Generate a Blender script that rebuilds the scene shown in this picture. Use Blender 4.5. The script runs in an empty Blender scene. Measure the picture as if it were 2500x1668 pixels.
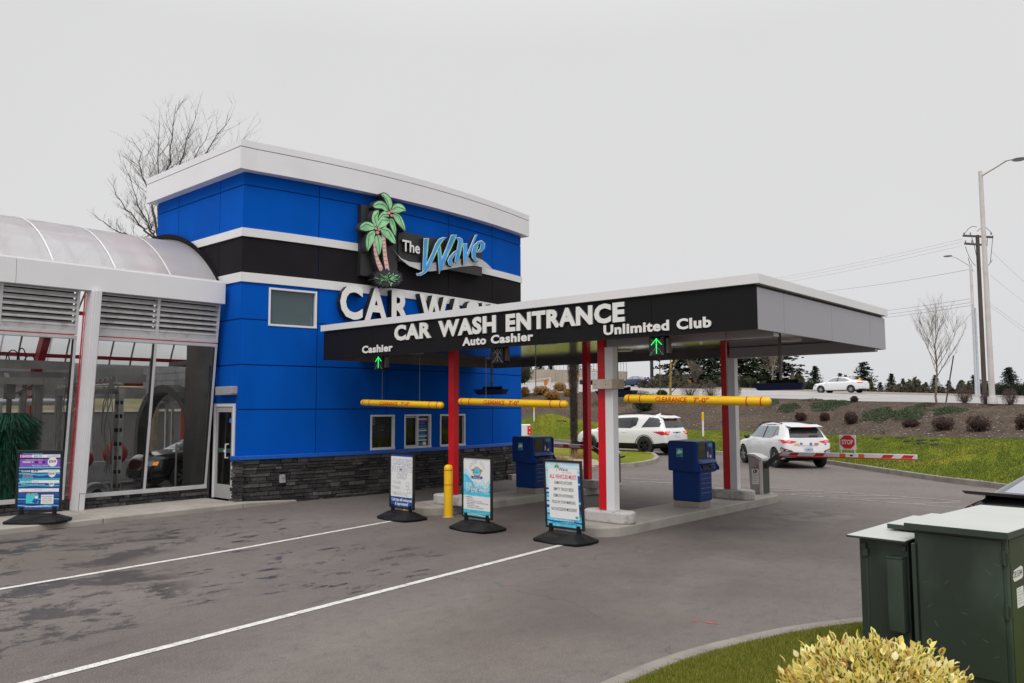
import bpy, bmesh, math, random
from mathutils import Vector, Matrix
from mathutils.bvhtree import BVHTree
R_ = math.radians
rnd = random.Random(7)
scene = bpy.context.scene
COL = scene.collection

# ------------------------------------------------------------------ camera
IW, IH = 2500.0, 1668.0                       # pixel frame the survey was made in
FPX, PITCH, ROLL, YAW = 1964.757, 0.0822536, -0.00399069, 0.7254107
CP = Vector((0, 0, 2.1))
Fv = Vector((-math.sin(YAW)*math.cos(PITCH), math.cos(YAW)*math.cos(PITCH), math.sin(PITCH)))
R0 = Vector((math.cos(YAW), math.sin(YAW), 0)); U0 = R0.cross(Fv)
Rv = math.cos(ROLL)*R0 + math.sin(ROLL)*U0
Uv = -math.sin(ROLL)*R0 + math.cos(ROLL)*U0
cam = bpy.data.cameras.new('camera'); camo = bpy.data.objects.new('camera', cam)
COL.objects.link(camo)
M = Matrix((Rv, Uv, -Fv)).transposed().to_4x4(); M.translation = CP
camo.matrix_world = M
cam.sensor_width = 36.0; cam.lens = FPX*36.0/IW
cam.clip_start = 0.1; cam.clip_end = 6000
scene.camera = camo
scene.render.resolution_x = 1024; scene.render.resolution_y = 683

# ------------------------------------------------------------------ sky, sun, exposure
SUN_EL, SUN_AZ = R_(52), R_(150)
world = bpy.data.worlds.new('World'); scene.world = world; world.use_nodes = True
nt = world.node_tree; nt.nodes.clear()
out = nt.nodes.new('ShaderNodeOutputWorld'); bg = nt.nodes.new('ShaderNodeBackground')
sky = nt.nodes.new('ShaderNodeTexSky'); sky.sky_type = 'NISHITA'; sky.sun_disc = False
sky.sun_elevation = SUN_EL; sky.sun_rotation = SUN_AZ; sky.dust_density = 4.0; sky.ozone_density = 1.0
hs = nt.nodes.new('ShaderNodeHueSaturation'); hs.inputs['Saturation'].default_value = 0.12
nt.links.new(sky.outputs[0], hs.inputs['Color'])
tc = nt.nodes.new('ShaderNodeTexCoord'); sp = nt.nodes.new('ShaderNodeSeparateXYZ')
nt.links.new(tc.outputs['Generated'], sp.inputs[0])
cr = nt.nodes.new('ShaderNodeValToRGB')       # overcast cloud deck: a little brighter towards the zenith
e = cr.color_ramp.elements
e[0].position = 0.0; e[0].color = (7.3, 7.35, 7.6, 1); e[1].position = 1.0; e[1].color = (21.0, 20.6, 20.4, 1)
for q_, c_ in ((0.2, 7.45), (0.42, 7.45), (0.55, 8.8), (0.75, 15.0)): k_ = e.new(q_); k_.color = (c_, c_, c_*1.01, 1)
nt.links.new(sp.outputs['Z'], cr.inputs[0])
cn = nt.nodes.new('ShaderNodeTexNoise'); cn.inputs['Scale'].default_value = 1.6; cn.inputs['Detail'].default_value = 3
nt.links.new(tc.outputs['Generated'], cn.inputs['Vector'])
cm = nt.nodes.new('ShaderNodeMapRange'); cm.inputs['To Min'].default_value = 0.95; cm.inputs['To Max'].default_value = 1.05
nt.links.new(cn.outputs['Fac'], cm.inputs['Value'])
mul = nt.nodes.new('ShaderNodeVectorMath'); mul.operation = 'SCALE'
nt.links.new(cr.outputs[0], mul.inputs[0]); nt.links.new(cm.outputs[0], mul.inputs['Scale'])
mx = nt.nodes.new('ShaderNodeMixRGB'); mx.inputs['Fac'].default_value = 0.93
nt.links.new(hs.outputs[0], mx.inputs['Color1']); nt.links.new(mul.outputs[0], mx.inputs['Color2'])
nt.links.new(mx.outputs[0], bg.inputs['Color']); bg.inputs['Strength'].default_value = 0.1
nt.links.new(bg.outputs[0], out.inputs[0])
sl = bpy.data.lights.new('sun', 'SUN'); sl.energy = 1.35; sl.angle = R_(35); sl.color = (1.0, 0.97, 0.93)
so = bpy.data.objects.new('sun', sl); COL.objects.link(so)
sd = Vector((math.sin(SUN_AZ)*math.cos(SUN_EL), math.cos(SUN_AZ)*math.cos(SUN_EL), math.sin(SUN_EL)))
so.rotation_euler = sd.to_track_quat('Z', 'Y').to_euler(); so.location = (10, -10, 30)
scene.view_settings.view_transform = 'Standard'; scene.view_settings.look = 'None'
scene.view_settings.exposure = 0.0; scene.view_settings.gamma = 1.0
scene.render.engine = 'CYCLES'

# ------------------------------------------------------------------ survey helpers: a pixel and a known plane give a real point
def ray(x, y): return Fv*FPX + Rv*(x-IW/2) - Uv*(y-IH/2)
def gz(x, y, z=0.0): d = ray(x, y); return CP + d*((z-CP.z)/d.z)
def gX(x, y, X): d = ray(x, y); return CP + d*(X/d.x)
def gY(x, y, Y): d = ray(x, y); return CP + d*(Y/d.y)
def dep(x, y, D): return CP + ray(x, y)*(D/FPX)
AX, AY, AR = -37.78, 14.2, 22.0               # the curved facade is an arc of this circle
def FA(s, z, off=0.0):
    a = s/AR; return Vector((AX+(AR+off)*math.cos(a), AY+(AR+off)*math.sin(a), z))
def gS(x, y, off=0.0):
    d = ray(x, y); ox, oy = CP.x-AX, CP.y-AY
    a = d.x*d.x+d.y*d.y; b = 2*(ox*d.x+oy*d.y); c = ox*ox+oy*oy-(AR+off)**2
    t = (-b-math.sqrt(b*b-4*a*c))/(2*a); P = CP+d*t
    return (AR*math.atan2(P.y-AY, P.x-AX), P.z)

# ------------------------------------------------------------------ materials
MATS = {}
def pm(name, col, rough=0.55, metal=0.0, var=0.06, vs=3.0, bump=0.0, bs=60.0, spec=0.5, coat=0.0, emit=None, es=1.0,
       stain=None, sts=0.8, stamt=0.0, stretch=(1, 1, 1), alpha=1.0, fleck=None, fs=120.0, famt=0.0):
    if name in MATS: return MATS[name]
    m = bpy.data.materials.new(name); m.use_nodes = True; t = m.node_tree; L = t.links
    p = t.nodes['Principled BSDF']
    p.inputs['Roughness'].default_value = rough; p.inputs['Metallic'].default_value = metal
    p.inputs['Specular IOR Level'].default_value = spec; p.inputs['Coat Weight'].default_value = coat
    p.inputs['Alpha'].default_value = alpha
    g = t.nodes.new('ShaderNodeNewGeometry')
    mp = t.nodes.new('ShaderNodeMapping'); mp.inputs['Scale'].default_value = stretch
    L.new(g.outputs['Position'], mp.inputs['Vector'])
    n = t.nodes.new('ShaderNodeTexNoise'); n.inputs['Scale'].default_value = vs; n.inputs['Detail'].default_value = 6
    L.new(mp.outputs[0], n.inputs['Vector'])
    r = t.nodes.new('ShaderNodeValToRGB')
    r.color_ramp.elements[0].position = 0.3; r.color_ramp.elements[1].position = 0.7
    r.color_ramp.elements[0].color = tuple(c*(1-var) for c in col)+(1,)
    r.color_ramp.elements[1].color = tuple(min(1, c*(1+var)) for c in col)+(1,)
    L.new(n.outputs['Fac'], r.inputs[0]); cur = r.outputs[0]
    def layer(cur, color, scale, amt, lo, hi, detail=5):
        n2 = t.nodes.new('ShaderNodeTexNoise'); n2.inputs['Scale'].default_value = scale; n2.inputs['Detail'].default_value = detail
        L.new(mp.outputs[0], n2.inputs['Vector'])
        mr = t.nodes.new('ShaderNodeMapRange'); mr.inputs['From Min'].default_value = lo; mr.inputs['From Max'].default_value = hi
        mr.inputs['To Max'].default_value = amt; L.new(n2.outputs['Fac'], mr.inputs['Value'])
        mi = t.nodes.new('ShaderNodeMixRGB'); mi.inputs['Color2'].default_value = tuple(color)+(1,)
        L.new(mr.outputs[0], mi.inputs['Fac']); L.new(cur, mi.inputs['Color1']); return mi.outputs[0]
    if stain: cur = layer(cur, stain, sts, stamt, 0.5, 0.72)
    if fleck: cur = layer(cur, fleck, fs, famt, 0.6, 0.68, 2)
    L.new(cur, p.inputs['Base Color'])
    if bump:
        b = t.nodes.new('ShaderNodeBump'); b.inputs['Strength'].default_value = bump; b.inputs['Distance'].default_value = 0.02
        n3 = t.nodes.new('ShaderNodeTexNoise'); n3.inputs['Scale'].default_value = bs; n3.inputs['Detail'].default_value = 4
        L.new(mp.outputs[0], n3.inputs['Vector']); L.new(n3.outputs['Fac'], b.inputs['Height']); L.new(b.outputs[0], p.inputs['Normal'])
    if emit: p.inputs['Emission Color'].default_value = tuple(emit)+(1,); p.inputs['Emission Strength'].default_value = es
    MATS[name] = m; return m
def leafmat(name, cols, rough=0.6, trans=0.0):
    if name in MATS: return MATS[name]
    m = bpy.data.materials.new(name); m.use_nodes = True; t = m.node_tree
    p = t.nodes['Principled BSDF']; p.inputs['Roughness'].default_value = rough
    g = t.nodes.new('ShaderNodeNewGeometry'); r = t.nodes.new('ShaderNodeValToRGB')
    r.color_ramp.interpolation = 'LINEAR'
    for i in range(len(cols)-2): r.color_ramp.elements.new((i+1)/(len(cols)-1))
    for i, c in enumerate(cols): r.color_ramp.elements[i].color = tuple(c)+(1,)
    t.links.new(g.outputs['Random Per Island'], r.inputs[0]); t.links.new(r.outputs[0], p.inputs['Base Color'])
    if trans:
        o = t.nodes['Material Output']; tr = t.nodes.new('ShaderNodeBsdfTranslucent'); ms = t.nodes.new('ShaderNodeMixShader')
        ms.inputs[0].default_value = trans; t.links.new(r.outputs[0], tr.inputs[0])
        t.links.new(p.outputs[0], ms.inputs[1]); t.links.new(tr.outputs[0], ms.inputs[2]); t.links.new(ms.outputs[0], o.inputs[0])
    MATS[name] = m; return m
def glassmat(name, tint, refl_rough=0.02, opacity=0.25, ior=1.5, dcol=(0.3, 0.32, 0.33)):
    # window glass: mirror-like reflection over a tinted see-through pane
    if name in MATS: return MATS[name]
    m = bpy.data.materials.new(name); m.use_nodes = True; t = m.node_tree; t.nodes.clear(); L = t.links
    o = t.nodes.new('ShaderNodeOutputMaterial'); fr = t.nodes.new('ShaderNodeFresnel'); fr.inputs[0].default_value = ior
    tr = t.nodes.new('ShaderNodeBsdfTransparent'); tr.inputs[0].default_value = tuple(tint)+(1,)
    gl = t.nodes.new('ShaderNodeBsdfGlossy'); gl.inputs['Roughness'].default_value = refl_rough
    df = t.nodes.new('ShaderNodeBsdfDiffuse'); df.inputs[0].default_value = tuple(dcol)+(1,)
    m1 = t.nodes.new('ShaderNodeMixShader'); m1.inputs[0].default_value = opacity
    L.new(tr.outputs[0], m1.inputs[1]); L.new(df.outputs[0], m1.inputs[2])
    m2 = t.nodes.new('ShaderNodeMixShader'); L.new(fr.outputs[0], m2.inputs[0]); L.new(m1.outputs[0], m2.inputs[1]); L.new(gl.outputs[0], m2.inputs[2])
    L.new(m2.outputs[0], o.inputs[0]); MATS[name] = m; return m

# ------------------------------------------------------------------ objects
def tag(o, label=None, cat=None, group=None, kind=None):
    if label: o['label'] = label
    if cat: o['category'] = cat
    if group: o['group'] = group
    if kind: o['kind'] = kind
    return o
def thing(name, label, cat, loc=(0, 0, 0), rotz=0.0, group=None):
    o = bpy.data.objects.new(name, None); o.empty_display_size = 0.3; COL.objects.link(o)
    o.location = loc; o.rotation_euler = (0, 0, rotz); return tag(o, label, cat, group)
def copy_tree(o, parent=None, loc=None, rotz=None, label=None):
    c = o.copy(); COL.objects.link(c); c.parent = parent
    if loc is not None: c.location = loc
    if rotz is not None: c.rotation_euler = (0, 0, rotz)
    if label: c['label'] = label
    for ch in list(o.children): copy_tree(ch, c)
    return c
def wloc(o):
    v = Vector((0, 0, 0))
    while o: v += o.location; o = o.parent
    return v
class MB:
    def __init__(s): s.v = []; s.f = []; s.m = []
    def each(s, name, mats, parent=None, **kw):
        """build every separate piece as an object of its own"""
        par = list(range(len(s.v)))
        def find(a):
            while par[a] != a: par[a] = par[par[a]]; a = par[a]
            return a
        for f in s.f:
            for i in f[1:]: par[find(i)] = find(f[0])
        groups = {}
        for f, m in zip(s.f, s.m): groups.setdefault(find(f[0]), []).append((f, m))
        res = []
        for g in groups.values():
            q = MB(); ix = {}
            for f, m in g:
                for i in f:
                    if i not in ix: ix[i] = len(q.v); q.v.append(s.v[i])
                q.f.append([ix[i] for i in f]); q.m.append(m)
            res.append(q.build(name, mats, parent, **kw))
        return res
    def add(s, vs, fs, mi=0):
        b = len(s.v); s.v += [tuple(v) for v in vs]
        s.f += [[b+i for i in f] for f in fs]; s.m += [mi]*len(fs); return s
    def box(s, x0, x1, y0, y1, z0, z1, mi=0):
        x0, x1 = min(x0, x1), max(x0, x1); y0, y1 = min(y0, y1), max(y0, y1)
        return s.add([(x0,y0,z0),(x1,y0,z0),(x1,y1,z0),(x0,y1,z0),(x0,y0,z1),(x1,y0,z1),(x1,y1,z1),(x0,y1,z1)],
                     [(0,3,2,1),(4,5,6,7),(0,1,5,4),(1,2,6,5),(2,3,7,6),(3,0,4,7)], mi)
    def hexa(s, p, mi=0): # 8 points: bottom ring then top ring
        return s.add(p, [(0,3,2,1),(4,5,6,7),(0,1,5,4),(1,2,6,5),(2,3,7,6),(3,0,4,7)], mi)
    def bar(s, a, b, w, h, mi=0, up=(0, 0, 1)):
        a, b = Vector(a), Vector(b); d = (b-a).normalized(); u = Vector(up)
        if abs(d.dot(u)) > 0.99: u = Vector((1, 0, 0))
        r = d.cross(u).normalized()*w/2; u = r.cross(d).normalized()*h/2
        return s.hexa([a-r-u, a+r-u, b+r-u, b-r-u, a-r+u, a+r+u, b+r+u, b-r+u], mi)
    def tube(s, a, b, r0, r1=None, n=10, mi=0, cap=True):
        r1 = r0 if r1 is None else r1; a, b = Vector(a), Vector(b); d = (b-a)
        if d.length < 1e-6: return s
        d.normalize(); u = Vector((0, 0, 1)) if abs(d.z) < 0.95 else Vector((1, 0, 0))
        r = d.cross(u).normalized(); u = r.cross(d); vs = []
        for c, rr in ((a, r0), (b, r1)):
            for i in range(n):
                t = 2*math.pi*i/n; vs.append(c+r*rr*math.cos(t)+u*rr*math.sin(t))
        fs = [(i, (i+1) % n, n+(i+1) % n, n+i) for i in range(n)]
        if cap: fs += [tuple(range(n-1, -1, -1)), tuple(range(n, 2*n))]
        return s.add(vs, fs, mi)
    def path(s, pts, r, n=8, mi=0):
        for a, b in zip(pts, pts[1:]): s.tube(a, b, r, r, n, mi)
        return s
    def prism(s, poly, fn, d0, d1, mi=0, side=None):
        n = len(poly); vs = [fn(p[0], p[1], d0) for p in poly]+[fn(p[0], p[1], d1) for p in poly]
        s.add(vs, [tuple(range(n-1, -1, -1)), tuple(range(n, 2*n))], mi)
        b = len(s.v)-2*n; k = mi if side is None else side
        for i in range(n): s.f.append([b+i, b+(i+1) % n, b+n+(i+1) % n, b+n+i]); s.m.append(k)
        return s
    def lathe(s, prof, c=(0, 0, 0), n=20, mi=0, axis='Z'):
        vs = []
        for r, h in prof:
            for i in range(n):
                t = 2*math.pi*i/n; a, b = r*math.cos(t), r*math.sin(t)
                p = (a, b, h) if axis == 'Z' else ((h, a, b) if axis == 'X' else (b, h, a))
                vs.append((p[0]+c[0], p[1]+c[1], p[2]+c[2]))
        fs = []
        for k in range(len(prof)-1):
            for i in range(n): fs.append((k*n+i, k*n+(i+1) % n, (k+1)*n+(i+1) % n, (k+1)*n+i))
        return s.add(vs, fs, mi)
    def ball(s, c, r, n=10, mi=0, sc=(1, 1, 1)):
        prof = [(r*math.sin(math.pi*k/n)+1e-4, -r*math.cos(math.pi*k/n)) for k in range(n+1)]
        b = len(s.v); s.lathe(prof, (0, 0, 0), n+4, mi)
        for i in range(b, len(s.v)):
            v = s.v[i]; s.v[i] = (v[0]*sc[0]+c[0], v[1]*sc[1]+c[1], v[2]*sc[2]+c[2])
        return s
    def grid(s, fn, nu, nv, mi=0, close=False):
        vs = [fn(i/(nu-1), j/(nv-1)) for i in range(nu) for j in range(nv)]
        fs = [(i*nv+j, (i+1)*nv+j, (i+1)*nv+j+1, i*nv+j+1) for i in range(nu-1) for j in range(nv-1)]
        return s.add(vs, fs, mi)
    def build(s, name, mats, parent=None, smooth=False, bevel=0.0, world=False, seg=2, fixn=True, angle=35, link=True):
        me = bpy.data.meshes.new(name)
        vs = s.v
        if parent is not None and world:
            w = wloc(parent); vs = [(v[0]-w.x, v[1]-w.y, v[2]-w.z) for v in vs]
        me.from_pydata(vs, [], s.f)
        for mm in (mats if isinstance(mats, (list, tuple)) else [mats]): me.materials.append(mm)
        if len(me.materials) > 1: me.polygons.foreach_set('material_index', s.m)
        if fixn:
            bm = bmesh.new(); bm.from_mesh(me); bmesh.ops.recalc_face_normals(bm, faces=bm.faces); bm.to_mesh(me); bm.free()
        if smooth:
            me.polygons.foreach_set('use_smooth', [True]*len(me.polygons)); me.set_sharp_from_angle(angle=R_(angle))
        me.update()
        o = bpy.data.objects.new(name, me)
        if link: COL.objects.link(o)
        if parent is not None: o.parent = parent
        if bevel:
            b = o.modifiers.new('bevel', 'BEVEL'); b.width = bevel; b.segments = seg; b.limit_method = 'ANGLE'; b.angle_limit = R_(40)
        return o
def lerp(a, b, t): return a+(b-a)*t
def interp(tab, x):
    if x <= tab[0][0]: return tab[0][1]
    for (a, va), (b, vb) in zip(tab, tab[1:]):
        if x <= b: return va+(vb-va)*(x-a)/(b-a) if b > a else vb
    return tab[-1][1]
_fc = [0]
def textdata(body, bold=0.0, space=1.0):
    """flat glyph mesh of a line of text as (verts, faces), origin at left baseline, cap height 1"""
    cu = bpy.data.curves.new('t', 'FONT'); cu.body = body; cu.size = 1.0; cu.offset = bold; cu.space_character = space
    cu.resolution_u = 3; cu.fill_mode = 'FRONT'
    o = bpy.data.objects.new('t', cu); COL.objects.link(o)
    dg = bpy.context.evaluated_depsgraph_get(); me = bpy.data.meshes.new_from_object(o.evaluated_get(dg))
    vs = [v.co.copy() for v in me.vertices]; fs = [tuple(p.vertices) for p in me.polygons]
    bpy.data.objects.remove(o); bpy.data.curves.remove(cu); bpy.data.meshes.remove(me)
    return vs, fs
def text(mb, body, fn, x0, x1, z0, h, d0, d1=None, bold=0.0, mi=0, side=None, space=1.0, slant=0.0, slices=0):
    """lay text between x0..x1 on the surface fn(x, z, depth); cap height h, baseline z0; solid if d1 is given"""
    vs, fs = textdata(body, bold, space)
    if not vs: return
    if slices:                                # cut the glyphs so they can wrap a tube
        bm = bmesh.new(); bv_ = [bm.verts.new(v) for v in vs]
        for f in fs:
            try: bm.faces.new([bv_[i] for i in f])
            except ValueError: pass
        for k in range(1, slices):
            bmesh.ops.bisect_plane(bm, geom=bm.verts[:]+bm.edges[:]+bm.faces[:], plane_co=(0, -.02+.75*k/slices, 0), plane_no=(0, 1, 0))
        bm.verts.index_update(); vs = [v.co.copy() for v in bm.verts]; fs = [tuple(l.vert.index for l in f.loops) for f in bm.faces]; bm.free()
    mnx = min(v.x for v in vs); mxx = max(v.x for v in vs); sx = (x1-x0)/max(1e-6, mxx-mnx)
    cap = 0.70; sz = h/cap; P = [(x0+(v.x-mnx)*sx+slant*v.y*sz, z0+v.y*sz) for v in vs]
    if d1 is None: mb.add([fn(p[0], p[1], d0) for p in P], fs, mi); return
    n = len(P); mb.add([fn(p[0], p[1], d1) for p in P]+[fn(p[0], p[1], d0) for p in P], fs, mi)
    b = len(mb.v)-2*n; cnt = {}
    for f in fs:
        for i in range(len(f)):
            k = (f[i], f[(i+1) % len(f)]); cnt[k] = 1
    for (a, c) in list(cnt):
        if (c, a) not in cnt: mb.f.append([b+c, b+a, b+n+a, b+n+c]); mb.m.append(mi if side is None else side)

# palette
WHT = pm('white_paint', (0.72, 0.715, 0.72), 0.42, var=0.03, vs=0.7, stain=(0.55, 0.53, 0.50), sts=1.5, stamt=0.12)
ALU = pm('silver_panel', (0.75, 0.74, 0.765), 0.38, var=0.03, vs=0.5, stain=(0.5, 0.48, 0.47), sts=0.9, stamt=0.10)
GRYP = pm('grey_panel', (0.30, 0.284, 0.312), 0.36, var=0.03, vs=0.5, stain=(0.33, 0.31, 0.33), sts=0.9, stamt=0.15)
BLU = pm('blue_stucco', (0.0, 0.088, 0.47), 0.85, var=0.07, vs=1.2, bump=0.12, bs=220, stain=(0.0, 0.066, 0.36), sts=1.1, stamt=0.5, spec=0.08, stretch=(1, 1, .35))
BLUG = pm('blue_groove', (0.002, 0.03, 0.14), 0.8, spec=0.2)
BLK = pm('black_panel', (0.010, 0.0095, 0.0105), 0.55, var=0.1, vs=1.0, bump=0.05, bs=200, spec=0.15)
BLKB = pm('black_stucco', (0.016, 0.0145, 0.0165), 0.8, var=0.15, vs=1.0, bump=0.12, bs=220, spec=0.1)
BLKP = pm('black_plastic', (0.007, 0.007, 0.0075), 0.55, var=0.2, vs=6, bump=0.05, bs=90, stain=(0.03, 0.03, 0.03), sts=5, stamt=0.25, spec=0.25)
RED = pm('red_paint', (0.62, 0.004, 0.012), 0.35, var=0.08, vs=2, stain=(0.40, 0.01, 0.01), sts=3, stamt=0.3)
REDD = pm('red_steel', (0.33, 0.012, 0.02), 0.5, var=0.2, vs=3, stain=(0.2, 0.02, 0.02), sts=5, stamt=0.5)
YEL = pm('yellow_plastic', (0.86, 0.50, 0.004), 0.4, var=0.05, vs=3, stain=(0.6, 0.36, 0.02), sts=6, stamt=0.25)
REDT = pm('red_vinyl', (0.55, 0.02, 0.01), 0.5)
STEEL = pm('stainless', (0.42, 0.41, 0.40), 0.32, metal=0.85, var=0.15, vs=5, stain=(0.2, 0.18, 0.16), sts=4, stamt=0.6)
STEELD = pm('dull_steel', (0.16, 0.15, 0.14), 0.5, metal=0.6, var=0.3, vs=6)
DARK = pm('dark_void', (0.010, 0.010, 0.011), 0.9, var=0.2)
INT = pm('interior_grey', (0.12, 0.11, 0.11), 0.7, var=0.2, vs=1.5, stain=(0.06, 0.055, 0.055), sts=0.9, stamt=0.6)
CONC = pm('concrete', (0.36, 0.335, 0.30), 0.85, var=0.12, vs=1.5, bump=0.15, bs=90, stain=(0.22, 0.19, 0.16), sts=2.2, stamt=0.55, fleck=(0.5, 0.48, 0.44), fs=160, famt=0.3)
CONCW = pm('painted_concrete', (0.52, 0.50, 0.48), 0.8, var=0.12, vs=4, bump=0.25, bs=50, stain=(0.20, 0.18, 0.16), sts=8, stamt=0.7)
SIGNW = pm('sign_white', (0.78, 0.78, 0.77), 0.4, var=0.02)
LETW = pm('letter_white', (0.76, 0.75, 0.72), 0.45, var=0.03, vs=4)
INK = pm('ink_black', (0.012, 0.012, 0.014), 0.6)
RUB = pm('rubber', (0.012, 0.012, 0.012), 0.75, var=0.2, vs=8)
GLS = glassmat('window_glass', (0.90, 0.92, 0.92), opacity=0.0, ior=1.22)
GLD = glassmat('dim_glass', (0.62, 0.66, 0.66), opacity=0.02, ior=1.3)
# ================================================================== GROUND
def asphalt():
    m = bpy.data.materials.new('asphalt'); m.use_nodes = True; t = m.node_tree; L = t.links; p = t.nodes['Principled BSDF']
    g = t.nodes.new('ShaderNodeNewGeometry')
    def noise(sc, det=5, st=(1, 1, 1), rot=0, loc=(0, 0, 0), rough=0.5, dist=0):
        mp = t.nodes.new('ShaderNodeMapping'); mp.inputs['Scale'].default_value = st; mp.inputs['Rotation'].default_value = (0, 0, rot); mp.inputs['Location'].default_value = loc
        L.new(g.outputs['Position'], mp.inputs[0]); n = t.nodes.new('ShaderNodeTexNoise')
        n.inputs['Scale'].default_value = sc; n.inputs['Detail'].default_value = det; n.inputs['Roughness'].default_value = rough; n.inputs['Distortion'].default_value = dist
        L.new(mp.outputs[0], n.inputs['Vector']); return n.outputs['Fac']
    def mr(v, a, b, c=0.0, d=1.0):
        n = t.nodes.new('ShaderNodeMapRange'); n.inputs['From Min'].default_value = a; n.inputs['From Max'].default_value = b
        n.inputs['To Min'].default_value = c; n.inputs['To Max'].default_value = d; L.new(v, n.inputs['Value']); return n.outputs[0]
    def math_(op, a, b):
        n = t.nodes.new('ShaderNodeMath'); n.operation = op
        for i, v in enumerate((a, b)):
            if isinstance(v, (int, float)): n.inputs[i].default_value = v
            else: L.new(v, n.inputs[i])
        return n.outputs[0]
    def mix(a, colb, f, mode='MIX'):
        n = t.nodes.new('ShaderNodeMixRGB'); n.blend_type = mode
        L.new(f, n.inputs[0]) if not isinstance(f, float) else setattr(n.inputs[0], 'default_value', f)
        if isinstance(a, tuple): n.inputs[1].default_value = a+(1,)
        else: L.new(a, n.inputs[1])
        if isinstance(colb, tuple): n.inputs[2].default_value = colb+(1,)
        else: L.new(colb, n.inputs[2])
        return n.outputs[0]
    c = mix((0.122, 0.103, 0.095), (0.170, 0.147, 0.135), mr(noise(0.35, 6), 0.3, 0.7))
    c = mix(c, (0.20, 0.18, 0.165), mr(noise(5.5, 8, (1, .6, 1), .2, (2, 7, 0), .7), 0.50, 0.72, 0, 0.45))
    c = mix(c, (0.070, 0.060, 0.058), mr(noise(7.5, 8, (1, .6, 1), .2, (9, 7, 0), .7), 0.50, 0.70, 0, 0.5))
    c = mix(c, (0.078, 0.066, 0.064), mr(noise(0.22, 4, (1, 0.25, 1), 0.1, (4, 2, 0)), 0.50, 0.68, 0, 0.55))   # wheel lanes
    c = mix(c, (0.112, 0.088, 0.070), mr(noise(0.16, 5, (1.0, 1.6, 1), 0.4, (9, 3, 0)), 0.50, 0.66, 0, 0.5))   # brownish patches
    c = mix(c, (0.32, 0.30, 0.28), mr(noise(75, 3), 0.56, 0.68, 0, 0.5))                                     # stone grains
    c = mix(c, (0.045, 0.04, 0.038), mr(noise(85, 3, loc=(5, 5, 0)), 0.55, 0.68, 0, 0.6))
    s = t.nodes.new('ShaderNodeSeparateXYZ'); L.new(g.outputs['Position'], s.inputs[0])
    def spot(x, y, rx, ry):
        dx = math_('DIVIDE', math_('SUBTRACT', s.outputs[0], x), rx); dy = math_('DIVIDE', math_('SUBTRACT', s.outputs[1], y), ry)
        d = math_('ADD', math_('MULTIPLY', dx, dx), math_('MULTIPLY', dy, dy)); return mr(d, 0.1, 1.0, 1.0, 0.0)
    wet = noise(1.3, 12, (1.0, 0.6, 1), 0.5, (3, 1, 0), 0.78, 0.2)
    wm = math_('MULTIPLY', mr(wet, 0.512, 0.535), mr(math_('ADD', spot(-10.6, 2.6, 3.4, 2.7), spot(-13.4, 4.6, 2.0, 2.4)), 0.10, 0.45))
    wet2 = noise(4.2, 12, (1, 0.4, 1), 0.5, (7, 1, 0), 0.75, 0.15)
    wm2 = math_('MULTIPLY', mr(wet2, 0.56, 0.585), mr(math_('ADD', spot(-13.3, 7.0, 2.6, 2.4), spot(-9.2, 6.2, 2.2, 2.6)), 0.15, 0.6))
    wm = math_('MAXIMUM', wm, wm2); c = mix(c, (0.024, 0.020, 0.020), math_('MULTIPLY', wm, 0.80))
    lt = math_('MULTIPLY', spot(-6.2, 15.6, 0.9, 1.5), mr(noise(2.5, 5, loc=(1, 8, 0)), 0.40, 0.58)); c = mix(c, (0.25, 0.225, 0.20), math_('MULTIPLY', lt, 0.75))
    lt = math_('MULTIPLY', spot(-9.9, 14.2, 0.8, 2.0), mr(noise(2.5, 5, loc=(3, 8, 0)), 0.45, 0.6)); c = mix(c, (0.22, 0.20, 0.18), math_('MULTIPLY', lt, 0.6))
    oil = math_('MULTIPLY', math_('ADD', spot(-6.3, 14.0, 0.9, 3.2), spot(-9.9, 13.5, 1.1, 3.5)), mr(noise(0.8, 5, loc=(8, 8, 0)), 0.35, 0.6)); c = mix(c, (0.05, 0.043, 0.041), math_('MULTIPLY', oil, 0.55))
    ck = t.nodes.new('ShaderNodeTexVoronoi'); ck.feature = 'DISTANCE_TO_EDGE'; ck.inputs['Scale'].default_value = 0.23
    ckm = t.nodes.new('ShaderNodeMapping'); ckn = t.nodes.new('ShaderNodeTexNoise'); ckn.inputs['Scale'].default_value = 1.6; ckn.inputs['Detail'].default_value = 6; L.new(g.outputs['Position'], ckn.inputs['Vector'])
    cka = t.nodes.new('ShaderNodeVectorMath'); cka.operation = 'MULTIPLY_ADD'; cka.inputs[1].default_value = (.9, .9, 0); L.new(ckn.outputs['Color'], cka.inputs[0]); L.new(g.outputs['Position'], cka.inputs[2]); L.new(cka.outputs[0], ck.inputs['Vector'])
    crk = math_('MULTIPLY', mr(ck.outputs['Distance'], 0.0, 0.0035, 1.0, 0.0), mr(noise(0.7, 3, loc=(2, 2, 0)), 0.48, 0.58)); c = mix(c, (0.03, 0.026, 0.025), math_('MULTIPLY', crk, 0.7))
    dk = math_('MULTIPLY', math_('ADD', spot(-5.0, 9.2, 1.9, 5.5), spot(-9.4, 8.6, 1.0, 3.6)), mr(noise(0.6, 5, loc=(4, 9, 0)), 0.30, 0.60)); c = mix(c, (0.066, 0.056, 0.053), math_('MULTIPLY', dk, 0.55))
    # darker older lane strip in front of the building
    old = mr(noise(0.5, 5, loc=(0, 4, 0)), 0.35, 0.65, 0.15, 0.5)
    L.new(c, p.inputs['Base Color'])
    rr = mr(wm, 0, 1, 0.82, 0.30); L.new(rr, p.inputs['Roughness']); p.inputs['Specular IOR Level'].default_value = 0.35
    b = t.nodes.new('ShaderNodeBump'); b.inputs['Strength'].default_value = 0.35; b.inputs['Distance'].default_value = 0.01
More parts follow.
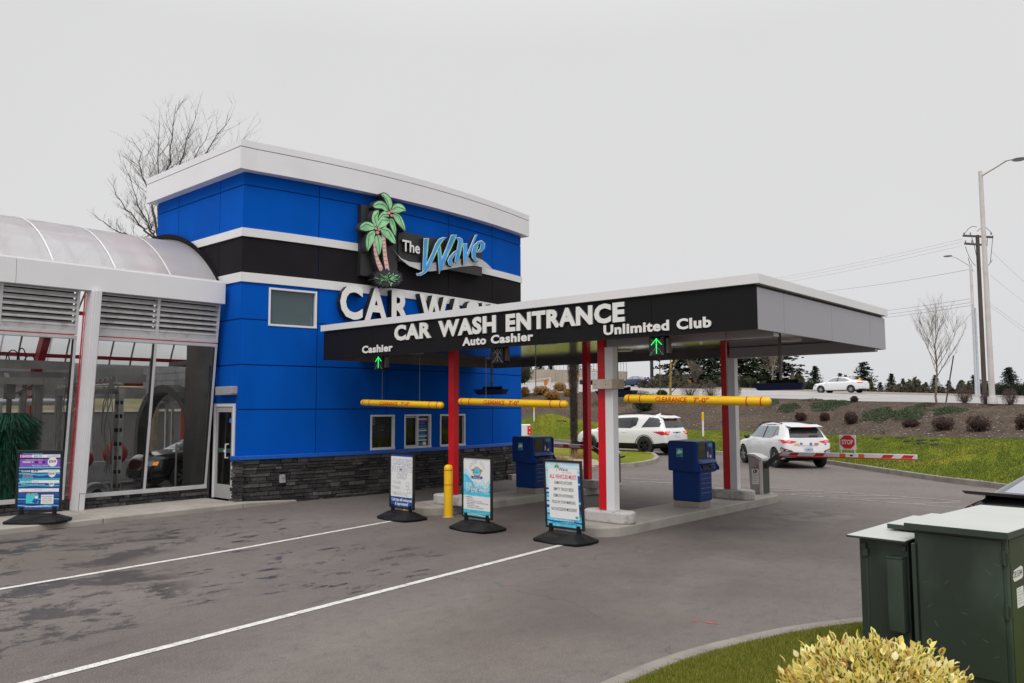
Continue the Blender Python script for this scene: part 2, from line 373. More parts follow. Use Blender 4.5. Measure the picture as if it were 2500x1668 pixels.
    L.new(noise(110, 3), b.inputs['Height']); L.new(b.outputs[0], p.inputs['Normal']); return m
ASPH = asphalt()
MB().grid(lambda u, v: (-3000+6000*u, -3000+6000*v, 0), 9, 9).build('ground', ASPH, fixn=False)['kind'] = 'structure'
LINEM = pm('road_paint', (0.60, 0.585, 0.56), 0.7, var=0.1, vs=6, stain=(0.22, 0.2, 0.19), sts=9, stamt=0.55, fleck=(0.14, 0.13, 0.12), fs=60, famt=0.9)
LINEF = pm('worn_paint', (0.40, 0.385, 0.37), 0.8, var=0.12, vs=6, stain=(0.15, 0.14, 0.13), sts=5, stamt=0.9, fleck=(0.13, 0.12, 0.11), fs=40, famt=1.0)
def ribbon(mb, pts, w, z):
    pts = [Vector((p[0], p[1], 0)) for p in pts]
    L, R = [], []
    for i, p in enumerate(pts):
        d = (pts[min(i+1, len(pts)-1)]-pts[max(i-1, 0)]).normalized(); n = Vector((-d.y, d.x, 0))*w/2
        L.append((p.x+n.x, p.y+n.y, z)); R.append((p.x-n.x, p.y-n.y, z))
    k = len(pts); mb.add(L+R, [(i, i+1, k+i+1, k+i) for i in range(k-1)])
mb = MB(); ribbon(mb, [(-6.75, -1), (-7.05, 2.3), (-7.4, 6.0), (-7.65, 8.7), (-7.78, 10.1)], 0.10, 0.005); mb.build('lane_marking', LINEM)['kind'] = 'structure'
mb = MB(); ribbon(mb, [(-10.6, 0), (-10.91, 3.23), (-11.26, 6.51), (-11.81, 9.95), (-11.9, 10.3)], 0.10, 0.005); mb.build('lane_marking', LINEM)['kind'] = 'structure'
mb = MB()
for i, (a, b) in enumerate([((1511,1165),(1563,1168)), ((1511,1167.7),(1639,1173)), ((1538,1178),(1660,1186)), ((1480,1174),(1640,1180)), ((1735,1181.5),(1831,1188)), ((1735,1192),(1765,1195)),
             ((1876,1191),(1992,1198.6)), ((1992,1198.6),(2174,1211)), ((2174,1211),(2345,1224)), ((1878,1200),(1990,1198)), ((1895,1205),(2084,1220)), ((2084,1220),(2350,1241)),
             ((1932,1207),(2080,1204)), ((2000,1213),(2174,1211)), ((2084,1221),(2230,1217)), ((2230,1230),(2345,1226)), ((1563,1176),(1735,1183))]):
    p, q = gz(*a), gz(*b); ribbon(mb, [p, lerp(p, q, .5), q], 0.055, 0.0045+0.0012*(i % 5))
mb.build('worn_marking', LINEF)['kind'] = 'structure'

def slab(name, poly, z, mat, wall=0.0, bevel=0.03, lab=None):
    mb = MB(); mb.prism(poly, lambda x, y, d: (x, y, d), -0.1, z); o = mb.build(name, mat, bevel=bevel, seg=3); o['kind'] = 'structure'; return o
def arc(cx, cy, r, a0, a1, n=8): return [(cx+r*math.cos(R_(a0+(a1-a0)*i/n)), cy+r*math.sin(R_(a0+(a1-a0)*i/n))) for i in range(n+1)]
# sidewalk with real joints
def sidewalk():
    mb = MB(); ys = [-6, -2.5, 0.4, 3.3, 6.28, 9.2]; edge = lambda y: interp([(-6, -15.3), (4.6, -15.58), (6.3, -15.68), (9.2, -15.82), (10.6, -16.0)], y)
    for a, b in zip(ys, ys[1:]):
        mb.hexa([(-17.5, a+.006, -.1), (edge(a), a+.006, -.1), (edge(b), b-.006, -.1), (-17.5, b-.006, -.1), (-17.5, a+.006, .1), (edge(a), a+.006, .1), (edge(b), b-.006, .1), (-17.5, b-.006, .1)])
    mb.hexa([(-16.5, 9.206, -.1), (-15.82, 9.206, -.1), (-15.97, 10.75, -.1), (-16.2, 10.75, -.1), (-16.5, 9.206, .1), (-15.82, 9.206, .1), (-15.97, 10.75, .03), (-16.2, 10.75, .03)])
    o = mb.build('sidewalk', CONC, bevel=0.02); o['kind'] = 'structure'
sidewalk()
for (xa, xb, ya, yb) in ((-8.62, -7.53, 10.75, 17.75), (-12.75, -11.66, 10.75, 17.75)):
    cx = (xa+xb)/2; r = (xb-xa)/2
    poly = arc(cx, ya+r, r, 180, 360, 12)+arc(cx, yb-r, r, 0, 180, 12)
    slab('concrete_island', poly, 0.16, CONC)
# ---- terrain: kerb, lawn, planting bed, raised road
TX = [900, 1100, 1276, 1347, 1400, 1460, 1560, 1689, 1797, 1900, 2031, 2150, 2300, 2420, 2500, 2700, 3000]
KY = [(900,1050),(1270,1070),(1350,1077),(1500,1092),(1690,1109),(1813,1112),(1900,1119),(2038,1136),(2300,1177),(2425,1192),(2500,1203),(2700,1240),(3000,1320)]
GT = [(900,1030,60),(1276,1024.7,58),(1310,1014,57),(1347,1008.5,56),(1400,1023,56),(1460,1031,54),(1560,1040,50),(1689,1050,45),(1797,1052.5,42),(2031,1061.6,36),(2300,1068.6,30),(2500,1072,27),(2700,1076,24),(3000,1090,20)]
MT = [(900,962,70),(1276,960,68),(1460,956,66),(1600,966,60),(1797,970,52),(2007,976,45),(2101,979.6,43),(2288,982.7,40),(2494,987,38),(2700,990,36),(3000,1000,32)]
RF = [(900,928,140),(1341,934,130),(1507,942,118),(1573,944,112),(1797,950.4,90),(1960,955,80),(2150,962,72),(2300,965.6,66),(2500,972,60),(2700,978,56),(3000,990,50)]
def row2(tab, x): return interp([(a, b) for a, b, c in tab], x), interp([(a, c) for a, b, c in tab], x)
def trow(x):
    k = gz(x, interp(KY, x)); kt = Vector((k.x, k.y, 0.13)); g = dep(x, *row2(GT, x)); m = dep(x, *row2(MT, x)); f = dep(x, *row2(RF, x))
    return kt, g, m, f
def pix(P): v = Vector(P)-CP; z = v.dot(Fv); return IW/2+FPX*v.dot(Rv)/z, IH/2-FPX*v.dot(Uv)/z
def terr(x, y):
    rows = trow(x)
    for a, b in zip(rows, rows[1:]):
        ya, yb = pix(a)[1], pix(b)[1]
        if yb <= y <= ya:
            lo, hi = 0.0, 1.0
            for _ in range(24):
                t = (lo+hi)/2
                if pix(lerp(a, b, t))[1] > y: lo = t
                else: hi = t
            return lerp(a, b, t)
    return rows[-1]
LAWN = bpy.data.materials.new('lawn'); LAWN.use_nodes = True
def lawnmat(m, a, b, c3, sc=0.35):
    t = m.node_tree; L = t.links; p = t.nodes['Principled BSDF']; p.inputs['Roughness'].default_value = 0.9; p.inputs['Specular IOR Level'].default_value = 0.1
    g = t.nodes.new('ShaderNodeNewGeometry')
    def nz(s, d=5, st=(1, 1, 1)):
        mp = t.nodes.new('ShaderNodeMapping'); mp.inputs['Scale'].default_value = st; mp.inputs['Rotation'].default_value = (0, 0, 0.72); L.new(g.outputs['Position'], mp.inputs[0])
        n = t.nodes.new('ShaderNodeTexNoise'); n.inputs['Scale'].default_value = s; n.inputs['Detail'].default_value = d; n.inputs['Roughness'].default_value = 0.65; L.new(mp.outputs[0], n.inputs[0]); return n.outputs['Fac']
    r = t.nodes.new('ShaderNodeValToRGB'); e = r.color_ramp.elements; e[0].position = 0.3; e[0].color = a+(1,); e[1].position = 0.72; e[1].color = c3+(1,); k = e.new(0.52); k.color = b+(1,)
    L.new(nz(sc, 8), r.inputs[0])
    mi = t.nodes.new('ShaderNodeMixRGB'); mi.blend_type = 'MULTIPLY'; mi.inputs[0].default_value = 0.75; L.new(r.outputs[0], mi.inputs[1])
    r2 = t.nodes.new('ShaderNodeValToRGB'); r2.color_ramp.elements[0].position = 0.3; r2.color_ramp.elements[0].color = (.6, .6, .6, 1); r2.color_ramp.elements[1].position = 0.7; r2.color_ramp.elements[1].color = (1.25, 1.25, 1.2, 1)
    L.new(nz(9, 6, (0.5, 1, 1)), r2.inputs[0]); L.new(r2.outputs[0], mi.inputs[2]); L.new(mi.outputs[0], p.inputs['Base Color'])
    b_ = t.nodes.new('ShaderNodeBump'); b_.inputs['Strength'].default_value = 0.8; b_.inputs['Distance'].default_value = 0.05; L.new(nz(14, 6), b_.inputs['Height']); L.new(b_.outputs[0], p.inputs['Normal'])
lawnmat(LAWN, (0.095, 0.125, 0.008), (0.165, 0.185, 0.012), (0.28, 0.225, 0.03))
MULCH = pm('bark_mulch', (0.062, 0.046, 0.036), 0.95, var=0.5, vs=7, bump=0.9, bs=14, stain=(0.11, 0.085, 0.06), sts=0.45, stamt=0.7, fleck=(0.30, 0.25, 0.20), fs=16, famt=0.55, spec=0.1)
ROADM = pm('road_concrete', (0.33, 0.315, 0.31), 0.85, var=0.1, vs=0.4, stain=(0.24, 0.22, 0.215), sts=0.35, stamt=0.6)
KERBM = pm('kerb_concrete', (0.27, 0.245, 0.22), 0.85, var=0.15, vs=2, bump=0.2, bs=60, stain=(0.14, 0.125, 0.11), sts=2.5, stamt=0.6)
cols = [trow(x) for x in range(900, 3010, 25)]
def strip(name, ia, ib, n, mat, dz=0.0, noise=0.0):
    mb = MB(); rr = random.Random(5); k = len(cols); vs = []
    for c in cols:
        for j in range(n+1):
            t = j/n; q = lerp(c[ia], c[ib], t); amp = noise*math.sin(math.pi*t)
            vs.append((q.x, q.y, q.z+dz+rr.uniform(-1, 1)*amp))
    mb.add(vs, [(i*(n+1)+j, (i+1)*(n+1)+j, (i+1)*(n+1)+j+1, i*(n+1)+j+1) for i in range(k-1) for j in range(n)])
    o = mb.build(name, mat, smooth=True, angle=80); o['kind'] = 'structure'; return o
strip('lawn', 0, 1, 10, LAWN, 0, 0.02); strip('planting_bed', 1, 2, 14, MULCH, 0, 0.07); strip('main_road', 2, 3, 4, ROADM)
# verge beyond the main road and the distant land
mb = MB(); vs = []
for c in cols:
    f = c[3]; d = Vector((f.x, f.y, 0)).normalized()
    for k, (e_, z) in enumerate(((0, 0), (3, 0.16), (25, -0.8), (150, -3), (2500, -4))):
        q = f+d*e_; vs.append((q.x, q.y, f.z+z if k < 4 else 0.5))
k = len(cols); mb.add(vs, [(i*5+j, (i+1)*5+j, (i+1)*5+j+1, i*5+j+1) for i in range(k-1) for j in range(4)])
mb.build('verge', pm('rough_verge', (0.085, 0.075, 0.04), 0.95, var=0.4, vs=0.8, bump=0.6, bs=8), smooth=True)['kind'] = 'structure'
def kerb(name, pts, w=0.16, h=0.13, z0=0.0, mat=None, seg=2.4, zs=None):
    """kerb cast in lengths with open joints; pts on its outer foot, body to the left of travel"""
    mb = MB(); acc = 0; P = [Vector((p[0], p[1], 0)) for p in pts]
    for a, b, za, zb in zip(P, P[1:], (zs or [z0]*len(P)), (zs or [z0]*len(P))[1:]):
        L = (b-a).length; n = max(1, round(L/seg)); d = (b-a)/n; dn = d.normalized(); nr = Vector((-dn.y, dn.x, 0))
        for i in range(n):
            p, q = a+d*i, a+d*(i+1); gp_ = .006 if d.length > 1.2 else -.002; p2, q2 = p+dn*gp_, q-dn*gp_; z1 = lerp(za, zb, i/n); z2 = lerp(za, zb, (i+1)/n)
            mb.hexa([(p2.x, p2.y, z1-.1), (q2.x, q2.y, z2-.1), (q2.x+nr.x*w, q2.y+nr.y*w, z2-.1), (p2.x+nr.x*w, p2.y+nr.y*w, z1-.1),
                     (p2.x+nr.x*.02, p2.y+nr.y*.02, z1+h), (q2.x+nr.x*.02, q2.y+nr.y*.02, z2+h), (q2.x+nr.x*w, q2.y+nr.y*w, z2+h), (p2.x+nr.x*w, p2.y+nr.y*w, z1+h)])
    o = mb.build(name, mat or KERBM, bevel=0.02); o['kind'] = 'structure'; return o
kp = [gz(x, y) for x, y in [(1000,1055),(1270,1070),(1350,1077),(1500,1092),(1690,1109),(1760,1111),(1813,1112),(1900,1119),(1970,1127),(2038,1136),(2170,1157),(2300,1177),(2425,1192),(2500,1203),(2700,1240)]]
kerb('kerb', kp[::-1], w=-0.2, h=0.15)
kerb('kerb', [(c[3].x, c[3].y) for c in cols[::4]], w=0.25, h=0.16, zs=[c[3].z for c in cols[::4]], mat=pm('pale_kerb', (0.42, 0.37, 0.32), 0.85, var=0.1, vs=2), seg=6)
# road paint on the raised road
for t in (0.22, 0.62, 0.9):
    mb = MB(); q = [lerp(c[2], c[3], t) for c in cols[10:]]
    for i, (a, b) in enumerate(zip(q, q[1:])):
        if t == 0.62 and i % 3: continue
        mb.add([(a.x, a.y, a.z+.02), (b.x, b.y, b.z+.02), (b.x*1.003, b.y*1.003, b.z+.02), (a.x*1.003, a.y*1.003, a.z+.02)], [(0, 1, 2, 3)])
    mb.build('road_line', LINEM)['kind'] = 'structure'
# near lawn, bottom right, with its own kerb
nk = [(-3.52, 2.4), (-3.49, 4.9), (-3.47, 5.6), (-3.40, 6.1), (-3.27, 6.62), (-3.06, 7.27), (-2.75, 7.88), (-2.35, 8.5), (-1.8, 9.0), (-1.1, 9.3), (0.4, 9.6), (4, 9.8)]
def chaikin(P):
    Q = [P[0]]
    for a, b in zip(P, P[1:]): Q += [(a[0]*.75+b[0]*.25, a[1]*.75+b[1]*.25), (a[0]*.25+b[0]*.75, a[1]*.25+b[1]*.75)]
    return Q+[P[-1]]
nk = chaikin(nk)
kerb('kerb', nk, w=-0.13, h=0.13, seg=3, mat=pm('kerb_grey', (0.22, 0.20, 0.18), 0.85, var=0.15, vs=2, bump=0.2, bs=60, stain=(0.12, 0.11, 0.10), sts=2.5, stamt=0.6))
inner = [(x+.13*(1 if y < 8 else .6), y-(.0 if y < 8 else .1)) for x, y in nk]
slab('lawn', inner+[(4, 2.4)], 0.105, LAWN, bevel=0)

def blades(name, region, n, h0, h1, mat, z, w=0.004, lean=0.5, seed=1):
    r = random.Random(seed); vs = []; fs = []
    for i in range(n):
        p = region(r)
        if p is None: continue
        x, y, zz = p[0], p[1], z if len(p) < 3 else p[2]
        h = r.uniform(h0, h1); a = r.uniform(0, 6.28); l = r.uniform(0, lean)*h; b = r.uniform(0, 6.28); k = len(vs)
        dx, dy = math.cos(a)*w, math.sin(a)*w
        vs += [(x-dx, y-dy, zz), (x+dx, y+dy, zz), (x+math.cos(b)*l, y+math.sin(b)*l, zz+h)]; fs.append((k, k+1, k+2))
    mb = MB(); mb.v = vs; mb.f = fs; mb.m = [0]*len(fs); return mb.build(name, mat, fixn=False)
GRS = leafmat('grass_blades', [(0.07, 0.105, 0.008), (0.15, 0.19, 0.014), (0.24, 0.25, 0.025), (0.40, 0.32, 0.08)], 0.7, 0.35)
def reg_near(r):
    y = r.uniform(4.3, 9.2) if r.random() < .8 else r.uniform(4.8, 8.2); x0 = interp([(a[1], a[0]) for a in nk[:16]], y)+.12; x = x0+abs(r.gauss(0, 0.9)) - .03
    return None if x > 0 else (x, y)
o = blades('grass', reg_near, 120000, 0.018, 0.045, GRS, 0.10, 0.0035, 0.9); tag(o, 'short grass of the corner lawn by the green cabinets', 'grass', kind='stuff')
# island lawn beyond the canopy with gravel bed
isl = [gz(*q) for q in [(1250,1172),(1340,1162),(1420,1152.5),(1509,1142.6),(1547,1141),(1580,1136),(1603,1130),(1611,1123),(1600,1114),(1568,1108.5),(1510,1106),(1440,1103),(1345,1100),(1250,1099)]]
isl = [(p.x, p.y) for p in isl]
kerb('kerb', isl, w=0.18, h=0.15, seg=3)
cxi = sum(p[0] for p in isl)/len(isl); cyi = sum(p[1] for p in isl)/len(isl)
slab('lawn', [(cxi+(x-cxi)*.985, cyi+(y-cyi)*.985) for x, y in isl], 0.135, LAWN, bevel=0)
gb = [gz(x, y, .14) for x, y in [(1250,1150),(1340,1148),(1425,1146),(1468,1136),(1458,1124),(1420,1117),(1340,1112),(1250,1110)]]
slab('gravel_bed', [(p.x, p.y) for p in gb], 0.15, pm('pea_gravel', (0.33, 0.28, 0.22), 0.9, var=0.5, vs=18, bump=1.0, bs=22, fleck=(0.6, 0.55, 0.48), fs=20, famt=0.6), bevel=0)
# retaining wall and bank behind the wash tunnel
slab('service_yard', [(-34, -12), (-24, -12), (-24, 30), (-34, 30)], 0.02, CONC, bevel=0)
BANK = pm('grassy_bank', (0.13, 0.10, 0.05), 0.95, var=0.45, vs=0.9, bump=0.7, bs=6, stain=(0.07, 0.09, 0.02), sts=0.4, stamt=0.8)
o = MB().grid(lambda u, v: (-34-22*v, -30+62*u, 1.9+4.3*v+0.35*math.sin(u*31+v*7)*v), 30, 9).build('hillside', BANK, smooth=True); o['kind'] = 'structure'
w_ = thing('retaining_wall', 'long dark grey retaining wall under the bank behind the wash tunnel', 'wall', (-34, 5, 0))
MB().box(-34.2, -33.9, -30, 32, 0, 2.0).build('wall_face', pm('dark_concrete', (0.085, 0.08, 0.08), 0.8, var=0.2, vs=1), w_, world=True)
mb = MB()
for y in range(-30, 32, 3): mb.box(-33.95, -33.87, y, y+.06, 0, 2.0)
mb.build('wall_rib', pm('dark_concrete2', (0.06, 0.056, 0.056), 0.8), w_, world=True)
MB().box(-34.25, -33.85, -30, 32, 2.0, 2.08).build('coping', CONC, w_, world=True)
# ================================================================== CAR WASH BUILDING
YC = 9.32; XC = -16.325; XL = -20.57; S0 = AR*math.asin((YC-AY)/AR); S1 = 4.59
bld = thing('car_wash_building', 'tall blue and black car wash office block with a curved front and silver cornice', 'building', (-18, 14, 0))
def W(x, d, z): return Vector((x, YC-d, z))      # flat left face, d = outwards
def cells(a0, a1, z0, z1, holes):
    us = sorted({a0, a1, *[min(max(h[i], a0), a1) for h in holes for i in (0, 1)]}); zs = sorted({z0, z1, *[min(max(h[i], z0), z1) for h in holes for i in (2, 3)]})
    for u0, u1 in zip(us, us[1:]):
        for w0, w1 in zip(zs, zs[1:]):
            cu, cw = (u0+u1)/2, (w0+w1)/2
            if not any(h[0] < cu < h[1] and h[2] < cw < h[3] for h in holes): yield u0, u1, w0, w1
WIN = [(-4.30, -3.12, 3.98, 4.86), (-1.61, -0.87, 1.065, 1.94), (-0.56, 0.363, 1.06, 1.943), (0.69, 1.70, 1.06, 1.937)]
def fac(mb, s0, s1, z0, z1, o0, o1, mi=0, holes=()):
    """one slab of the curved front"""
    for u0, u1, w0, w1 in cells(s0, s1, z0, z1, holes):
        n = max(1, int((u1-u0)/0.45))
        for i in range(n):
            a, b = lerp(u0, u1, i/n), lerp(u0, u1, (i+1)/n)
            P = [FA(a, w0, o0), FA(b, w0, o0), FA(b, w0, o1), FA(a, w0, o1), FA(a, w1, o0), FA(b, w1, o0), FA(b, w1, o1), FA(a, w1, o1)]
            base = len(mb.v); mb.add(P, [(0,3,2,1),(4,5,6,7),(2,3,7,6)]+([(0,1,5,4)]), mi)
            if i == 0: mb.f.append([base, base+3, base+7, base+4]); mb.m.append(mi)
            if i == n-1: mb.f.append([base+1, base+5, base+6, base+2]); mb.m.append(mi)
ZR = [(1.08, 2.075), (2.10, 3.07), (3.095, 4.09), (4.115, 4.94)]
SG = [S0, -3.10, -1.12, 1.0, 2.96, S1]; XG = [XL, -19.41, -17.37, XC]
G = 0.011
DOORH = (-17.38, -16.45, 0.0, 2.235); OPEN = (-21, -17.42, -1, 5.2)
back = MB(); fac(back, S0, S1, 0.0, 7.5, -0.25, -0.02, 0, WIN)
for u0, u1, w0, w1 in cells(XL, XC, 0, 7.5, [DOORH, OPEN]): back.box(u0, u1, YC+.02, YC+.25, w0, w1)
# right and rear walls
eR = FA(S1, 0, 0); back.box(XL, eR.x-.02, eR.y-.25, eR.y-.02, 0, 7.5); back.box(XL, XL+.25, YC+.26, eR.y, 4.9, 7.5)
back.build('wall', BLUG, bld, world=True)
def panels(mat, rows, name, d0=-0.02, d1=0.0, sg=SG, xg=XG, left=True):
    mb = MB()
    for z0, z1 in rows:
        for a, b in zip(sg, sg[1:]):
            fac(mb, a+(G if a != S0 else -.004), b-(G if b != S1 else 0), z0, z1, d0, d1, 0, WIN)
        if left:
            for a, b in zip(xg, xg[1:]):
                for u0, u1, w0, w1 in cells(a+(G if a != XL else 0), b-(G if b != XC else 0), z0, z1, [DOORH, OPEN]):
                    mb.box(u0, u1, YC-d1, YC-d0, w0, w1)
        # right end return
        mb.box(XL, eR.x-.0, eR.y-.02, eR.y, z0, z1)
    return mb.build(name, mat, bld, world=True)
panels(BLU, [ZR[0], ZR[1], ZR[2], ZR[3]], 'blue_wall_panels')
panels(BLU, [(6.16, 7.135), (7.16, 7.46)], 'blue_wall_panels')
panels(BLKB, [(5.15, 5.97)], 'black_wall_band')
for z0, z1 in ((4.94, 5.15), (5.97, 6.16)):
    mb = MB(); fac(mb, S0-.0, S1+.03, z0, z1, -.02, .035); mb.box(XL-.03, XC+.03, YC-.035, YC+.02, z0, z1); mb.box(XL, eR.x, eR.y-.02, eR.y+.035, z0, z1)
    mb.build('white_band', WHT, bld, world=True)
mb = MB(); fac(mb, S0, S1, 0.98, 1.075, -.02, .13); mb.box(-16.43, XC+.12, YC-.13, YC+.02, .98, 1.075)
mb.build('sill_band', pm('blue_metal', (0.004, 0.10, 0.48), 0.4, var=0.05), bld, world=True, bevel=.012)
# ledgestone base: individual stones
STN = bpy.data.materials.new('ledgestone'); STN.use_nodes = True
t = STN.node_tree; p = t.nodes['Principled BSDF']; p.inputs['Roughness'].default_value = 0.8; p.inputs['Specular IOR Level'].default_value = 0.3
g = t.nodes.new('ShaderNodeNewGeometry'); r = t.nodes.new('ShaderNodeValToRGB'); e = r.color_ramp.elements
e[0].color = (0.026, 0.025, 0.026, 1); e[1].color = (0.115, 0.105, 0.102, 1); k = e.new(0.55); k.color = (0.048, 0.045, 0.046, 1); k = e.new(0.88); k.color = (0.078, 0.071, 0.070, 1)
t.links.new(g.outputs['Random Per Island'], r.inputs[0])
n = t.nodes.new('ShaderNodeTexNoise'); n.inputs['Scale'].default_value = 18; n.inputs['Detail'].default_value = 8; t.links.new(g.outputs['Position'], n.inputs[0])
mi = t.nodes.new('ShaderNodeMixRGB'); mi.blend_type = 'OVERLAY'; mi.inputs[0].default_value = 0.8; t.links.new(r.outputs[0], mi.inputs[1]); t.links.new(n.outputs['Fac'], mi.inputs[2])
n4 = t.nodes.new('ShaderNodeTexNoise'); n4.inputs['Scale'].default_value = 2.3; n4.inputs['Detail'].default_value = 9; t.links.new(g.outputs['Position'], n4.inputs[0])
mr = t.nodes.new('ShaderNodeMapRange'); mr.inputs['From Min'].default_value = .60; mr.inputs['From Max'].default_value = .75; mr.inputs['To Max'].default_value = .3; t.links.new(n4.outputs['Fac'], mr.inputs['Value'])
m2 = t.nodes.new('ShaderNodeMixRGB'); m2.inputs[2].default_value = (0.20, 0.20, 0.21, 1); t.links.new(mr.outputs[0], m2.inputs[0]); t.links.new(mi.outputs[0], m2.inputs[1]); t.links.new(m2.outputs[0], p.inputs['Base Color'])
b = t.nodes.new('ShaderNodeBump'); b.inputs['Strength'].default_value = 0.7; b.inputs['Distance'].default_value = .03; t.links.new(n.outputs['Fac'], b.inputs['Height']); t.links.new(b.outputs[0], p.inputs['Normal'])
def stones(mb, fn, a0, a1, z0, z1, d, seed=3, hmin=.05, hmax=.10, lmax=.55):
    r = random.Random(seed); z = z0
    while z < z1-.02:
        h = min(r.uniform(hmin, hmax), z1-z);
        if z1-(z+h) < .03: h = z1-z
        a = a0
        while a < a1-.01:
            l = min(r.uniform(.10, lmax), a1-a)
            if a1-(a+l) < .06: l = a1-a
            dd = d+r.uniform(-.028, .022); q = .004; j = lambda: r.uniform(-.006, .006)
            mb.hexa([fn(a+q, -.02, z+q), fn(a+l-q, -.02, z+q), fn(a+l-q-abs(j()), dd+j(), z+q+abs(j())), fn(a+q+abs(j()), dd+j(), z+q+abs(j())),
                     fn(a+q, -.02, z+h-q), fn(a+l-q, -.02, z+h-q), fn(a+l-q-abs(j()), dd+j(), z+h-q-abs(j())), fn(a+q+abs(j()), dd+j(), z+h-q-abs(j()))])
            a += l
        z += h
mb = MB(); stones(mb, lambda a, d, z: FA(a, z, d), S0-.05, S1, -.02, .98, .10)
stones(mb, lambda a, d, z: Vector((a, YC-d, z)), -16.44, -16.12, 0.08, .98, .09, 5)
stones(mb, lambda a, d, z: Vector((eR.x-a, eR.y+d, z)), 0, 3.5, 0, .98, .09, 6)
mb.build('stone_base', STN, bld, world=True)
# cornice
mb = MB(); OV = .22; e0 = S0
def cornice(z0, z1, off, mat, name):
    mb = MB(); n = 22
    s0 = AR*math.asin((YC-off-AY)/AR)*1.0; s1 = S1+off*.6
    top = [FA(lerp(s0, s1, i/n), 0, off) for i in range(n+1)]
    # exact corner: front-left
    cx = XC+off; poly = [(XL-off, YC-off), (cx-.0, YC-off)]+[(q.x, q.y) for q in top[1:]]+[(top[-1].x, top[-1].y+.02), (XL-off, top[-1].y+.02)]
    mb.prism(poly, lambda x, y, d: (x, y, d), z0, z1)
    return mb.build(name, mat, bld, world=True)
cornice(7.44, 7.93, .22, ALU, 'cornice'); cornice(7.93, 7.945, .205, INK, 'cornice_joint'); cornice(7.945, 8.10, .225, ALU, 'coping')
# windows
def window(s0, s1, z0, z1, mull=None, fw=.045, tall_sill=0.0, gl=GLD):
    w = MB()
    def bar(a, b, c, d, o0=-.10, o1=.012):
        w.hexa([FA(a, c, o0), FA(b, c, o0), FA(b, c, o1), FA(a, c, o1), FA(a, d, o0), FA(b, d, o0), FA(b, d, o1), FA(a, d, o1)])
    bar(s0, s1, z1-fw, z1); bar(s0, s1, z0, z0+fw+tall_sill, -.10, .02+tall_sill*.4); bar(s0, s0+fw, z0+fw+tall_sill, z1-fw); bar(s1-fw, s1, z0+fw+tall_sill, z1-fw)
    if mull: bar(mull-.02, mull+.02, z0+fw+tall_sill, z1-fw, -.10, .0)
    o = w.build('window', WHT, bld, world=True, bevel=.004)
    p = MB(); p.hexa([FA(s0+fw, z0+fw, -.075), FA(s1-fw, z0+fw, -.075), FA(s1-fw, z0+fw, -.07), FA(s0+fw, z0+fw, -.07), FA(s0+fw, z1-fw, -.075), FA(s1-fw, z1-fw, -.075), FA(s1-fw, z1-fw, -.07), FA(s0+fw, z1-fw, -.07)])
    p.build('pane', gl, o, world=True); return o
SKYG = glassmat('sky_glass', (0.30, 0.42, 0.46), opacity=0.45, ior=1.6, dcol=(0.12, 0.19, 0.21))
w0 = window(*WIN[0], gl=SKYG); w1 = window(*WIN[1], tall_sill=.02); w2 = window(*WIN[2], mull=-.10, tall_sill=.02); w3 = window(*WIN[3], tall_sill=.02)
# inner sash of the sliding service window
mb = MB()
for z in (1.13, 1.86): mb.hexa([FA(-.51, z, -.068), FA(-.13, z, -.068), FA(-.13, z, -.05), FA(-.51, z, -.05), FA(-.51, z+.022, -.068), FA(-.13, z+.022, -.068), FA(-.13, z+.022, -.05), FA(-.51, z+.022, -.05)])
mb.each('sash', WHT, w2, world=True)
# posters and stickers inside the office windows
def onfa(mb, s0, s1, z0, z1, mi=0, off=-.069):
    mb.add([FA(s0, z0, off), FA(s1, z0, off), FA(s1, z1, off), FA(s0, z1, off)], [(0, 1, 2, 3)], mi)
PK = [pm('print_teal', (0.02, 0.35, 0.42), .5), pm('print_purple', (0.16, 0.04, 0.32), .5), pm('print_blue', (0.01, 0.10, 0.45), .5), SIGNW, pm('print_navy', (0.005, 0.02, 0.10), .5), pm('print_green', (0.03, 0.16, 0.03), .6), pm('print_brown', (0.16, 0.05, 0.02), .6), pm('print_yellow', (0.5, 0.35, 0.02), .6), INK]
mb = MB(); onfa(mb, -.075, .30, 1.115, 1.89, 4)
for z, c, x1 in ((1.80,3,.28),(1.76,1,.28),(1.70,1,.2),(1.62,2,.28),(1.55,0,.28),(1.505,3,.28),(1.45,2,.2),(1.40,0,.28),(1.355,3,.28),(1.30,0,.2),(1.255,3,.28),(1.16,0,.10)):
    onfa(mb, -.05, x1, z, z+.032 if c != 3 else z+.028, c, -.0685)
onfa(mb, .13, .25, 1.14, 1.22, 3, -.0685); mb.build('price_poster', PK, w2, world=True)
mb = MB()
for a, b, c, d, k in ((-1.53,-1.40,1.68,1.88,3),(-1.52,-1.40,1.55,1.67,6),(-1.39,-1.30,1.52,1.66,6),(-1.27,-1.10,1.62,1.68,0),(-1.27,-1.09,1.50,1.61,4),(-1.25,-1.13,1.54,1.575,3),(-1.53,-1.42,1.40,1.53,8),(-1.41,-1.25,1.36,1.50,5),(-1.24,-1.12,1.34,1.48,5),(-1.53,-1.43,1.22,1.36,8),(-1.42,-1.18,1.15,1.30,5),(-1.33,-1.20,1.16,1.26,6),(-1.30,-1.26,1.17,1.27,7)):
    onfa(mb, a, b, c, d, k, -.10)
for a, b, c, d in ((-1.40,-1.395,1.5,1.68),(-1.31,-1.305,1.5,1.68),(-1.53,-1.42,1.525,1.53),(-1.53,-1.42,1.395,1.40)): onfa(mb, a, b, c, d, 3, -.098)
mb.build('notices', PK, w1, world=True)
mb = MB(); mb.prism([(-1.52+.035*math.cos(i*.52), 1.15+.045*math.sin(i*.52)) for i in range(12)], lambda x, y, d: FA(x, y, d), -.069, -.066)
mb.build('round_sticker', PK[2], w1, world=True)
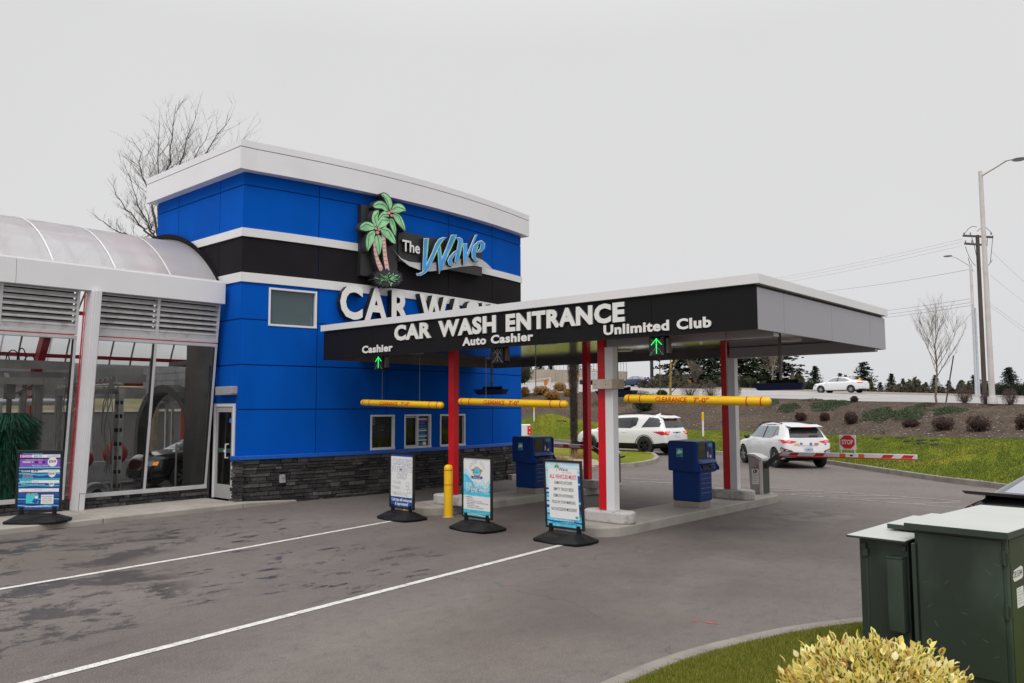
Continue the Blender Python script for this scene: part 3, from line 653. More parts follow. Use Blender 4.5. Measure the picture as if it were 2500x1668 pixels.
# office interior
mb = MB(); mb.box(-20.3, -16.6, 9.6, 18.4, .0, .05); mb.box(-20.3, -16.4, 9.6, 18.4, 3.2, 3.3)
mb.box(-18.9, -18.8, 11.0, 18.4, .05, 3.2); mb.box(-20.3, -16.7, 11.3, 11.4, 3.3, 7.4)
mb.build('inner_wall', INT, bld, world=True)
mb = MB(); mb.box(-18.3, -16.9, 12.3, 12.9, 0.05, .95); mb.box(-17.6, -17.1, 13.5, 15.6, .05, .98); mb.box(-18.7, -18.4, 14, 16.5, .05, 1.9); mb.build('counter', STEELD, bld, world=True)
# roof top
mb = MB(); mb.box(XL, -16.3, YC+.1, eR.y-.1, 7.5, 7.6); mb.build('roof', DARK, bld, world=True)
# door
dz0, dz1 = .105, 2.22; dr = MB()
for a, b, c, d in ((-17.365, -17.30, dz0, dz1), (-16.53, -16.465, dz0, dz1), (-17.30, -16.53, 2.15, dz1)): dr.box(a, b, YC-.03, YC+.06, c, d)
dj = dr.build('door_frame', ALU, bld, world=True, bevel=.004)
dl = MB()
for a, b, c, d in ((-17.29, -17.21, dz0+.01, 2.14), (-16.60, -16.54, dz0+.01, 2.14), (-17.21, -16.60, 2.03, 2.14), (-17.21, -16.60, dz0+.01, .42)): dl.box(a, b, YC-.012, YC+.032, c, d)
dleaf = dl.build('door', pm('door_alu', (0.52, 0.51, 0.50), .4, metal=.3, var=.05), bld, world=True, bevel=.003)
MB().box(-17.22, -16.59, YC+.008, YC+.014, .41, 2.04).build('glass', GLD, dleaf, world=True)
mb = MB(); mb.path([(-16.70, YC-.012, 1.02), (-16.70, YC-.085, 1.02), (-16.70, YC-.085, 1.32), (-16.70, YC-.012, 1.32)], .013); mb.build('handle', WHT, dleaf, world=True)
mb = MB(); mb.prism([(-16.67+.05*math.cos(i*.52), 1.84+.055*math.sin(i*.52)) for i in range(12)], lambda x, y, d: Vector((x, YC-d, y)), -.006, -.003)
mb.box(-17.2, -16.63, YC+.0, YC+.006, 1.13, 1.22, 1); mb.box(-16.93, -16.83, YC-.002, YC+.004, 1.14, 1.19, 2)
mb.build('sticker', [pm('print_blue2', (0.01, 0.2, 0.6), .5), pm('frost', (0.05, .10, .08), .5), SIGNW], dleaf, world=True)
# wall light above the door
mb = MB(); mb.prism([(-17.06, 2.41), (-16.40, 2.41), (-16.38, 2.45), (-16.38, 2.60), (-17.06, 2.60)], lambda x, y, d: Vector((x, YC-d, y)), 0.0, .17)
mb.build('wall_light', pm('lamp_grey', (0.42, 0.41, 0.43), .4, metal=.3, var=.05), bld, world=True, bevel=.01)
mb = MB(); mb.hexa([FA(-4.02, .44, .09), FA(-3.88, .44, .09), FA(-3.88, .44, .17), FA(-4.02, .44, .17), FA(-4.02, .62, .09), FA(-3.88, .62, .09), FA(-3.89, .63, .15), FA(-4.01, .63, .15)])
mb.build('outlet_cover', pm('dull_cover', (0.30, 0.30, 0.31), .5, stain=(.1, .1, .1), sts=12, stamt=.8), bld, world=True, bevel=.012)

# ------------------------------------------------------------------ wall sign: box, palms, lettering
BR = [.845, .845]
sign = thing('wall_sign', 'large illuminated-style wall sign with two green palm trees and blue script on the blue building', 'sign', (-15.8, 14, 5.0))
SB = pm('sign_box_black', (0.020, 0.019, 0.021), .5, var=.1)
mb = MB()
def fbox(mb, s0, s1, z0, z1, o0, o1, mi=0, n=4):
    for i in range(n):
        a, b = lerp(s0, s1, i/n), lerp(s0, s1, (i+1)/n)
        mb.hexa([FA(a, z0, o0), FA(b, z0, o0), FA(b, z0, o1), FA(a, z0, o1), FA(a, z1, o0), FA(b, z1, o0), FA(b, z1, o1), FA(a, z1, o1)], mi)
fbox(mb, -2.05, -1.55, 5.35, 7.12, .005, .16); fbox(mb, -1.55, -.95, 5.35, 6.56, .005, .16)
TL = gS(974, 562, .2); BRp = gS(1176.7, 668, .2); fbox(mb, -.95, BRp[0], 5.84, 6.62, .005, .2, 0, 8)
mb.build('backing_box', SB, sign, world=True)
SH = (974-870, 0)
def pp(pts): return [gS(870+x/6.27, 460+y/6.27, .34) for x, y in pts]
def pw(pts): return [gS(980+x/10.217, 560+y/10.217, .30) for x, y in pts]
def p4(pts): return [gS(780+x/4.356, 440+y/4.356, .21) for x, y in pts]
def smoothpoly(P, it=1):
    for _ in range(it):
        Q = []
        for i, p in enumerate(P):
            q = P[(i+1) % len(P)]; Q.append((p[0]*.78+q[0]*.22, p[1]*.78+q[1]*.22)); Q.append((p[0]*.22+q[0]*.78, p[1]*.22+q[1]*.78))
        P = Q
    return P
def inflate(P, d):
    n = len(P); A = sum(P[i][0]*P[(i+1) % n][1]-P[(i+1) % n][0]*P[i][1] for i in range(n)); s = 1 if A > 0 else -1; Q = []
    for i in range(n):
        a, b, c = P[i-1], P[i], P[(i+1) % n]; e1 = (b[0]-a[0], b[1]-a[1]); e2 = (c[0]-b[0], c[1]-b[1])
        nx = nz = 0
        for ex, ez in (e1, e2):
            l = math.hypot(ex, ez) or 1; nx += s*ez/l; nz += -s*ex/l
        l = math.hypot(nx, nz) or 1; Q.append((b[0]+nx/l*d, b[1]+nz/l*d))
    return Q
def tri_prism(mb, P, o0, o1, mi=0, side=None):
    """extrude a (possibly concave) outline on the facade"""
    from mathutils.geometry import tessellate_polygon
    T = tessellate_polygon([[Vector((p[0], p[1], 0)) for p in P]]); n = len(P)
    mb.add([FA(p[0], p[1], o0) for p in P]+[FA(p[0], p[1], o1) for p in P], [tuple(n+i for i in tr) for tr in T]+[tuple(tr) for tr in T], mi)
    b = len(mb.v)-2*n
    for i in range(n): mb.f.append([b+i, b+(i+1) % n, b+n+(i+1) % n, b+n+i]); mb.m.append(mi if side is None else side)
LV = [[(375,90),(430,75),(490,110),(530,170),(550,240),(535,300),(510,340),(490,290),(460,220),(430,150)],
 [(255,270),(290,215),(350,195),(410,205),(445,240),(480,300),(490,345),(440,350),(400,310),(350,305),(320,305),(280,295)],
 [(540,325),(570,260),(620,235),(690,245),(735,290),(760,345),(700,350),(650,375),(590,370),(550,375)],
 [(555,390),(610,380),(670,420),(710,490),(740,580),(745,660),(700,610),(650,560),(600,500),(570,450)],
 [(500,470),(550,460),(590,540),(605,640),(600,735),(560,670),(530,600),(510,540)],
 [(345,430),(390,370),(440,350),(485,400),(500,440),(440,430),(380,450),(335,485)],
 [(240,430),(270,350),(350,335),(330,400),(325,450),(330,520),(310,600),(270,560),(240,500)],
 [(315,600),(330,500),(370,450),(440,440),(520,495),(490,530),(440,570),(390,595),(350,615)],
 [(45,620),(70,560),(130,515),(200,520),(260,560),(290,610),(230,640),(190,645),(150,655),(120,650),(75,640)],
 [(285,650),(220,655),(165,710),(145,800),(150,880),(168,970),(200,910),(250,830),(275,740)],
 [(280,740),(340,710),(390,770),(385,880),(345,1040),(310,930),(290,830)],
 [(365,620),(430,595),(500,630),(560,710),(590,800),(598,855),(540,830),(500,790),(430,740),(380,690)]]
VEIN = [[(400,95),(470,180),(505,330)],[(265,265),(340,235),(430,260),(485,330)],[(545,330),(620,280),(755,330)],[(560,385),(650,430),(735,640)],[(525,470),(570,560),(600,720)],[(345,470),(400,400),(490,400)],
 [(340,345),(270,450),(310,590)],[(320,590),(390,480),(515,495)],[(50,610),(150,545),(285,605)],[(280,655),(190,720),(165,950)],[(315,725),(340,850),(345,1030)],[(370,620),(480,650),(590,840)]]
TR_ = [[(255,770),(290,770),(300,900),(345,1080),(400,1200),(425,1300),(370,1300),(310,1150),(270,980)],[(390,710),(440,705),(450,850),(470,1050),(510,1260),(455,1280),(420,1100),(400,900)],[(420,590),(465,555),(455,600),(430,600)]]
PG = pm('palm_green', (0.30, 0.66, 0.33), .5, var=.35, vs=4); PGL = pm('palm_line', (0.03, 0.09, 0.05), .5); PPK = pm('palm_pink', (0.76, 0.46, 0.42), .5, var=.08, vs=5); PCO = pm('palm_coral', (0.78, 0.30, 0.30), .45, var=.25, vs=14)
PUR = pm('sign_edge', (0.030, 0.028, 0.034), .6)
bk = MB(); gr = MB(); tk = MB(); vn = MB(); cc = MB()
for i, l in enumerate(LV):
    P = smoothpoly(pp(l)); tri_prism(bk, inflate(P, .028), .17, .335-.0007*i); tri_prism(gr, P, .336, .346+.0015*i)
for i, l in enumerate(TR_):
    P = pp(l); tri_prism(bk, inflate(P, .026), .17, .332-.001*i); tri_prism(tk, P, .333, .339+.001*i)
for j, tr in enumerate(TR_[:2]):
    cl = [(272,780),(285,950),(325,1110),(380,1230),(400,1295)] if j == 0 else [(415,715),(425,880),(445,1070),(480,1265)]
    for k in range(9):
        t_ = (k+.5)/9*(len(cl)-1); a = cl[int(t_)]; b_ = cl[int(t_)+1]; q = (lerp(a[0], b_[0], t_-int(t_)), lerp(a[1], b_[1], t_-int(t_)))
        P = pp([(q[0]-24, q[1]-4), (q[0], q[1]+5), (q[0]+24, q[1]-5), (q[0]+24, q[1]), (q[0], q[1]+10), (q[0]-24, q[1]+2)]); tri_prism(vn, P, .338, .3425)
def vline(mb, pts, w, o0, o1):
    for a, b_ in zip(pts, pts[1:]):
        d = (b_[0]-a[0], b_[1]-a[1]); l = math.hypot(*d); nx, nz = -d[1]/l*w, d[0]/l*w
        tri_prism(mb, [(a[0]-nx, a[1]-nz), (b_[0]-nx, b_[1]-nz), (b_[0]+nx, b_[1]+nz), (a[0]+nx, a[1]+nz)], o0, o1)
for i, l in enumerate(VEIN): vline(vn, pp(l), .0055, .34, .352+.0015*i)
for x, y, q in ((290,620,30),(340,635,28),(315,680,38),(490,380,33),(530,355,30),(530,420,30)):
    s_, z_ = gS(870+x/6.27, 460+y/6.27, .34); rr = q/6.27/135; tri_prism(cc, [(s_+rr*math.cos(a*.45), z_+rr*math.sin(a*.45)) for a in range(14)], .34, .375)
bu = [];
for i in range(46):
    a = 2*math.pi*i/46; rx, ry = (250, 150) if i % 2 == 0 else (205, 112)
    bu.append((478+rx*math.cos(a)*(1 if i % 4 else .93), 1375+ry*math.sin(a)))
tri_prism(bk, inflate(pp(bu), 0.0), .16, .36)
rb = random.Random(2)
for i in range(54):
    a = rb.uniform(0, 6.28); q = rb.uniform(.15, .9); cx_, cy_ = 478+205*q*math.cos(a), 1385+110*q*math.sin(a); l = rb.uniform(35, 75); a2 = a+rb.uniform(-.5, .5); dx, dy = math.cos(a2)*l*.5, math.sin(a2)*l*.4; px, py = -dy*.16, dx*.16+2
    tri_prism(gr, pp([(cx_-dx, cy_-dy), (cx_+px, cy_+py), (cx_+dx, cy_+dy), (cx_-px, cy_-py)]), .362, .368+.0004*i)
bk.build('palm_backing', PUR, sign, world=True); gr.build('palm_leaves', PG, sign, world=True); tk.build('palm_trunks', PPK, sign, world=True); vn.build('palm_outlines', PGL, sign, world=True); cc.each('coconut', PCO, sign, world=True, bevel=.01)
# swoosh
sw = [(785,735),(830,795),(870,835),(950,868),(1060,880),(1200,880),(1400,858),(1550,825),(1650,818),(1720,845),(1775,885),(1835,945),(1725,925),(1640,908),(1500,922),(1300,958),(1150,972),(1060,955),(950,912),(860,840)]
mb = MB(); tri_prism(mb, p4(sw), .201, .225); mb.build('wave_swoosh', pm('swoosh_silver', (0.55, 0.55, 0.57), .4), sign, world=True)
WV = [[(560,230),(682,230),(612,930),(560,1010),(524,1050)],
 [(1120,208),(1030,205),(930,250),(850,370),(760,600),(600,930),(530,1060),(440,1110),(370,1105),(390,1150),(480,1150),(600,1080),(680,980),(780,770),(900,520),(960,380),(1030,270)],
 [(902,500),(965,370),(992,780),(985,960),(940,1105)],[(1240,145),(1382,145),(1125,720),(940,1105),(945,1010),(985,780),(1110,480)],
 [(1385,520),(1300,570),(1200,680),(1150,790),(1180,880),(1250,920),(1310,910),(1262,850),(1250,760),(1290,690),(1370,570)],
 [(1350,210),(1450,205),(1520,260),(1530,350),(1450,670),(1410,800),(1325,810),(1400,420),(1420,300),(1390,240)],
 [(1535,368),(1635,355),(1630,640),(1600,790),(1550,880)],[(1835,150),(1890,140),(1660,660),(1550,880),(1560,800),(1625,640)],
 [(1930,800),(1830,790),(1760,700),(1750,560),(1800,400),(1900,310),(2000,285),(2080,360),(2070,460),(1990,560),(1890,580),(1900,550),(1960,480),(1975,380),(1940,340),(1890,430),(1850,560),(1840,650),(1870,740)]]
wb = MB(); wf = MB(); wg = MB(); wk = MB()
for i, l in enumerate(WV):
    P = pw(l); tri_prism(wk, inflate(P, .012), .201, .30-.0005*i); tri_prism(wb, inflate(P, .011), .3002, .3065+.0004*i); tri_prism(wf, inflate(P, -.008), .302, .315+.0006*i)
for l in ([(655,250),(640,400),(622,720)],[(1040,250),(960,370),(880,520),(790,740)],[(960,420),(995,730)],[(1350,190),(1240,440),(1120,690)],[(1500,290),(1495,400),(1440,650)],[(2060,340),(2060,440)],[(1900,430),(1850,580)]):
    vline(wg, pw(l), .010, .31, .3235)
wk.build('script_returns', INK, sign, world=True); wb.build('script_edge', SIGNW, sign, world=True); wf.build('script_face', pm('script_blue', (0.035, 0.33, 0.72), .4, var=.3, vs=1.5), sign, world=True); wg.build('script_highlight', pm('script_lime', (0.42, 0.72, 0.22), .4), sign, world=True)
a, b_ = gS(780+890/4.356, 440+745/4.356, .30), gS(780+1068/4.356, 440+775/4.356, .30)
mb = MB(); text(mb, 'The', lambda x, z, d: FA(x, z, d), a[0]-.02, b_[0]+.01, 6.105, .285, .201, .29, bold=.02, side=1); mb.build('small_lettering', [LETW, INK], sign, world=True)
# channel letters CAR WASH
cl_ = thing('channel_letters', 'big white CAR WASH letters with black sides above the canopy on the blue wall', 'sign letters', (-15.9, 14, 4.3))
WT = [('C', -2.63, -2.01), ('A', -1.955, -1.28), ('R', -1.16, -.585), ('W', -.26, .76), ('A', .76, 1.42), ('S', 1.50, 2.06), ('H', 2.18, 2.72)]
for ch, a, b_ in WT:
    mb = MB(); text(mb, ch, lambda x, z, d: FA(x, z, d), a, b_, 4.285, .77, .04, .22, bold=.035, side=1); mb.build('letter', [LETW, INK], cl_, world=True)

# ================================================================== ENTRANCE CANOPY
can = thing('entrance_canopy', 'flat roofed canopy over the pay lanes with a black lettered fascia and silver edge', 'canopy', (-10, 13.6, 0))
cx0, cx1, cy0, cy1 = -15.3, -4.92, 10.8, 16.5
mb = MB()
for a, b_ in zip([cx0, -13.54, -11.23, -8.95, -6.66], [-13.54, -11.23, -8.95, -6.66, cx1]): mb.box(a+.003, b_-.003, cy0, cy0+.03, 3.2, 3.83)
mb.build('front_fascia', BLK, can, world=True)
mb = MB()
for a, b_ in zip([cy0+.002, 11.71, 13.66, 15.62], [11.71, 13.66, 15.62, cy1-.002]): mb.box(cx1-.03, cx1+.004, a+.004, b_-.004, 3.2, 3.80)
mb.build('side_fascia', GRYP, can, world=True)
mb = MB(); mb.box(cx0, cx1-.03, cy1-.03, cy1, 3.2, 3.83); mb.box(cx0, cx0+.03, cy0+.03, cy1-.03, 3.2, 3.83); mb.build('rear_fascia', INT, can, world=True)
mb = MB(); mb.box(cx0+.035, cx1-.04, cy0+.035, cy1-.035, 3.805, 3.845); mb.build('shadow_gap', INK, can, world=True)
mb = MB(); o_ = .05
for a, b_, c, d in ((cx0-o_, cx1+o_, cy0-o_, cy0+.06), (cx0-o_, cx1+o_, cy1-.06, cy1+o_), (cx1-.06, cx1+o_, cy0+.06, cy1-.06), (cx0-o_, cx0+.06, cy0+.06, cy1-.06)): mb.box(a, b_, c, d, 3.85, 3.985)
mb.build('coping', WHT, can, world=True); mb = MB(); mb.box(cx0+.06, cx1-.06, cy0+.06, cy1-.06, 3.88, 3.93); mb.build('roof_deck', INT, can, world=True)
# glossy ribbed soffit
SOF = bpy.data.materials.new('soffit_metal'); SOF.use_nodes = True; t = SOF.node_tree; p = t.nodes['Principled BSDF']
p.inputs['Base Color'].default_value = (0.58, 0.56, 0.50, 1); p.inputs['Metallic'].default_value = .95; p.inputs['Roughness'].default_value = .10
g = t.nodes.new('ShaderNodeNewGeometry'); wv = t.nodes.new('ShaderNodeTexWave'); wv.bands_direction = 'Y'; wv.inputs['Scale'].default_value = 1.05; wv.inputs['Distortion'].default_value = .4; wv.inputs['Detail Scale'].default_value = .5
t.links.new(g.outputs['Position'], wv.inputs[0]); b = t.nodes.new('ShaderNodeBump'); b.inputs['Strength'].default_value = .012; b.inputs['Distance'].default_value = .05; t.links.new(wv.outputs['Fac'], b.inputs['Height']); t.links.new(b.outputs[0], p.inputs['Normal'])
mb = MB(); y = cy0+.032
while y < cy1-.05:
    y2 = min(y+.305, cy1-.032); mb.box(cx0+.032, cx1-.034, y+.004, y2-.004, 3.37, 3.39); y = y2
mb.build('soffit', SOF, can, world=True)
mb = MB()
for xx in (-13.9, -10.0, -6.2):
    for yy in (12.3, 15.0): mb.lathe([(.001, 3.345), (.20, 3.345), (.225, 3.372)], (xx, yy, 0), 20)
mb.each('soffit_light', pm('lens_grey', (0.45, 0.42, 0.38), .3), can, world=True)
mb = MB(); mb.box(-7.95, cx1-.04, 11.42, 11.6, 3.14, 3.36); mb.box(-7.95, cx1-.04, 16.0, 16.15, 3.14, 3.36); mb.each('outrigger_beam', GRYP, can, world=True, bevel=.004)
mb = MB(); mb.box(-15.95, cx0-.002, 12.2, 16.4, 3.36, 3.75); mb.build('gap_blocker', INT, can, world=True)  # unseen slab, added to keep gap light off the wall under the canopy
for xx, sd_ in ((-8.02, 1), (-11.76, -1)):
    for yy in (11.45, 16.02):
        mb = MB(); x0_ = xx-.15 if sd_ > 0 else xx-.13; mb.box(x0_, x0_+.15, yy, yy+.15, .36, 3.37); mb.box(x0_+.02, x0_+.13, yy-.004, yy, .36, 3.37)
        mb.build('red_post', RED, can, world=True, bevel=.006)
        mb = MB(); mb.box(xx+.003, xx+.165, yy+.0, yy+.16, .355, 3.14)
        if sd_ > 0: mb.build('silver_post', ALU, can, world=True, bevel=.006)
        mb = MB(); fx = xx if sd_ > 0 else xx-.08; mb.prism(arc(fx-.28, yy+.08, .2, 90, 270, 8)+arc(fx+.30, yy+.08, .2, -90, 90, 8), lambda x, y, d: (x, y, d), .155, .355)
        mb.build('footing', CONCW, can, world=True, bevel=.035, seg=3)
# lettering
def YF(Y): return lambda x, z, d: Vector((x, Y-d, z))
F0 = YF(cy0)
for body, x0_, x1_, z_, h_ in (('CAR', -12.80, -11.68, 3.505, .285), ('WASH', -11.48, -9.94, 3.50, .285), ('ENTRANCE', -9.70, -7.14, 3.49, .285)):
    mb = MB(); text(mb, body, F0, x0_, x1_, z_, h_, .002, .032, bold=.05, side=1, space=1.10); mb.build('raised_lettering', [LETW, pm('letter_side', (0.22, 0.215, 0.21), .6)], can, world=True)
for body, x0_, x1_, z_, h_ in (('Cashier', -13.87, -12.86, 3.287, .145), ('Auto', -10.82, -10.20, 3.283, .145), ('Cashier', -10.08, -9.06, 3.283, .145), ('Unlimited', -7.56, -6.34, 3.283, .15), ('Club', -6.21, -5.63, 3.283, .15)):
    mb = MB(); text(mb, body, F0, x0_, x1_, z_, h_, .002, .022, bold=.04, side=1, space=1.08); mb.build('raised_lettering', [LETW, MATS['letter_side']], can, world=True)
# ---------------------------------------------------------------- things hung from the canopy
GRN_ON = pm('green_led', (0.05, 0.8, 0.2), .4, emit=(0.03, 1.0, 0.20), es=1.2); LED_OFF = pm('led_off', (0.72, 0.72, 0.74), .5)
def signal(x, zb, on, label, side=True):
    t_ = thing('lane_signal', label, 'lane signal', (x, 11.0, zb), 0, 'lane signals under the canopy fascia')
    MB().box(-.15, .15, 0, .16, 0, .33).build('housing', BLKP, t_, bevel=.02)
    MB().box(-.135, .135, -.004, .002, .015, .315).build('lens', pm('signal_face', (0.012, 0.018, 0.017), .25), t_)
    mb = MB()
    for a, b_ in (((-.115, .025), (.115, .30)), ((.115, .025), (-.115, .30))):
        for k in range(17): mb.ball((lerp(a[0], b_[0], k/16), -.006, lerp(a[1], b_[1], k/16)), .0060, 4)
    mb.build('cross_leds', LED_OFF, t_)
    mb = MB(); dots = [(0, .05+.0125*k) for k in range(19)]+[(s_*.0115*k, .278-.0115*k) for k in range(9) for s_ in (-1, 1)]
    for q in dots: mb.ball((q[0], -.009, q[1]), .0078 if on else .005, 5)
    mb.build('arrow_leds', GRN_ON if on else LED_OFF, t_)
    mb = MB(); mb.tube((.0, .08, .33), (.0, .08, 3.37-zb), .015); mb.box(.15, .19, .03, .13, .05, .28)
    mb.build('bracket', STEELD, t_); return t_
signal(-6.70, 2.90, True, 'lane signal showing a green arrow below the word Club', )
signal(-13.58, 2.92, True, 'lane signal showing a green arrow below the word Cashier at the left end')
signal(-10.11, 2.92, False, 'unlit lane signal with grey cross and arrow, between the two green ones')
def clearance(x0_, x1_, z0_, z1_, label, c0, c1):
    Y = 11.12; t_ = thing('clearance_bar', label, 'clearance bar', (x0_, Y, z0_), 0, 'hanging yellow clearance bars')
    d = Vector((x1_-x0_, 0, z1_-z0_)); L = d.length; d.normalize(); up = Vector((-d.z, 0, d.x))
    def P(a, dy, du): return d*a+Vector((0, dy, 0))+up*du
    mb = MB(); n = 20; prof = [(0, .001), (.008, .035), (.03, .058), (.06, .0675), (L-.06, .0675), (L-.03, .058), (L-.008, .035), (L, .001)]
    vs = [P(a, r*math.cos(2*math.pi*i/n), r*math.sin(2*math.pi*i/n)) for a, r in prof for i in range(n)]
    mb.add(vs, [(k*n+i, k*n+(i+1) % n, (k+1)*n+(i+1) % n, (k+1)*n+i) for k in range(len(prof)-1) for i in range(n)]); mb.build('tube', YEL, t_, smooth=True)
    mb = MB()
    for a in (.11, .32, L-.36, L-.14):
        vs = [P(a+b_, r*math.cos(2*math.pi*i/n), r*math.sin(2*math.pi*i/n)) for b_, r in ((0, .067), (0, .0695), (.018, .0695), (.018, .067)) for i in range(n)]
        mb.add(vs, [(k*n+i, k*n+(i+1) % n, (k+1)*n+(i+1) % n, (k+1)*n+i) for k in range(3) for i in range(n)])
    mb.each('band', REDT, t_)
    mb = MB(); fn = lambda x, z, dd: P(x, -math.sqrt(max(0, .0685**2-z*z))-dd, z)
    text(mb, 'CLEARANCE', fn, c0*L, c0*L+(c1-c0)*L*.60, -.036, .074, .001, bold=.022, slices=9); text(mb, "7'-0\"", fn, c0*L+(c1-c0)*L*.72, c1*L, -.036, .074, .001, bold=.022, slices=9)
    mb.build('lettering', REDT, t_)
    for a in (.27, .73):
        mb = MB(); b_ = P(a*L, 0, .066); top = 3.37-z0_; z = b_.z; k = 0
        while z < top-.01:
            w_ = .008 if k % 2 == 0 else .002; mb.box(b_.x-w_, b_.x+w_, -(.010-w_), .010-w_, z, min(z+.026, top)); z += .024; k += 1
        mb.build('chain', STEELD, t_)
clearance(-7.40, -4.90, 2.245, 2.175, 'hanging yellow clearance bar over the Unlimited Club lane nearest the camera', .25, .62)
clearance(-11.25, -8.57, 2.23, 2.155, 'middle hanging yellow clearance bar between the two red columns', .27, .60)
clearance(-14.30, -11.70, 2.232, 2.155, 'hanging yellow clearance bar in front of the office windows', .27, .64)
# blue-black hanging air blower troughs
NAVY = pm('navy_plastic', (0.006, 0.016, 0.085), .4, var=.1)
def trough(x, y, zb, label, sc=1.0):
    t_ = thing('hanging_blower', label, 'hanging unit', (x, y, zb), 0, 'dark troughs hung behind the clearance bars')
    mb = MB(); mb.hexa([(-.42*sc, -.09, 0), (.40*sc, -.09, 0), (.40*sc, .09, 0), (-.42*sc, .09, 0), (-.52*sc, -.13, .13), (.46*sc, -.13, .13), (.46*sc, .13, .13), (-.52*sc, .13, .13)]); mb.build('trough', NAVY, t_, bevel=.02)
    mb = MB(); mb.box(-.26*sc, .26*sc, -.05, .05, .13, .19); mb.tube((.26*sc, 0, .165), (.33*sc, 0, .165), .035, n=10); mb.build('motor', BLKP, t_, bevel=.006)
    MB().tube((0, 0, .19), (0, 0, 3.37-zb), .028, n=10).build('hanger', STEELD, t_)
trough(-6.06, 14.2, 2.40, 'dark blue trough hung on a pole, left of the white sedan')
trough(-13.25, 14.2, 2.42, 'dark trough hung on a pole in front of the blue wall')
trough(-10.0, 16.6, 2.36, 'dark trough half hidden behind the column with the beige box', .9) if False else None
trough(-7.95-1.0, 13.2, 2.30, 'dark trough half hidden behind the column with the beige box', .9)
mb = MB(); a, b_ = gY(1446, 929, 11.3), gY(1502, 949, 11.3)
jb = thing('junction_box', 'rust-stained beige metal box strapped round the front silver and red column', 'box', (a.x, 11.3, b_.z))
MB().box(0, .40, 0, .38, 0, .165).build('cover', pm('beige_metal', (0.50, 0.43, 0.36), .55, var=.1, vs=4, stain=(.35, .16, .10), sts=9, stamt=.7), jb, bevel=.006)
mb = MB(); mb.ball((.06, -.002, .075), .008, 6); mb.ball((.28, -.002, .075), .008, 6); mb.each('bolt', INK, jb)
# ================================================================== WASH TUNNEL
tun = thing('wash_tunnel', 'glazed car wash tunnel with a translucent barrel roof and leaning silver frames', 'building', (-20.3, 2, 0))
TY0, TY1 = -14.0, 9.26
def TW(y, z, o=0.0): return Vector((-17.4+.105*(z-.1)+o, y, z))        # leaning glazed wall facing the lanes
def TB(y, z, o=0.0): return Vector((-24.55-.02*(z-.1)-o, y, z))        # far wall
def leanbox(mb, fn, y0, y1, z0, z1, o0, o1, mi=0):
    return mb.hexa([fn(y0, z0, o0), fn(y1, z0, o0), fn(y1, z0, o1), fn(y0, z0, o1), fn(y0, z1, o0), fn(y1, z1, o0), fn(y1, z1, o1), fn(y0, z1, o1)], mi)
FRM = pm('frame_silver', (0.55, 0.545, 0.56), .45, var=.04, stain=(.4, .38, .37), sts=5, stamt=.4)
mb = MB(); mb.box(-17.05, -16.80, TY0, 4.99, 4.46, 4.94); mb.box(-17.05, -16.80, 4.996, 9.2, 4.46, 4.94)
mb.build('fascia', ALU, tun, world=True, bevel=.006)
mb = MB(); mb.box(-16.93, -16.86, TY0, 9.2, 4.94, 4.985); mb.build('gutter_lip', WHT, tun, world=True)
RC, RR = (-20.42, 2.05), 4.33
def barrel(a, y, r=RR): return Vector((RC[0]+r*math.cos(a), y, RC[1]+r*math.sin(a)))
A0, A1 = math.acos((-17.18-RC[0])/RR), math.pi-math.asin((3.42-RC[1])/RR)
PC = bpy.data.materials.new('polycarbonate'); PC.use_nodes = True; t = PC.node_tree; p = t.nodes['Principled BSDF']
p.inputs['Base Color'].default_value = (0.74, 0.74, 0.76, 1); p.inputs['Roughness'].default_value = .22; p.inputs['Specular IOR Level'].default_value = .5
o_ = t.nodes['Material Output']; tr = t.nodes.new('ShaderNodeBsdfTranslucent'); tr.inputs[0].default_value = (0.92, 0.92, 0.94, 1); ms = t.nodes.new('ShaderNodeMixShader'); ms.inputs[0].default_value = .62; tp_ = t.nodes.new('ShaderNodeBsdfTransparent'); tp_.inputs[0].default_value = (.96, .96, .97, 1); ms2 = t.nodes.new('ShaderNodeMixShader'); ms2.inputs[0].default_value = .05
g = t.nodes.new('ShaderNodeNewGeometry'); mp = t.nodes.new('ShaderNodeMapping'); mp.inputs['Scale'].default_value = (1, .25, 1.6); n = t.nodes.new('ShaderNodeTexNoise'); n.inputs['Scale'].default_value = 1.6; n.inputs['Detail'].default_value = 6
t.links.new(g.outputs['Position'], mp.inputs[0]); t.links.new(mp.outputs[0], n.inputs[0]); rr_ = t.nodes.new('ShaderNodeValToRGB'); e = rr_.color_ramp.elements; e[0].position = .42; e[0].color = (.93, .93, .95, 1); e[1].position = .75; e[1].color = (.80, .72, .78, 1)
t.links.new(n.outputs['Fac'], rr_.inputs[0]); t.links.new(rr_.outputs[0], p.inputs['Base Color'])
t.links.new(p.outputs[0], ms.inputs[1]); t.links.new(tr.outputs[0], ms.inputs[2]); t.links.new(ms.outputs[0], ms2.inputs[1]); t.links.new(tp_.outputs[0], ms2.inputs[2]); t.links.new(ms2.outputs[0], o_.inputs[0])
ribs = [9.26, 8.15, 6.97, 5.77, 4.57, 3.37, 2.17, .97, -.23, -1.43, -2.63, -3.83, -5.03, -6.23, -7.43, -8.63, -9.83, -11.03, -12.23, -13.4]
mb = MB(); NA = 36
for ya, yb in zip(ribs[1:], ribs[:-1]): mb.grid(lambda u, v: barrel(lerp(A0, A1, u), lerp(ya, yb, v)), NA, 2)
mb.grid(lambda u, v: barrel(lerp(math.pi/2+.04, A1, u), lerp(9.26, 20, v)), 20, 4); mb.build('barrel_roof', PC, tun, world=True, smooth=True)
for y in ribs[1:]: MB().grid(lambda u, v: barrel(lerp(A0, A1, u), y-.018+.036*v, RR+.012), NA, 2).build('roof_rib', pm('rib_white', (.66, .655, .66), .5), tun, world=True, smooth=True)
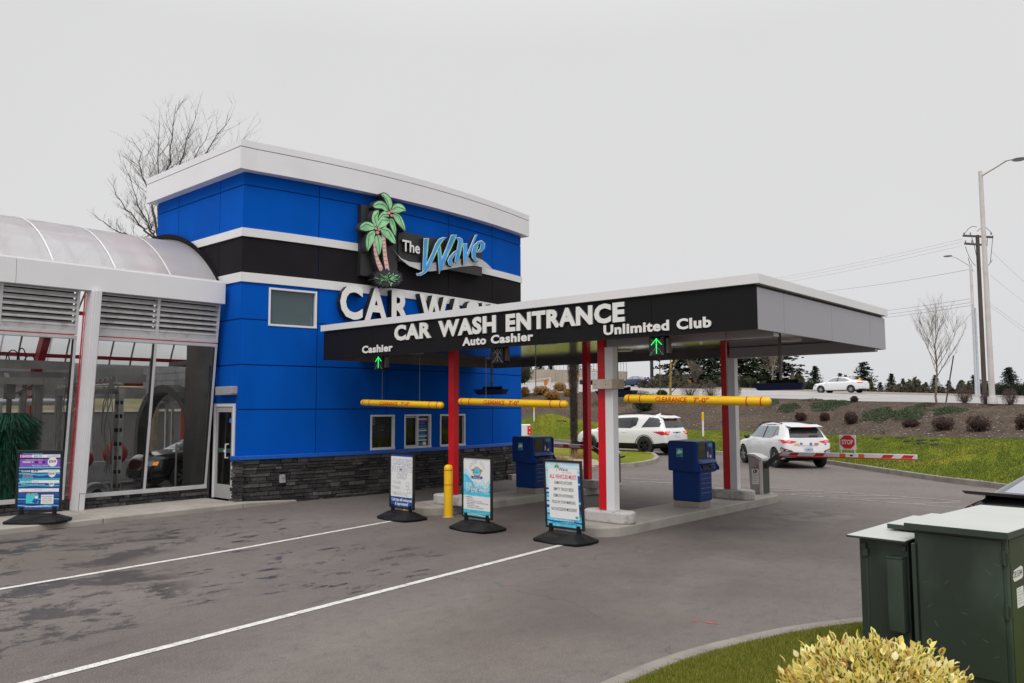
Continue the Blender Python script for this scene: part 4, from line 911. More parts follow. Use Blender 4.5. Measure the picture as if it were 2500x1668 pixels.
mb = MB(); mb.grid(lambda u, v: barrel(lerp(A0, A1, u), 9.25, RR+.0+.035*v), NA, 2); mb.grid(lambda u, v: barrel(lerp(A0, A1, u), 9.19+.06*v, RR+.035), NA, 2); mb.build('end_trim', WHT, tun, world=True)
mb = MB(); mb.grid(lambda u, v: barrel(lerp(A0, A1*.98, u), 9.255, RR+.035+(.02+.13*math.sin(math.pi*u)**.7)*v), NA, 2); mb.grid(lambda u, v: barrel(lerp(A0, A1*.98, u), 9.20+.06*v, RR+.055), NA, 2); mb.build('flashing', BLKB, tun, world=True)
# stone kerb wall, sill, frames, panes, louvres
mb = MB(); stones(mb, lambda a, d, z: Vector((-17.40+d, a, z)), 6.54, 9.2, .1, .32, .03, 11, .06, .09, .4)
stones(mb, lambda a, d, z: Vector((-17.40+d, a, z)), 0.0, 6.2, .1, .32, .03, 12, .06, .09, .4); mb.box(-17.55, -17.42, TY0, 9.2, .0, .32); mb.build('stone_base', STN, tun, world=True)
bays = [(6.54, 9.16, [7.76]), (3.42, 6.18, [4.80]), (.30, 3.06, [1.68]), (-2.8, -.06, [-1.4])]
lv = pm('louvre_silver', (0.50, 0.495, 0.50), .45, var=.06, stain=(.25, .2, .16), sts=6, stamt=.5)
for bi, (y0, y1, ms_) in enumerate(bays):
    fr = MB(); leanbox(fr, TW, y0, y1, .32, .40, -.12, .03); leanbox(fr, TW, y0, y1, 3.50, 3.565, -.10, .02); leanbox(fr, TW, y0, y1, 3.585, 3.645, -.10, .025)
    leanbox(fr, TW, y0, y0+.055, .40, 3.50, -.10, .015); leanbox(fr, TW, y1-.055, y1, .40, 3.50, -.10, .015)
    leanbox(fr, TW, y0, y0+.05, 3.645, 4.47, -.10, .02); leanbox(fr, TW, y1-.05, y1, 3.645, 4.47, -.10, .02)
    for m_ in ms_: leanbox(fr, TW, m_-.03, m_+.03, .40, 3.50, -.10, .015); leanbox(fr, TW, m_-.025, m_+.035, 3.645, 4.47, -.10, .02)
    if bi == 0: leanbox(fr, TW, y0, y0+.0, .4, 3.5, 0, .01)
    fo = fr.build('window_frame', FRM, tun, world=True, bevel=.004)
    gm = MB()
    for m_ in ms_: leanbox(gm, TW, m_-.036, m_-.031, .42, 3.48, -.08, .0155)
    leanbox(gm, TW, y1-.061, y1-.056, .42, 3.48, -.08, .0155); leanbox(gm, TW, y0+.05, y1-.05, 3.567, 3.583, -.09, .021, 1)
    gm.build('gasket', [INK, RED], fo, world=True)
    ed = [y0+.055]+[q for m_ in ms_ for q in (m_-.03, m_+.03)]+[y1-.055]
    for a, b_ in zip(ed[::2], ed[1::2]):
        q = MB(); leanbox(q, TW, a, b_, .40, 3.50, -.055, -.05); q.build('pane', GLS, fo, world=True)
    ed = [y0+.05]+[q for m_ in ms_ for q in (m_-.025, m_+.035)]+[y1-.05]
    lo = MB()
    for a, b_ in zip(ed[::2], ed[1::2]):
        for k in range(7):
            z = 3.745+k*.112; lo.hexa([TW(a, z, .012), TW(b_, z, .012), TW(b_, z+.085, -.09), TW(a, z+.085, -.09), TW(a, z+.022, .012), TW(b_, z+.022, .012), TW(b_, z+.097, -.09), TW(a, z+.097, -.09)])
        leanbox(lo, TW, a, b_, 3.645, 3.742, -.04, .006); leanbox(lo, TW, a+.02, b_-.02, 3.745, 4.46, -.14, -.13, 1)
    lo.build('louvre', [lv, INK], tun, world=True)
for yc in (6.40, 3.24, .12, -3.0, -6.1):
    mb = MB(); leanbox(mb, TW, yc-.02, yc+.09, .44, 4.46, .16, .27); mb.hexa([TW(yc-.09, .1, -.05), TW(yc-.05, .1, -.05), TW(yc-.02, .1, .24), TW(yc-.05, .1, .24), TW(yc-.09, 4.46, -.05), TW(yc-.05, 4.46, -.05), TW(yc-.02, 4.46, .24), TW(yc-.05, 4.46, .24)])
    leanbox(mb, TW, yc-.01, yc+.085, .1, .434, .14, .262)
    co = mb.build('column', ALU, tun, world=True, bevel=.005)
    q = MB(); leanbox(q, TW, yc-.135, yc-.12, .33, 4.45, -.02, .02); q.build('red_edge', RED, co, world=True)
mb = MB(); leanbox(mb, TW, -14, -6.2, .1, 4.46, -.1, 0); mb.build('end_wall', ALU, tun, world=True)
# far wall glazing and red steel
mb = MB()
for z0, z1 in ((.02, .60), (2.42, 2.76), (2.80, 2.88), (2.88, 3.44)):
    leanbox(mb, TB, TY0, 20, z0, z1, 0, .1, 1 if z0 == 2.80 else 0)
for y in [9.26-2.35*k for k in range(-4, 10)]: leanbox(mb, TB, y-.04, y+.04, .60, 2.42, -.03, .05); leanbox(mb, TB, y+.16, y+.21, .60, 2.42, -.03, .05)
mb.build('far_wall', [pm('inner_panel', (0.40, 0.39, 0.38), .6, var=.1, stain=(.25, .2, .15), sts=2, stamt=.5), REDD], tun, world=True)
rf = MB()
for y in (12.2, 16.6): rf.bar((-24.5, y, 3.0), (-23.0, y, 5.35), .18, .3); rf.bar((-24.45, y-.0, .1), (-24.45, y, 3.0), .28, .28)
for y in (7.85, 3.25, -1.0, -5): rf.bar((-17.3, y, 4.55), (-19.2, y, 5.9), .16, .26); rf.bar((-24.5, y, 3.0), (-23.0, y, 5.35), .18, .3); rf.bar((-24.45, y-.0, .1), (-24.45, y, 3.0), .28, .28)
for a in (.28, .45, .68, .82, .975): 
    q0, q1 = barrel(lerp(A0, A1, a), TY0, RR-.12), barrel(lerp(A0, A1, a), TY1 if a < .55 else 19.5, RR-.12); rf.bar(q0, q1, .10, .10)
rf.each('red_rafter', REDD, tun, world=True)
for y in [18.8-.6*k for k in range(54)]:
    mb = MB(); pts = [barrel(lerp(A0 if y < 9.3 else math.pi/2+.04, A1, k/20), y, RR-.03) for k in range(21)]
    for a, b_ in zip(pts, pts[1:]): mb.bar(a, b_, .03, .05)
    mb.build('roof_bar', STEELD, tun, world=True)
MB().box(-24.5, -17.42, TY0, 9.3, .0, .06).build('wash_floor', pm('wet_floor', (0.15, 0.16, 0.18), .08, var=.4, vs=1.2, stain=(.35, .36, .38), sts=.9, stamt=.7), tun, world=True)
mb = MB()
for k in range(40): mb.box(-22.80, -22.66, -5+k*.5, -4.70+k*.5, .062, .078)
mb.box(-22.55, -22.50, -12, 16, .06, .14, 1); mb.box(-20.1, -20.05, -12, 16, .06, .14, 1); mb.build('conveyor', [YEL, STEEL], tun, world=True)
# end wall towards the office block: dark panel, block wall and opening
BLK_ = pm('block_wall', (0.42, 0.42, 0.43), .8, var=.1, vs=3, stain=(.2, .2, .2), sts=2, stamt=.5)
DPAN = pm('grimy_panel', (0.085, 0.078, 0.074), .55, var=.25, vs=.8, stain=(.04, .035, .035), sts=1.3, stamt=.7)
mb = MB(); mb.box(-18.55, -17.42, 9.18, 9.26, .06, 3.1); mb.box(-18.55, -17.25, 9.20, 9.26, 3.1, 4.45); mb.build('end_panel', DPAN, tun, world=True)
mb = MB()
for r_ in range(6):
    for c_ in range(10):
        x = -23.6+c_*.4-(.2 if r_ % 2 else 0)
        mb.box(x+.006, x+.394, 10.5, 10.6, 2.1+r_*.2+.006, 2.1+(r_+1)*.2-.006)
mb.build('block_wall', BLK_, tun, world=True)
# passage through the office block
mb = MB(); mb.box(-18.75, -18.65, 9.5, 18.0, .0, 3.2); mb.build('passage_wall', INT, tun, world=True); MB().box(-24.5, -18.75, 9.31, 20, .0, .055).build('wash_floor', MATS['wet_floor'], tun, world=True)
# ---- wash equipment, each a thing
def arch(x, y, w, h, r, name, label, mat=STEEL, d=.16, cat='wash arch'):
    t_ = thing(name, label, cat, (x, y, .06)); mb = MB(); P = [(-w/2, 0)]+[(-w/2+w/2*(1-math.cos(a*math.pi/16)), h-w/2+w/2*math.sin(a*math.pi/16)) if False else (-(w/2)*math.cos(a*math.pi/16), h-w*.42+w*.42*math.sin(a*math.pi/16)) for a in range(17)]+[(w/2, 0)]
    for a, b_ in zip(P, P[1:]): mb.bar((a[0], 0, a[1]), (b_[0], 0, b_[1]), d, r)
    mb.build('arch_frame', mat, t_, smooth=True); return t_
arch(-21.55, 10.2, 3.0, 2.60, .20, 'rinse_arch', 'grey rounded arch the black car is coming through inside the tunnel', pm('dull_arch', (0.10, 0.095, 0.09), .5, metal=.3), .35)
def frame_arch(y, label):
    t_ = thing('spray_frame', label, 'spray frame', (-18.2, y, .06)); mb = MB()
    for x in (-.05, -3.6): mb.box(x-.07, x+.07, -.07, .07, 0, 2.45); mb.tube((x+.12, -.05, .2), (x+.12, -.05, 2.4), .025); mb.tube((x-.13, .06, .2), (x-.13, .06, 2.4), .02)
    mb.box(-3.7, .1, -.07, .07, 2.38, 2.50); mb.tube((-3.7, 0, 2.6), (.1, 0, 2.6), .03); mb.build('frame', STEEL, t_)
    mb = MB(); rr = random.Random(int(y*10))
    for k in range(5):
        x = -.1-rr.uniform(0, .6); pts = [(x+.14*math.sin(q*1.1+k), -.1+.03*math.cos(q), 2.75-.30*q+rr.uniform(-.03, .03)) for q in range(8)]; mb.path(pts, .012, 5)
    for k in range(4): pts = [(-.3-k*.25+.16*math.cos(a*.4), 0, 2.5+.25*math.sin(a*.4)) for a in range(8)]; mb.path(pts, .014, 5)
    mb.build('hose', pm('hose_grey', (0.25, 0.24, 0.22), .5), t_)
    mb = MB()
    for k in range(7): mb.box(-.02, .09, -.1, .02, .35+k*.3, .43+k*.3)
    mb.build('nozzle_block', BLKP, t_); return t_
frame_arch(7.55, 'steel spray frame with hoses left of the grey arch behind the tunnel glass'); frame_arch(6.75, 'steel spray frame with hoses just right of the leaning white column')
def brush(y, x, label, zt=2.02, n=4200, seed=4):
    t_ = thing('wash_brush', label, 'brush', (x, y, zt)); mb = MB(); r = random.Random(seed); vs = []; fs = []
    for i in range(n):
        a = r.uniform(0, 6.28); z0 = -r.uniform(0, 1.45); L = r.uniform(.55, .78); dr = L*(.95-.4*min(1, -z0)); dz = -.10-.22*r.random()-.35*min(1, -z0*.6)
        w_ = .012; px, py = -math.sin(a)*w_, math.cos(a)*w_; k = len(vs); x1, y1 = dr*.55*math.cos(a), dr*.55*math.sin(a); x2, y2 = dr*math.cos(a+r.uniform(-.15, .15)), dr*math.sin(a+r.uniform(-.15, .15))
        vs += [(px, py, z0), (-px, -py, z0), (x1-px, y1-py, z0+.02), (x1+px, y1+py, z0+.02), (x2-px, y2-py, z0+dz), (x2+px, y2+py, z0+dz)]; fs += [(k, k+1, k+2, k+3), (k+3, k+2, k+4, k+5)]
    mb.v, mb.f, mb.m = vs, fs, [0]*len(fs); mb.build('bristles', leafmat('green_bristle', [(0.0, 0.035, 0.018), (0.002, 0.10, 0.05), (0.005, 0.20, 0.11)], .6), t_, fixn=False)
    mb = MB(); mb.tube((0, 0, -1.5), (0, 0, .35), .05); mb.box(-.1, .1, -.08, .08, .3, .6); mb.bar((0, 0, .5), (-1.3, .3, .85), .09, .09); mb.bar((0, 0, .35), (.0, .7, .75), .04, .04); mb.build('spindle', STEELD, t_)
    return t_
brush(5.55, -18.75, 'big green bristle wash brush behind the tunnel glass at the left edge'); brush(4.2, -22.4, 'darker green wash brush on the far side of the tunnel', seed=9)
gt = thing('overhead_gantry', 'overhead steel gantry beams with hoses inside the wash tunnel', 'gantry', (-18.6, 4, 2.7))
mb = MB(); mb.box(-18.65, -18.5, 1.5, 6.7, 2.95, 3.12); mb.box(-18.62, -18.52, 2, 6.7, 2.62, 2.76); mb.box(-22.5, -22.35, 0, 8, 2.9, 3.05); mb.box(-22.5, -18.5, 6.1, 6.22, 2.6, 2.74); mb.box(-22.4, -18.5, 2.4, 2.55, 2.95, 3.1)
mb.box(-19.4, -19.25, 6.2, 6.35, .06, 2.7); mb.box(-19.4, -19.25, 2.2, 2.35, .06, 2.7); mb.box(-18.62, -18.5, 5.0, 5.1, .06, 3.0); mb.box(-19.0, -18.9, 6.05, 6.15, .06, 2.6); mb.tube((-18.7, 6.0, .3), (-18.7, 6.0, 2.7), .03); mb.tube((-18.85, 5.85, .06), (-18.85, 5.85, 2.7), .045); mb.box(-19.1, -18.75, 5.9, 6.1, 1.3, 1.65); mb.build('beam', pm('galvanised', (0.30, 0.28, 0.26), .45, metal=.6, var=.2, vs=3), gt, world=True)
mb = MB(); r = random.Random(3)
for k in range(9):
    y = 5.2+k*.16; mb.path([(-18.55, y+.16*math.cos(a*.35)*(.5+.13*(k % 3)), 3.1+(.12+.05*(k % 4))*math.sin(a*.35)) for a in range(10)], .012, 5) if k < 5 else None
mb.build('hose', RUB, gt, world=True)
dt = thing('dryer_duct', 'long silver duct along the far side of the wash tunnel', 'duct', (-23.6, 2, 2.0)); MB().tube((-23.6, -10, 2.30), (-23.6, 8.9, 2.30), .10, n=14).build('pipe', pm('bright_duct', (0.75, 0.76, 0.78), .25, metal=.4), dt, world=True, smooth=True)
rg = thing('tyre_roller', 'red rounded wash roller beside the nose of the black car in the tunnel', 'roller', (-21.9, 9.0, .95)); mb = MB(); mb.ball((0, 0, 0), .30, 12, sc=(1, 1, 1)); mb.ball((-.1, -.75, -.12), .24, 12); mb.build('roller_pad', pm('roller_red', (0.45, 0.05, 0.06), .6), rg, smooth=True); mb = MB(); mb.tube((0, 0, -.84), (0, 0, .2), .05); mb.tube((-.1, -.75, -.84), (-.1, -.75, .2), .04); mb.build('stand', STEELD, rg)
gd = thing('drive_guard', 'small round-topped steel guard with a wheel on the tunnel floor', 'guard', (-18.05, 7.05, .06))
mb = MB(); P = [(-.24, 0)]+[(-.24*math.cos(a*math.pi/10), .30+.2*math.sin(a*math.pi/10)) for a in range(11)]+[(.24, 0)]
for a, b_ in zip(P, P[1:]): mb.bar((0, a[0], a[1]), (0, b_[0], b_[1]), .16, .012)
mb.build('hood', pm('guard_steel', (0.5, 0.5, 0.5), .4, metal=.5), gd); mb = MB(); mb.tube((.02, 0, .28), (.09, 0, .28), .09, n=14); mb.tube((.02, 0, 0), (.02, 0, .28), .03); mb.build('wheel', BLKP, gd)
for y, lab in ((7.35, 'thin upright steel rod on the tunnel floor left of the spray frame'), (8.75, 'thin upright steel rod on the tunnel floor before the black car')):
    t_ = thing('guide_rod', lab, 'rod', (-18.0, y, .06)); MB().tube((0, 0, 0), (0, 0, 1.25), .022).build('rod', STEEL, t_)
# ================================================================== PAY KIOSKS
KB = pm('kiosk_blue', (0.001, 0.030, 0.165), .42, var=.06, vs=3, spec=.25, stain=(0.002, 0.022, 0.12), sts=2.5, stamt=.5); KBL = pm('kiosk_face', (0.001, 0.042, 0.24), .4, var=.05, spec=.25)
def kiosk(x, y, label):
    t_ = thing('payment_kiosk', label, 'pay station', (x, y, .16), 0, 'blue payment kiosks on the islands')
    MB().box(-.30, .27, -.24, .20, 0, .115).build('plinth', pm('kiosk_plinth', (0.33, 0.29, 0.25), .5, metal=.4, var=.1), t_, bevel=.006)
    MB().box(-.31, .29, -.26, .24, .118, .70).build('cabinet', KB, t_, bevel=.03, seg=3)
    mb = MB()
    for z in (.28, .37, .46, .555, .645): mb.box(.288, .294, -.22, .22, z, z+.008)
    mb.ball((.292, -.1, .50), .008, 6); mb.build('vent_slot', pm('slot_light', (0.10, 0.20, 0.48), .4), t_)
    mb = MB(); Y0, Y1 = -.36, .62     # head: side profile in (x,z), extruded along y; face looks to +x
    prof = [(-.37, .70), (.26, .66), (.33, .70), (.33, .74), (.27, .86), (.26, 1.25), (.24, 1.275), (-.33, 1.285), (-.37, 1.26)]
    mb.prism(prof, lambda a, b_, d: (a, d, b_), Y0+.04, .42); mb.build('head', KB, t_, bevel=.03, seg=3)
    mb = MB(); mb.prism([(.20, .70), (.36, .70), (.36, .76), (.285, .86), (.285, 1.24), (.20, 1.27)], lambda a, b_, d: (a, d, b_), -.325, -.295); mb.prism([(.20, .70), (.36, .70), (.36, .76), (.285, .86), (.285, 1.24), (.20, 1.27)], lambda a, b_, d: (a, d, b_), .395, .425)
    mb.each('side_trim', KBL, t_, bevel=.01)
    mb = MB(); mb.box(.262, .270, -.25, .02, .96, 1.22); mb.build('screen', pm('screen_dark', (0.055, 0.045, 0.038), .12), t_)
    mb = MB(); mb.box(.262, .272, .06, .32, .93, 1.235, 0); mb.box(.272, .276, .14, .30, 1.16, 1.23, 1); mb.box(.272, .278, .09, .15, 1.10, 1.17, 2); mb.box(.272, .279, .18, .23, 1.03, 1.13, 2); mb.box(.272, .278, .10, .13, .96, 1.06, 3); mb.box(.272, .278, .20, .25, .945, 1.0, 3)
    mb.build('card_reader', [pm('reader_blue', (0.004, .03, .16), .4), PK[0], INK, SIGNW], t_)
    mb = MB(); mb.hexa([(.262, -.28, .86), (.262, .36, .86), (.262, .36, .93), (.262, -.28, .93), (.345, -.26, .845), (.345, .30, .845), (.38, .30, .865), (.38, -.26, .865)]); mb.build('shelf', pm('kiosk_shelf', (0.10, 0.16, 0.42), .35), t_)
    mb = MB(); mb.box(.30, .335, -.20, .0, .73, .81); mb.box(.30, .335, .10, .24, .73, .80); mb.each('slot', INK, t_)
    mb = MB(); mb.box(-.17, -.03, -.326, -.322, .97, 1.14, 0); mb.prism([(-.155, 1.06), (-.11, 1.12), (-.07, 1.09), (-.04, 1.11), (-.04, 1.05), (-.155, 1.03)], lambda a, b_, d: (a, d, b_), -.329, -.3265, 1); mb.box(-.155, -.08, -.329, -.3265, .98, 1.015, 2)
    mb.build('sticker', [PK[0], SIGNW, PK[5]], t_)
    mb = MB(); mb.hexa([(-.35, -.1, .55), (-.30, -.1, .50), (-.30, .22, .50), (-.35, .22, .55), (-.35, -.1, .71), (-.30, -.1, .71), (-.30, .22, .71), (-.35, .22, .71)]); mb.build('rear_box', KB, t_, bevel=.01)
    return t_
k1 = kiosk(-7.98, 14.36, 'blue payment kiosk on the near island right of the silver column')
k2 = copy_tree(k1, loc=(-12.1, 14.36, .16), label='blue payment kiosk on the middle island beside the stone-based wall')
# ================================================================== BARRIER GATES
GB = pm('gate_silver', (0.36, 0.34, 0.345), .4, metal=.25, var=.05); GW = pm('gate_white', (0.66, 0.65, 0.65), .4)
def gate_box(t_):
    mb = MB(); mb.hexa([(-.14, -.17, 0), (.15, -.17, 0), (.15, .17, 0), (-.14, .17, 0), (-.19, -.17, .86), (.13, -.17, .76), (.13, .17, .76), (-.19, .17, .86)]); mb.build('housing', GB, t_, bevel=.012)
    mb = MB(); mb.hexa([(-.205, -.185, .86), (-.02, -.185, .82), (-.02, .185, .82), (-.205, .185, .86), (-.205, -.185, .90), (-.02, -.185, .885), (-.02, .185, .885), (-.205, .185, .90)])
    mb.hexa([(-.02, -.185, .82), (.155, -.185, .72), (.155, .185, .72), (-.02, .185, .82), (-.02, -.185, .885), (.155, -.185, .80), (.155, .185, .80), (-.02, .185, .885)]); mb.build('lid', GW, t_, bevel=.012)
    mb = MB(); mb.box(.085, .156, -.182, -.165, 0, .73); mb.build('edge_trim', GW, t_); mb = MB(); mb.box(.152, .158, -.15, .17, .02, .74); mb.build('side_panel', pm('gate_dark', (0.05, 0.055, 0.05), .5), t_)
    mb = MB(); mb.tube((.01, -.172, .615), (.01, -.19, .615), .034, n=16); mb.build('lock', INK, t_); mb = MB(); mb.tube((.01, -.19, .615), (.01, -.194, .615), .02, n=12); mb.build('lock_face', LED_OFF, t_)
    mb = MB(); mb.box(-.10, .065, -.1755, -.170, .555, .585, 0); mb.box(-.10, .065, -.1755, -.170, .44, .553, 1); mb.box(-.10, .065, -.1755, -.170, .22, .435, 1)
    mb.box(-.065, -.045, -.178, -.1755, .46, .54, 2); mb.prism([(-.04, .47), (-.015, .505), (-.03, .535), (.0, .545), (.03, .52), (.045, .535), (.02, .50), (.03, .46), (.005, .485), (-.02, .455)], lambda a, b_, d: (a, d, b_), -.178, -.1755, 2)
    text(mb, 'CAUTION', lambda a, z, d: Vector((a, -.1756-d, z)), -.09, .055, .562, .017, .001, mi=1, bold=.02)
    for k, z in enumerate((.415, .395, .36, .345, .31, .29, .25)): mb.box(-.095, .06-.02*(k % 3), -.178, -.1755, z, z+.007, 3)
    mb.build('warning_label', [pm('label_red', (0.35, 0.01, 0.02), .5), SIGNW, INK, pm('label_grey', (0.32, 0.30, 0.32), .6)], t_)
def arm(t_, dirx, L, with_sign):
    P = lambda a, y, z: (dirx*a, y, z)
    mb = MB(); q = [P(.16, -.05, .60), P(.38, -.06, .80), P(.62, -.06, .90), P(.80, -.06, .93)]
    for a, b_ in zip(q, q[1:]): mb.bar(a, b_, .05, .12)
    mb.build('arm_bracket', pm('arm_black', (0.028, 0.030, 0.034), .45), t_, bevel=.01)
    mb = MB(); mb.hexa([P(.50, -.10, .865), P(L, -.10, .895), P(L, -.03, .895), P(.50, -.03, .865), P(.62, -.10, .955), P(L, -.10, .985), P(L, -.03, .985), P(.62, -.03, .955)]); mb.build('boom', GW, t_, bevel=.006)
    mb = MB(); zz = lambda a: .865+.03*(a-.5)/(L-.5); mb.hexa([P(.50, -.104, zz(.5)-.02), P(L-.03, -.104, zz(L)-.018), P(L-.03, -.026, zz(L)-.018), P(.50, -.026, zz(.5)-.02), P(.50, -.104, zz(.5)+.006), P(L-.03, -.104, zz(L)+.006), P(L-.03, -.026, zz(L)+.006), P(.50, -.026, zz(.5)+.006)])
    for a in (.72, 1.28, 2.65, 3.03)[: 4 if with_sign else 4]:
        if a+.2 > L: continue
        z0_, z1_ = zz(a)+.012, zz(a)+.078; mb.add([P(a, -.102, z0_), P(a+.20, -.102, z0_+.002), P(a+.25, -.102, z1_), P(a+.06, -.102, z1_)], [(0, 1, 2, 3)])
    mb.build('red_stripe', REDT, t_)
    if with_sign:
        mb = MB(); z0_ = zz(1.95)+.008
        mb.box(1.83, 1.95, -.106, -.098, z0_, z0_+.075, 0); mb.box(2.21, 2.33, -.106, -.098, z0_+.004, z0_+.078, 0); mb.box(1.95, 2.21, -.106, -.098, z0_+.002, z0_+.072, 1); mb.box(2.04, 2.10, -.108, -.106, z0_+.02, z0_+.055, 2); mb.build('reflector', [pm('amber', (0.55, 0.16, 0.02), .4), SIGNW, INK], t_)
        s_ = MB(); s_.box(1.84, 2.18, -.13, -.115, 1.04, 1.35); s_.box(1.86, 1.88, -.128, -.117, .97, 1.04); s_.box(2.14, 2.16, -.128, -.117, .97, 1.04); so_ = s_.build('stop_board', SIGNW, t_, bevel=.004)
        c = (2.01, 1.205); oc = MB(); oc.prism([(c[0]+.155*math.cos(R_(22.5+45*i)), c[1]+.15*math.sin(R_(22.5+45*i))) for i in range(8)], lambda a, b_, d: (a, d, b_), -.136, -.1305); oc.build('octagon', pm('stop_red', (0.60, 0.008, 0.012), .4), so_)
        tx = MB(); text(tx, 'STOP', lambda a, z, d: Vector((a, -.1365-d, z)), c[0]-.115, c[0]+.115, c[1]-.045, .09, .001, bold=.02); tx.build('lettering', SIGNW, so_)
g1 = thing('barrier_gate', 'silver barrier gate on the near island with a striped arm carrying a STOP sign', 'barrier gate', (-7.98, 17.37, .16)); gate_box(g1); arm(g1, 1, 3.32, True)
g2 = thing('barrier_gate', 'barrier gate on the middle island behind the red columns, its striped arm pointing left', 'barrier gate', (-11.98, 17.37, .16)); gate_box(g2); arm(g2, -1, 3.3, False)
# ================================================================== BOLLARDS
def bollard(x, y, label):
    t_ = thing('bollard', label, 'bollard', (x, y, 0), 0, 'yellow bollards in front of the middle island')
    MB().lathe([(.001, 0), (.085, 0), (.085, .94), (.078, .97), (.055, .995), (.02, 1.005), (.001, 1.006)], n=24).build('post', YEL, t_, smooth=True)
    mb = MB()
    for z in (.62, .90): mb.lathe([(.084, z-.008), (.0875, z-.006), (.0875, z+.006), (.084, z+.008)], n=24)
    mb.each('red_band', REDT, t_); MB().lathe([(.001, .006), (.12, .006), (.12, 0)], n=20).build('collar', CONC, t_)
bollard(-11.42, 11.0, 'yellow bollard standing in front of the left red column, fully in view'); bollard(-12.62, 11.0, 'yellow bollard mostly hidden behind the CASHLESS PAYMENTS ONLY board')
# ================================================================== PAVEMENT SIGNS
def aframe(loc, rot, label, w, h, draw, z0=.0, lean=.0, roll=.0):
    t_ = thing('sidewalk_sign', label, 'sign', loc, rot, 'black framed swinging signs on weighted bases'); b0 = .20; L = lambda x, z, d: Vector((x+roll*(z-b0), -d+lean*(z-b0), z))
    mb = MB(); P = [(-w*.66, -.02), (-w*.58, -.27), (-w*.0, -.33), (w*.58, -.27), (w*.66, -.02), (w*.60, .27), (-w*.60, .27)]; T = [(-w*.40, -.03), (-w*.34, -.14), (0, -.16), (w*.34, -.14), (w*.42, -.03), (w*.34, .10), (-w*.34, .10)]; n = 7
    mid = [(p[0]*1.0, p[1]) for p in P]; vs = [(p[0]*.97, p[1]*.97, .0) for p in P]+[(p[0], p[1], .045 if i not in (2,) else .02) for i, p in enumerate(mid)]+[(p[0], p[1], .15 if i != 2 else .105) for i, p in enumerate(T)]
    mb.add(vs, [tuple(range(n-1, -1, -1))]+[(k*n+i, k*n+(i+1) % n, (k+1)*n+(i+1) % n, (k+1)*n+i) for k in (0, 1) for i in range(n)]+[tuple(range(2*n, 3*n))]); mb.build('base', BLKP, t_, bevel=.012, seg=3)
    mb = MB()
    for x in (-w*.36, w*.36): mb.box(x-.03, x+.03, -.035, .02, .12, .27)
    mb.each('spring_post', BLKP, t_, bevel=.006)
    mb = MB(); f_ = .035; Z0, Z1 = b0, b0+h
    for a, b_, c, d in ((-w/2, w/2, Z0, Z0+f_), (-w/2, w/2, Z1-f_, Z1), (-w/2, -w/2+f_, Z0+f_, Z1-f_), (w/2-f_, w/2, Z0+f_, Z1-f_)):
        mb.hexa([L(a, c, .022), L(b_, c, .022), L(b_, c, -.022), L(a, c, -.022), L(a, d, .022), L(b_, d, .022), L(b_, d, -.022), L(a, d, -.022)])
    mb.build('frame', pm('frame_black', (0.012, 0.012, 0.012), .3), t_, bevel=.006)
    mb = MB(); draw(mb, lambda x, z, d=0.0: L(-w/2+f_+x*(w-2*f_), Z0+f_+z*(h-2*f_), .006+d))
    mats = [SIGNW, INK, pm('poster_blue', (0.012, 0.075, 0.33), .4), pm('poster_cyan', (0.10, 0.52, 0.72), .4, var=.35, vs=9), pm('poster_red', (0.62, 0.02, 0.04), .4), pm('poster_purple', (0.24, 0.07, 0.48), .4), pm('poster_teal', (0.05, 0.55, 0.60), .4), pm('poster_navy', (0.006, 0.02, 0.09), .4), pm('poster_orange', (0.75, 0.22, 0.03), .4), pm('poster_green', (0.06, 0.35, 0.06), .4), pm('poster_sky', (0.50, 0.74, 0.84), .4, var=.12, vs=12), pm('poster_pale', (0.42, 0.41, 0.48), .4), pm('poster_magenta', (0.55, 0.12, 0.55), .4)]
    mb.build('poster', mats, t_, fixn=False); return t_
def R(mb, L, x0, x1, z0, z1, mi, d=0.0): mb.add([L(x0, z0, d), L(x1, z0, d), L(x1, z1, d), L(x0, z1, d)], [(0, 1, 2, 3)], mi)
def PG_(mb, L, P, mi, d):
    from mathutils.geometry import tessellate_polygon
    T = tessellate_polygon([[Vector((p[0], p[1], 0)) for p in P]]); mb.add([L(p[0], p[1], d) for p in P], [tuple(tr) for tr in T], mi)
def TX(mb, L, s, x0, x1, z0, h, mi=1, d=.002, bold=.01, outline=None, slant=0.0):
    if outline is not None: text(mb, s, L, x0-.004, x1+.004, z0-.002, h+.004, d, bold=bold+.022, mi=outline, slant=slant)
    text(mb, s, L, x0, x1, z0, h, d+.0012, bold=bold, mi=mi, slant=slant)
def waves(mb, L, x0, x1, z0, z1, cols, n, seed, d):
    r = random.Random(seed)
    for k in range(n):
        zc = lerp(z0, z1, (k+.5)/n)+r.uniform(-.01, .01); a = r.uniform(.004, .014); th = r.uniform(.25, .7)*(z1-z0)/n; ph = r.uniform(0, 6); xs = [lerp(x0, x1, i/12) for i in range(13)]
        up = [(x, min(z1, zc+a*math.sin(x*8+ph)+th/2)) for x in xs]; dn = [(x, max(z0, zc+a*math.sin(x*8+ph)-th/2)) for x in xs][::-1]
        mb.add([L(p[0], p[1], d+.0001*k) for p in up+dn], [tuple(range(26))], cols[k % len(cols)])
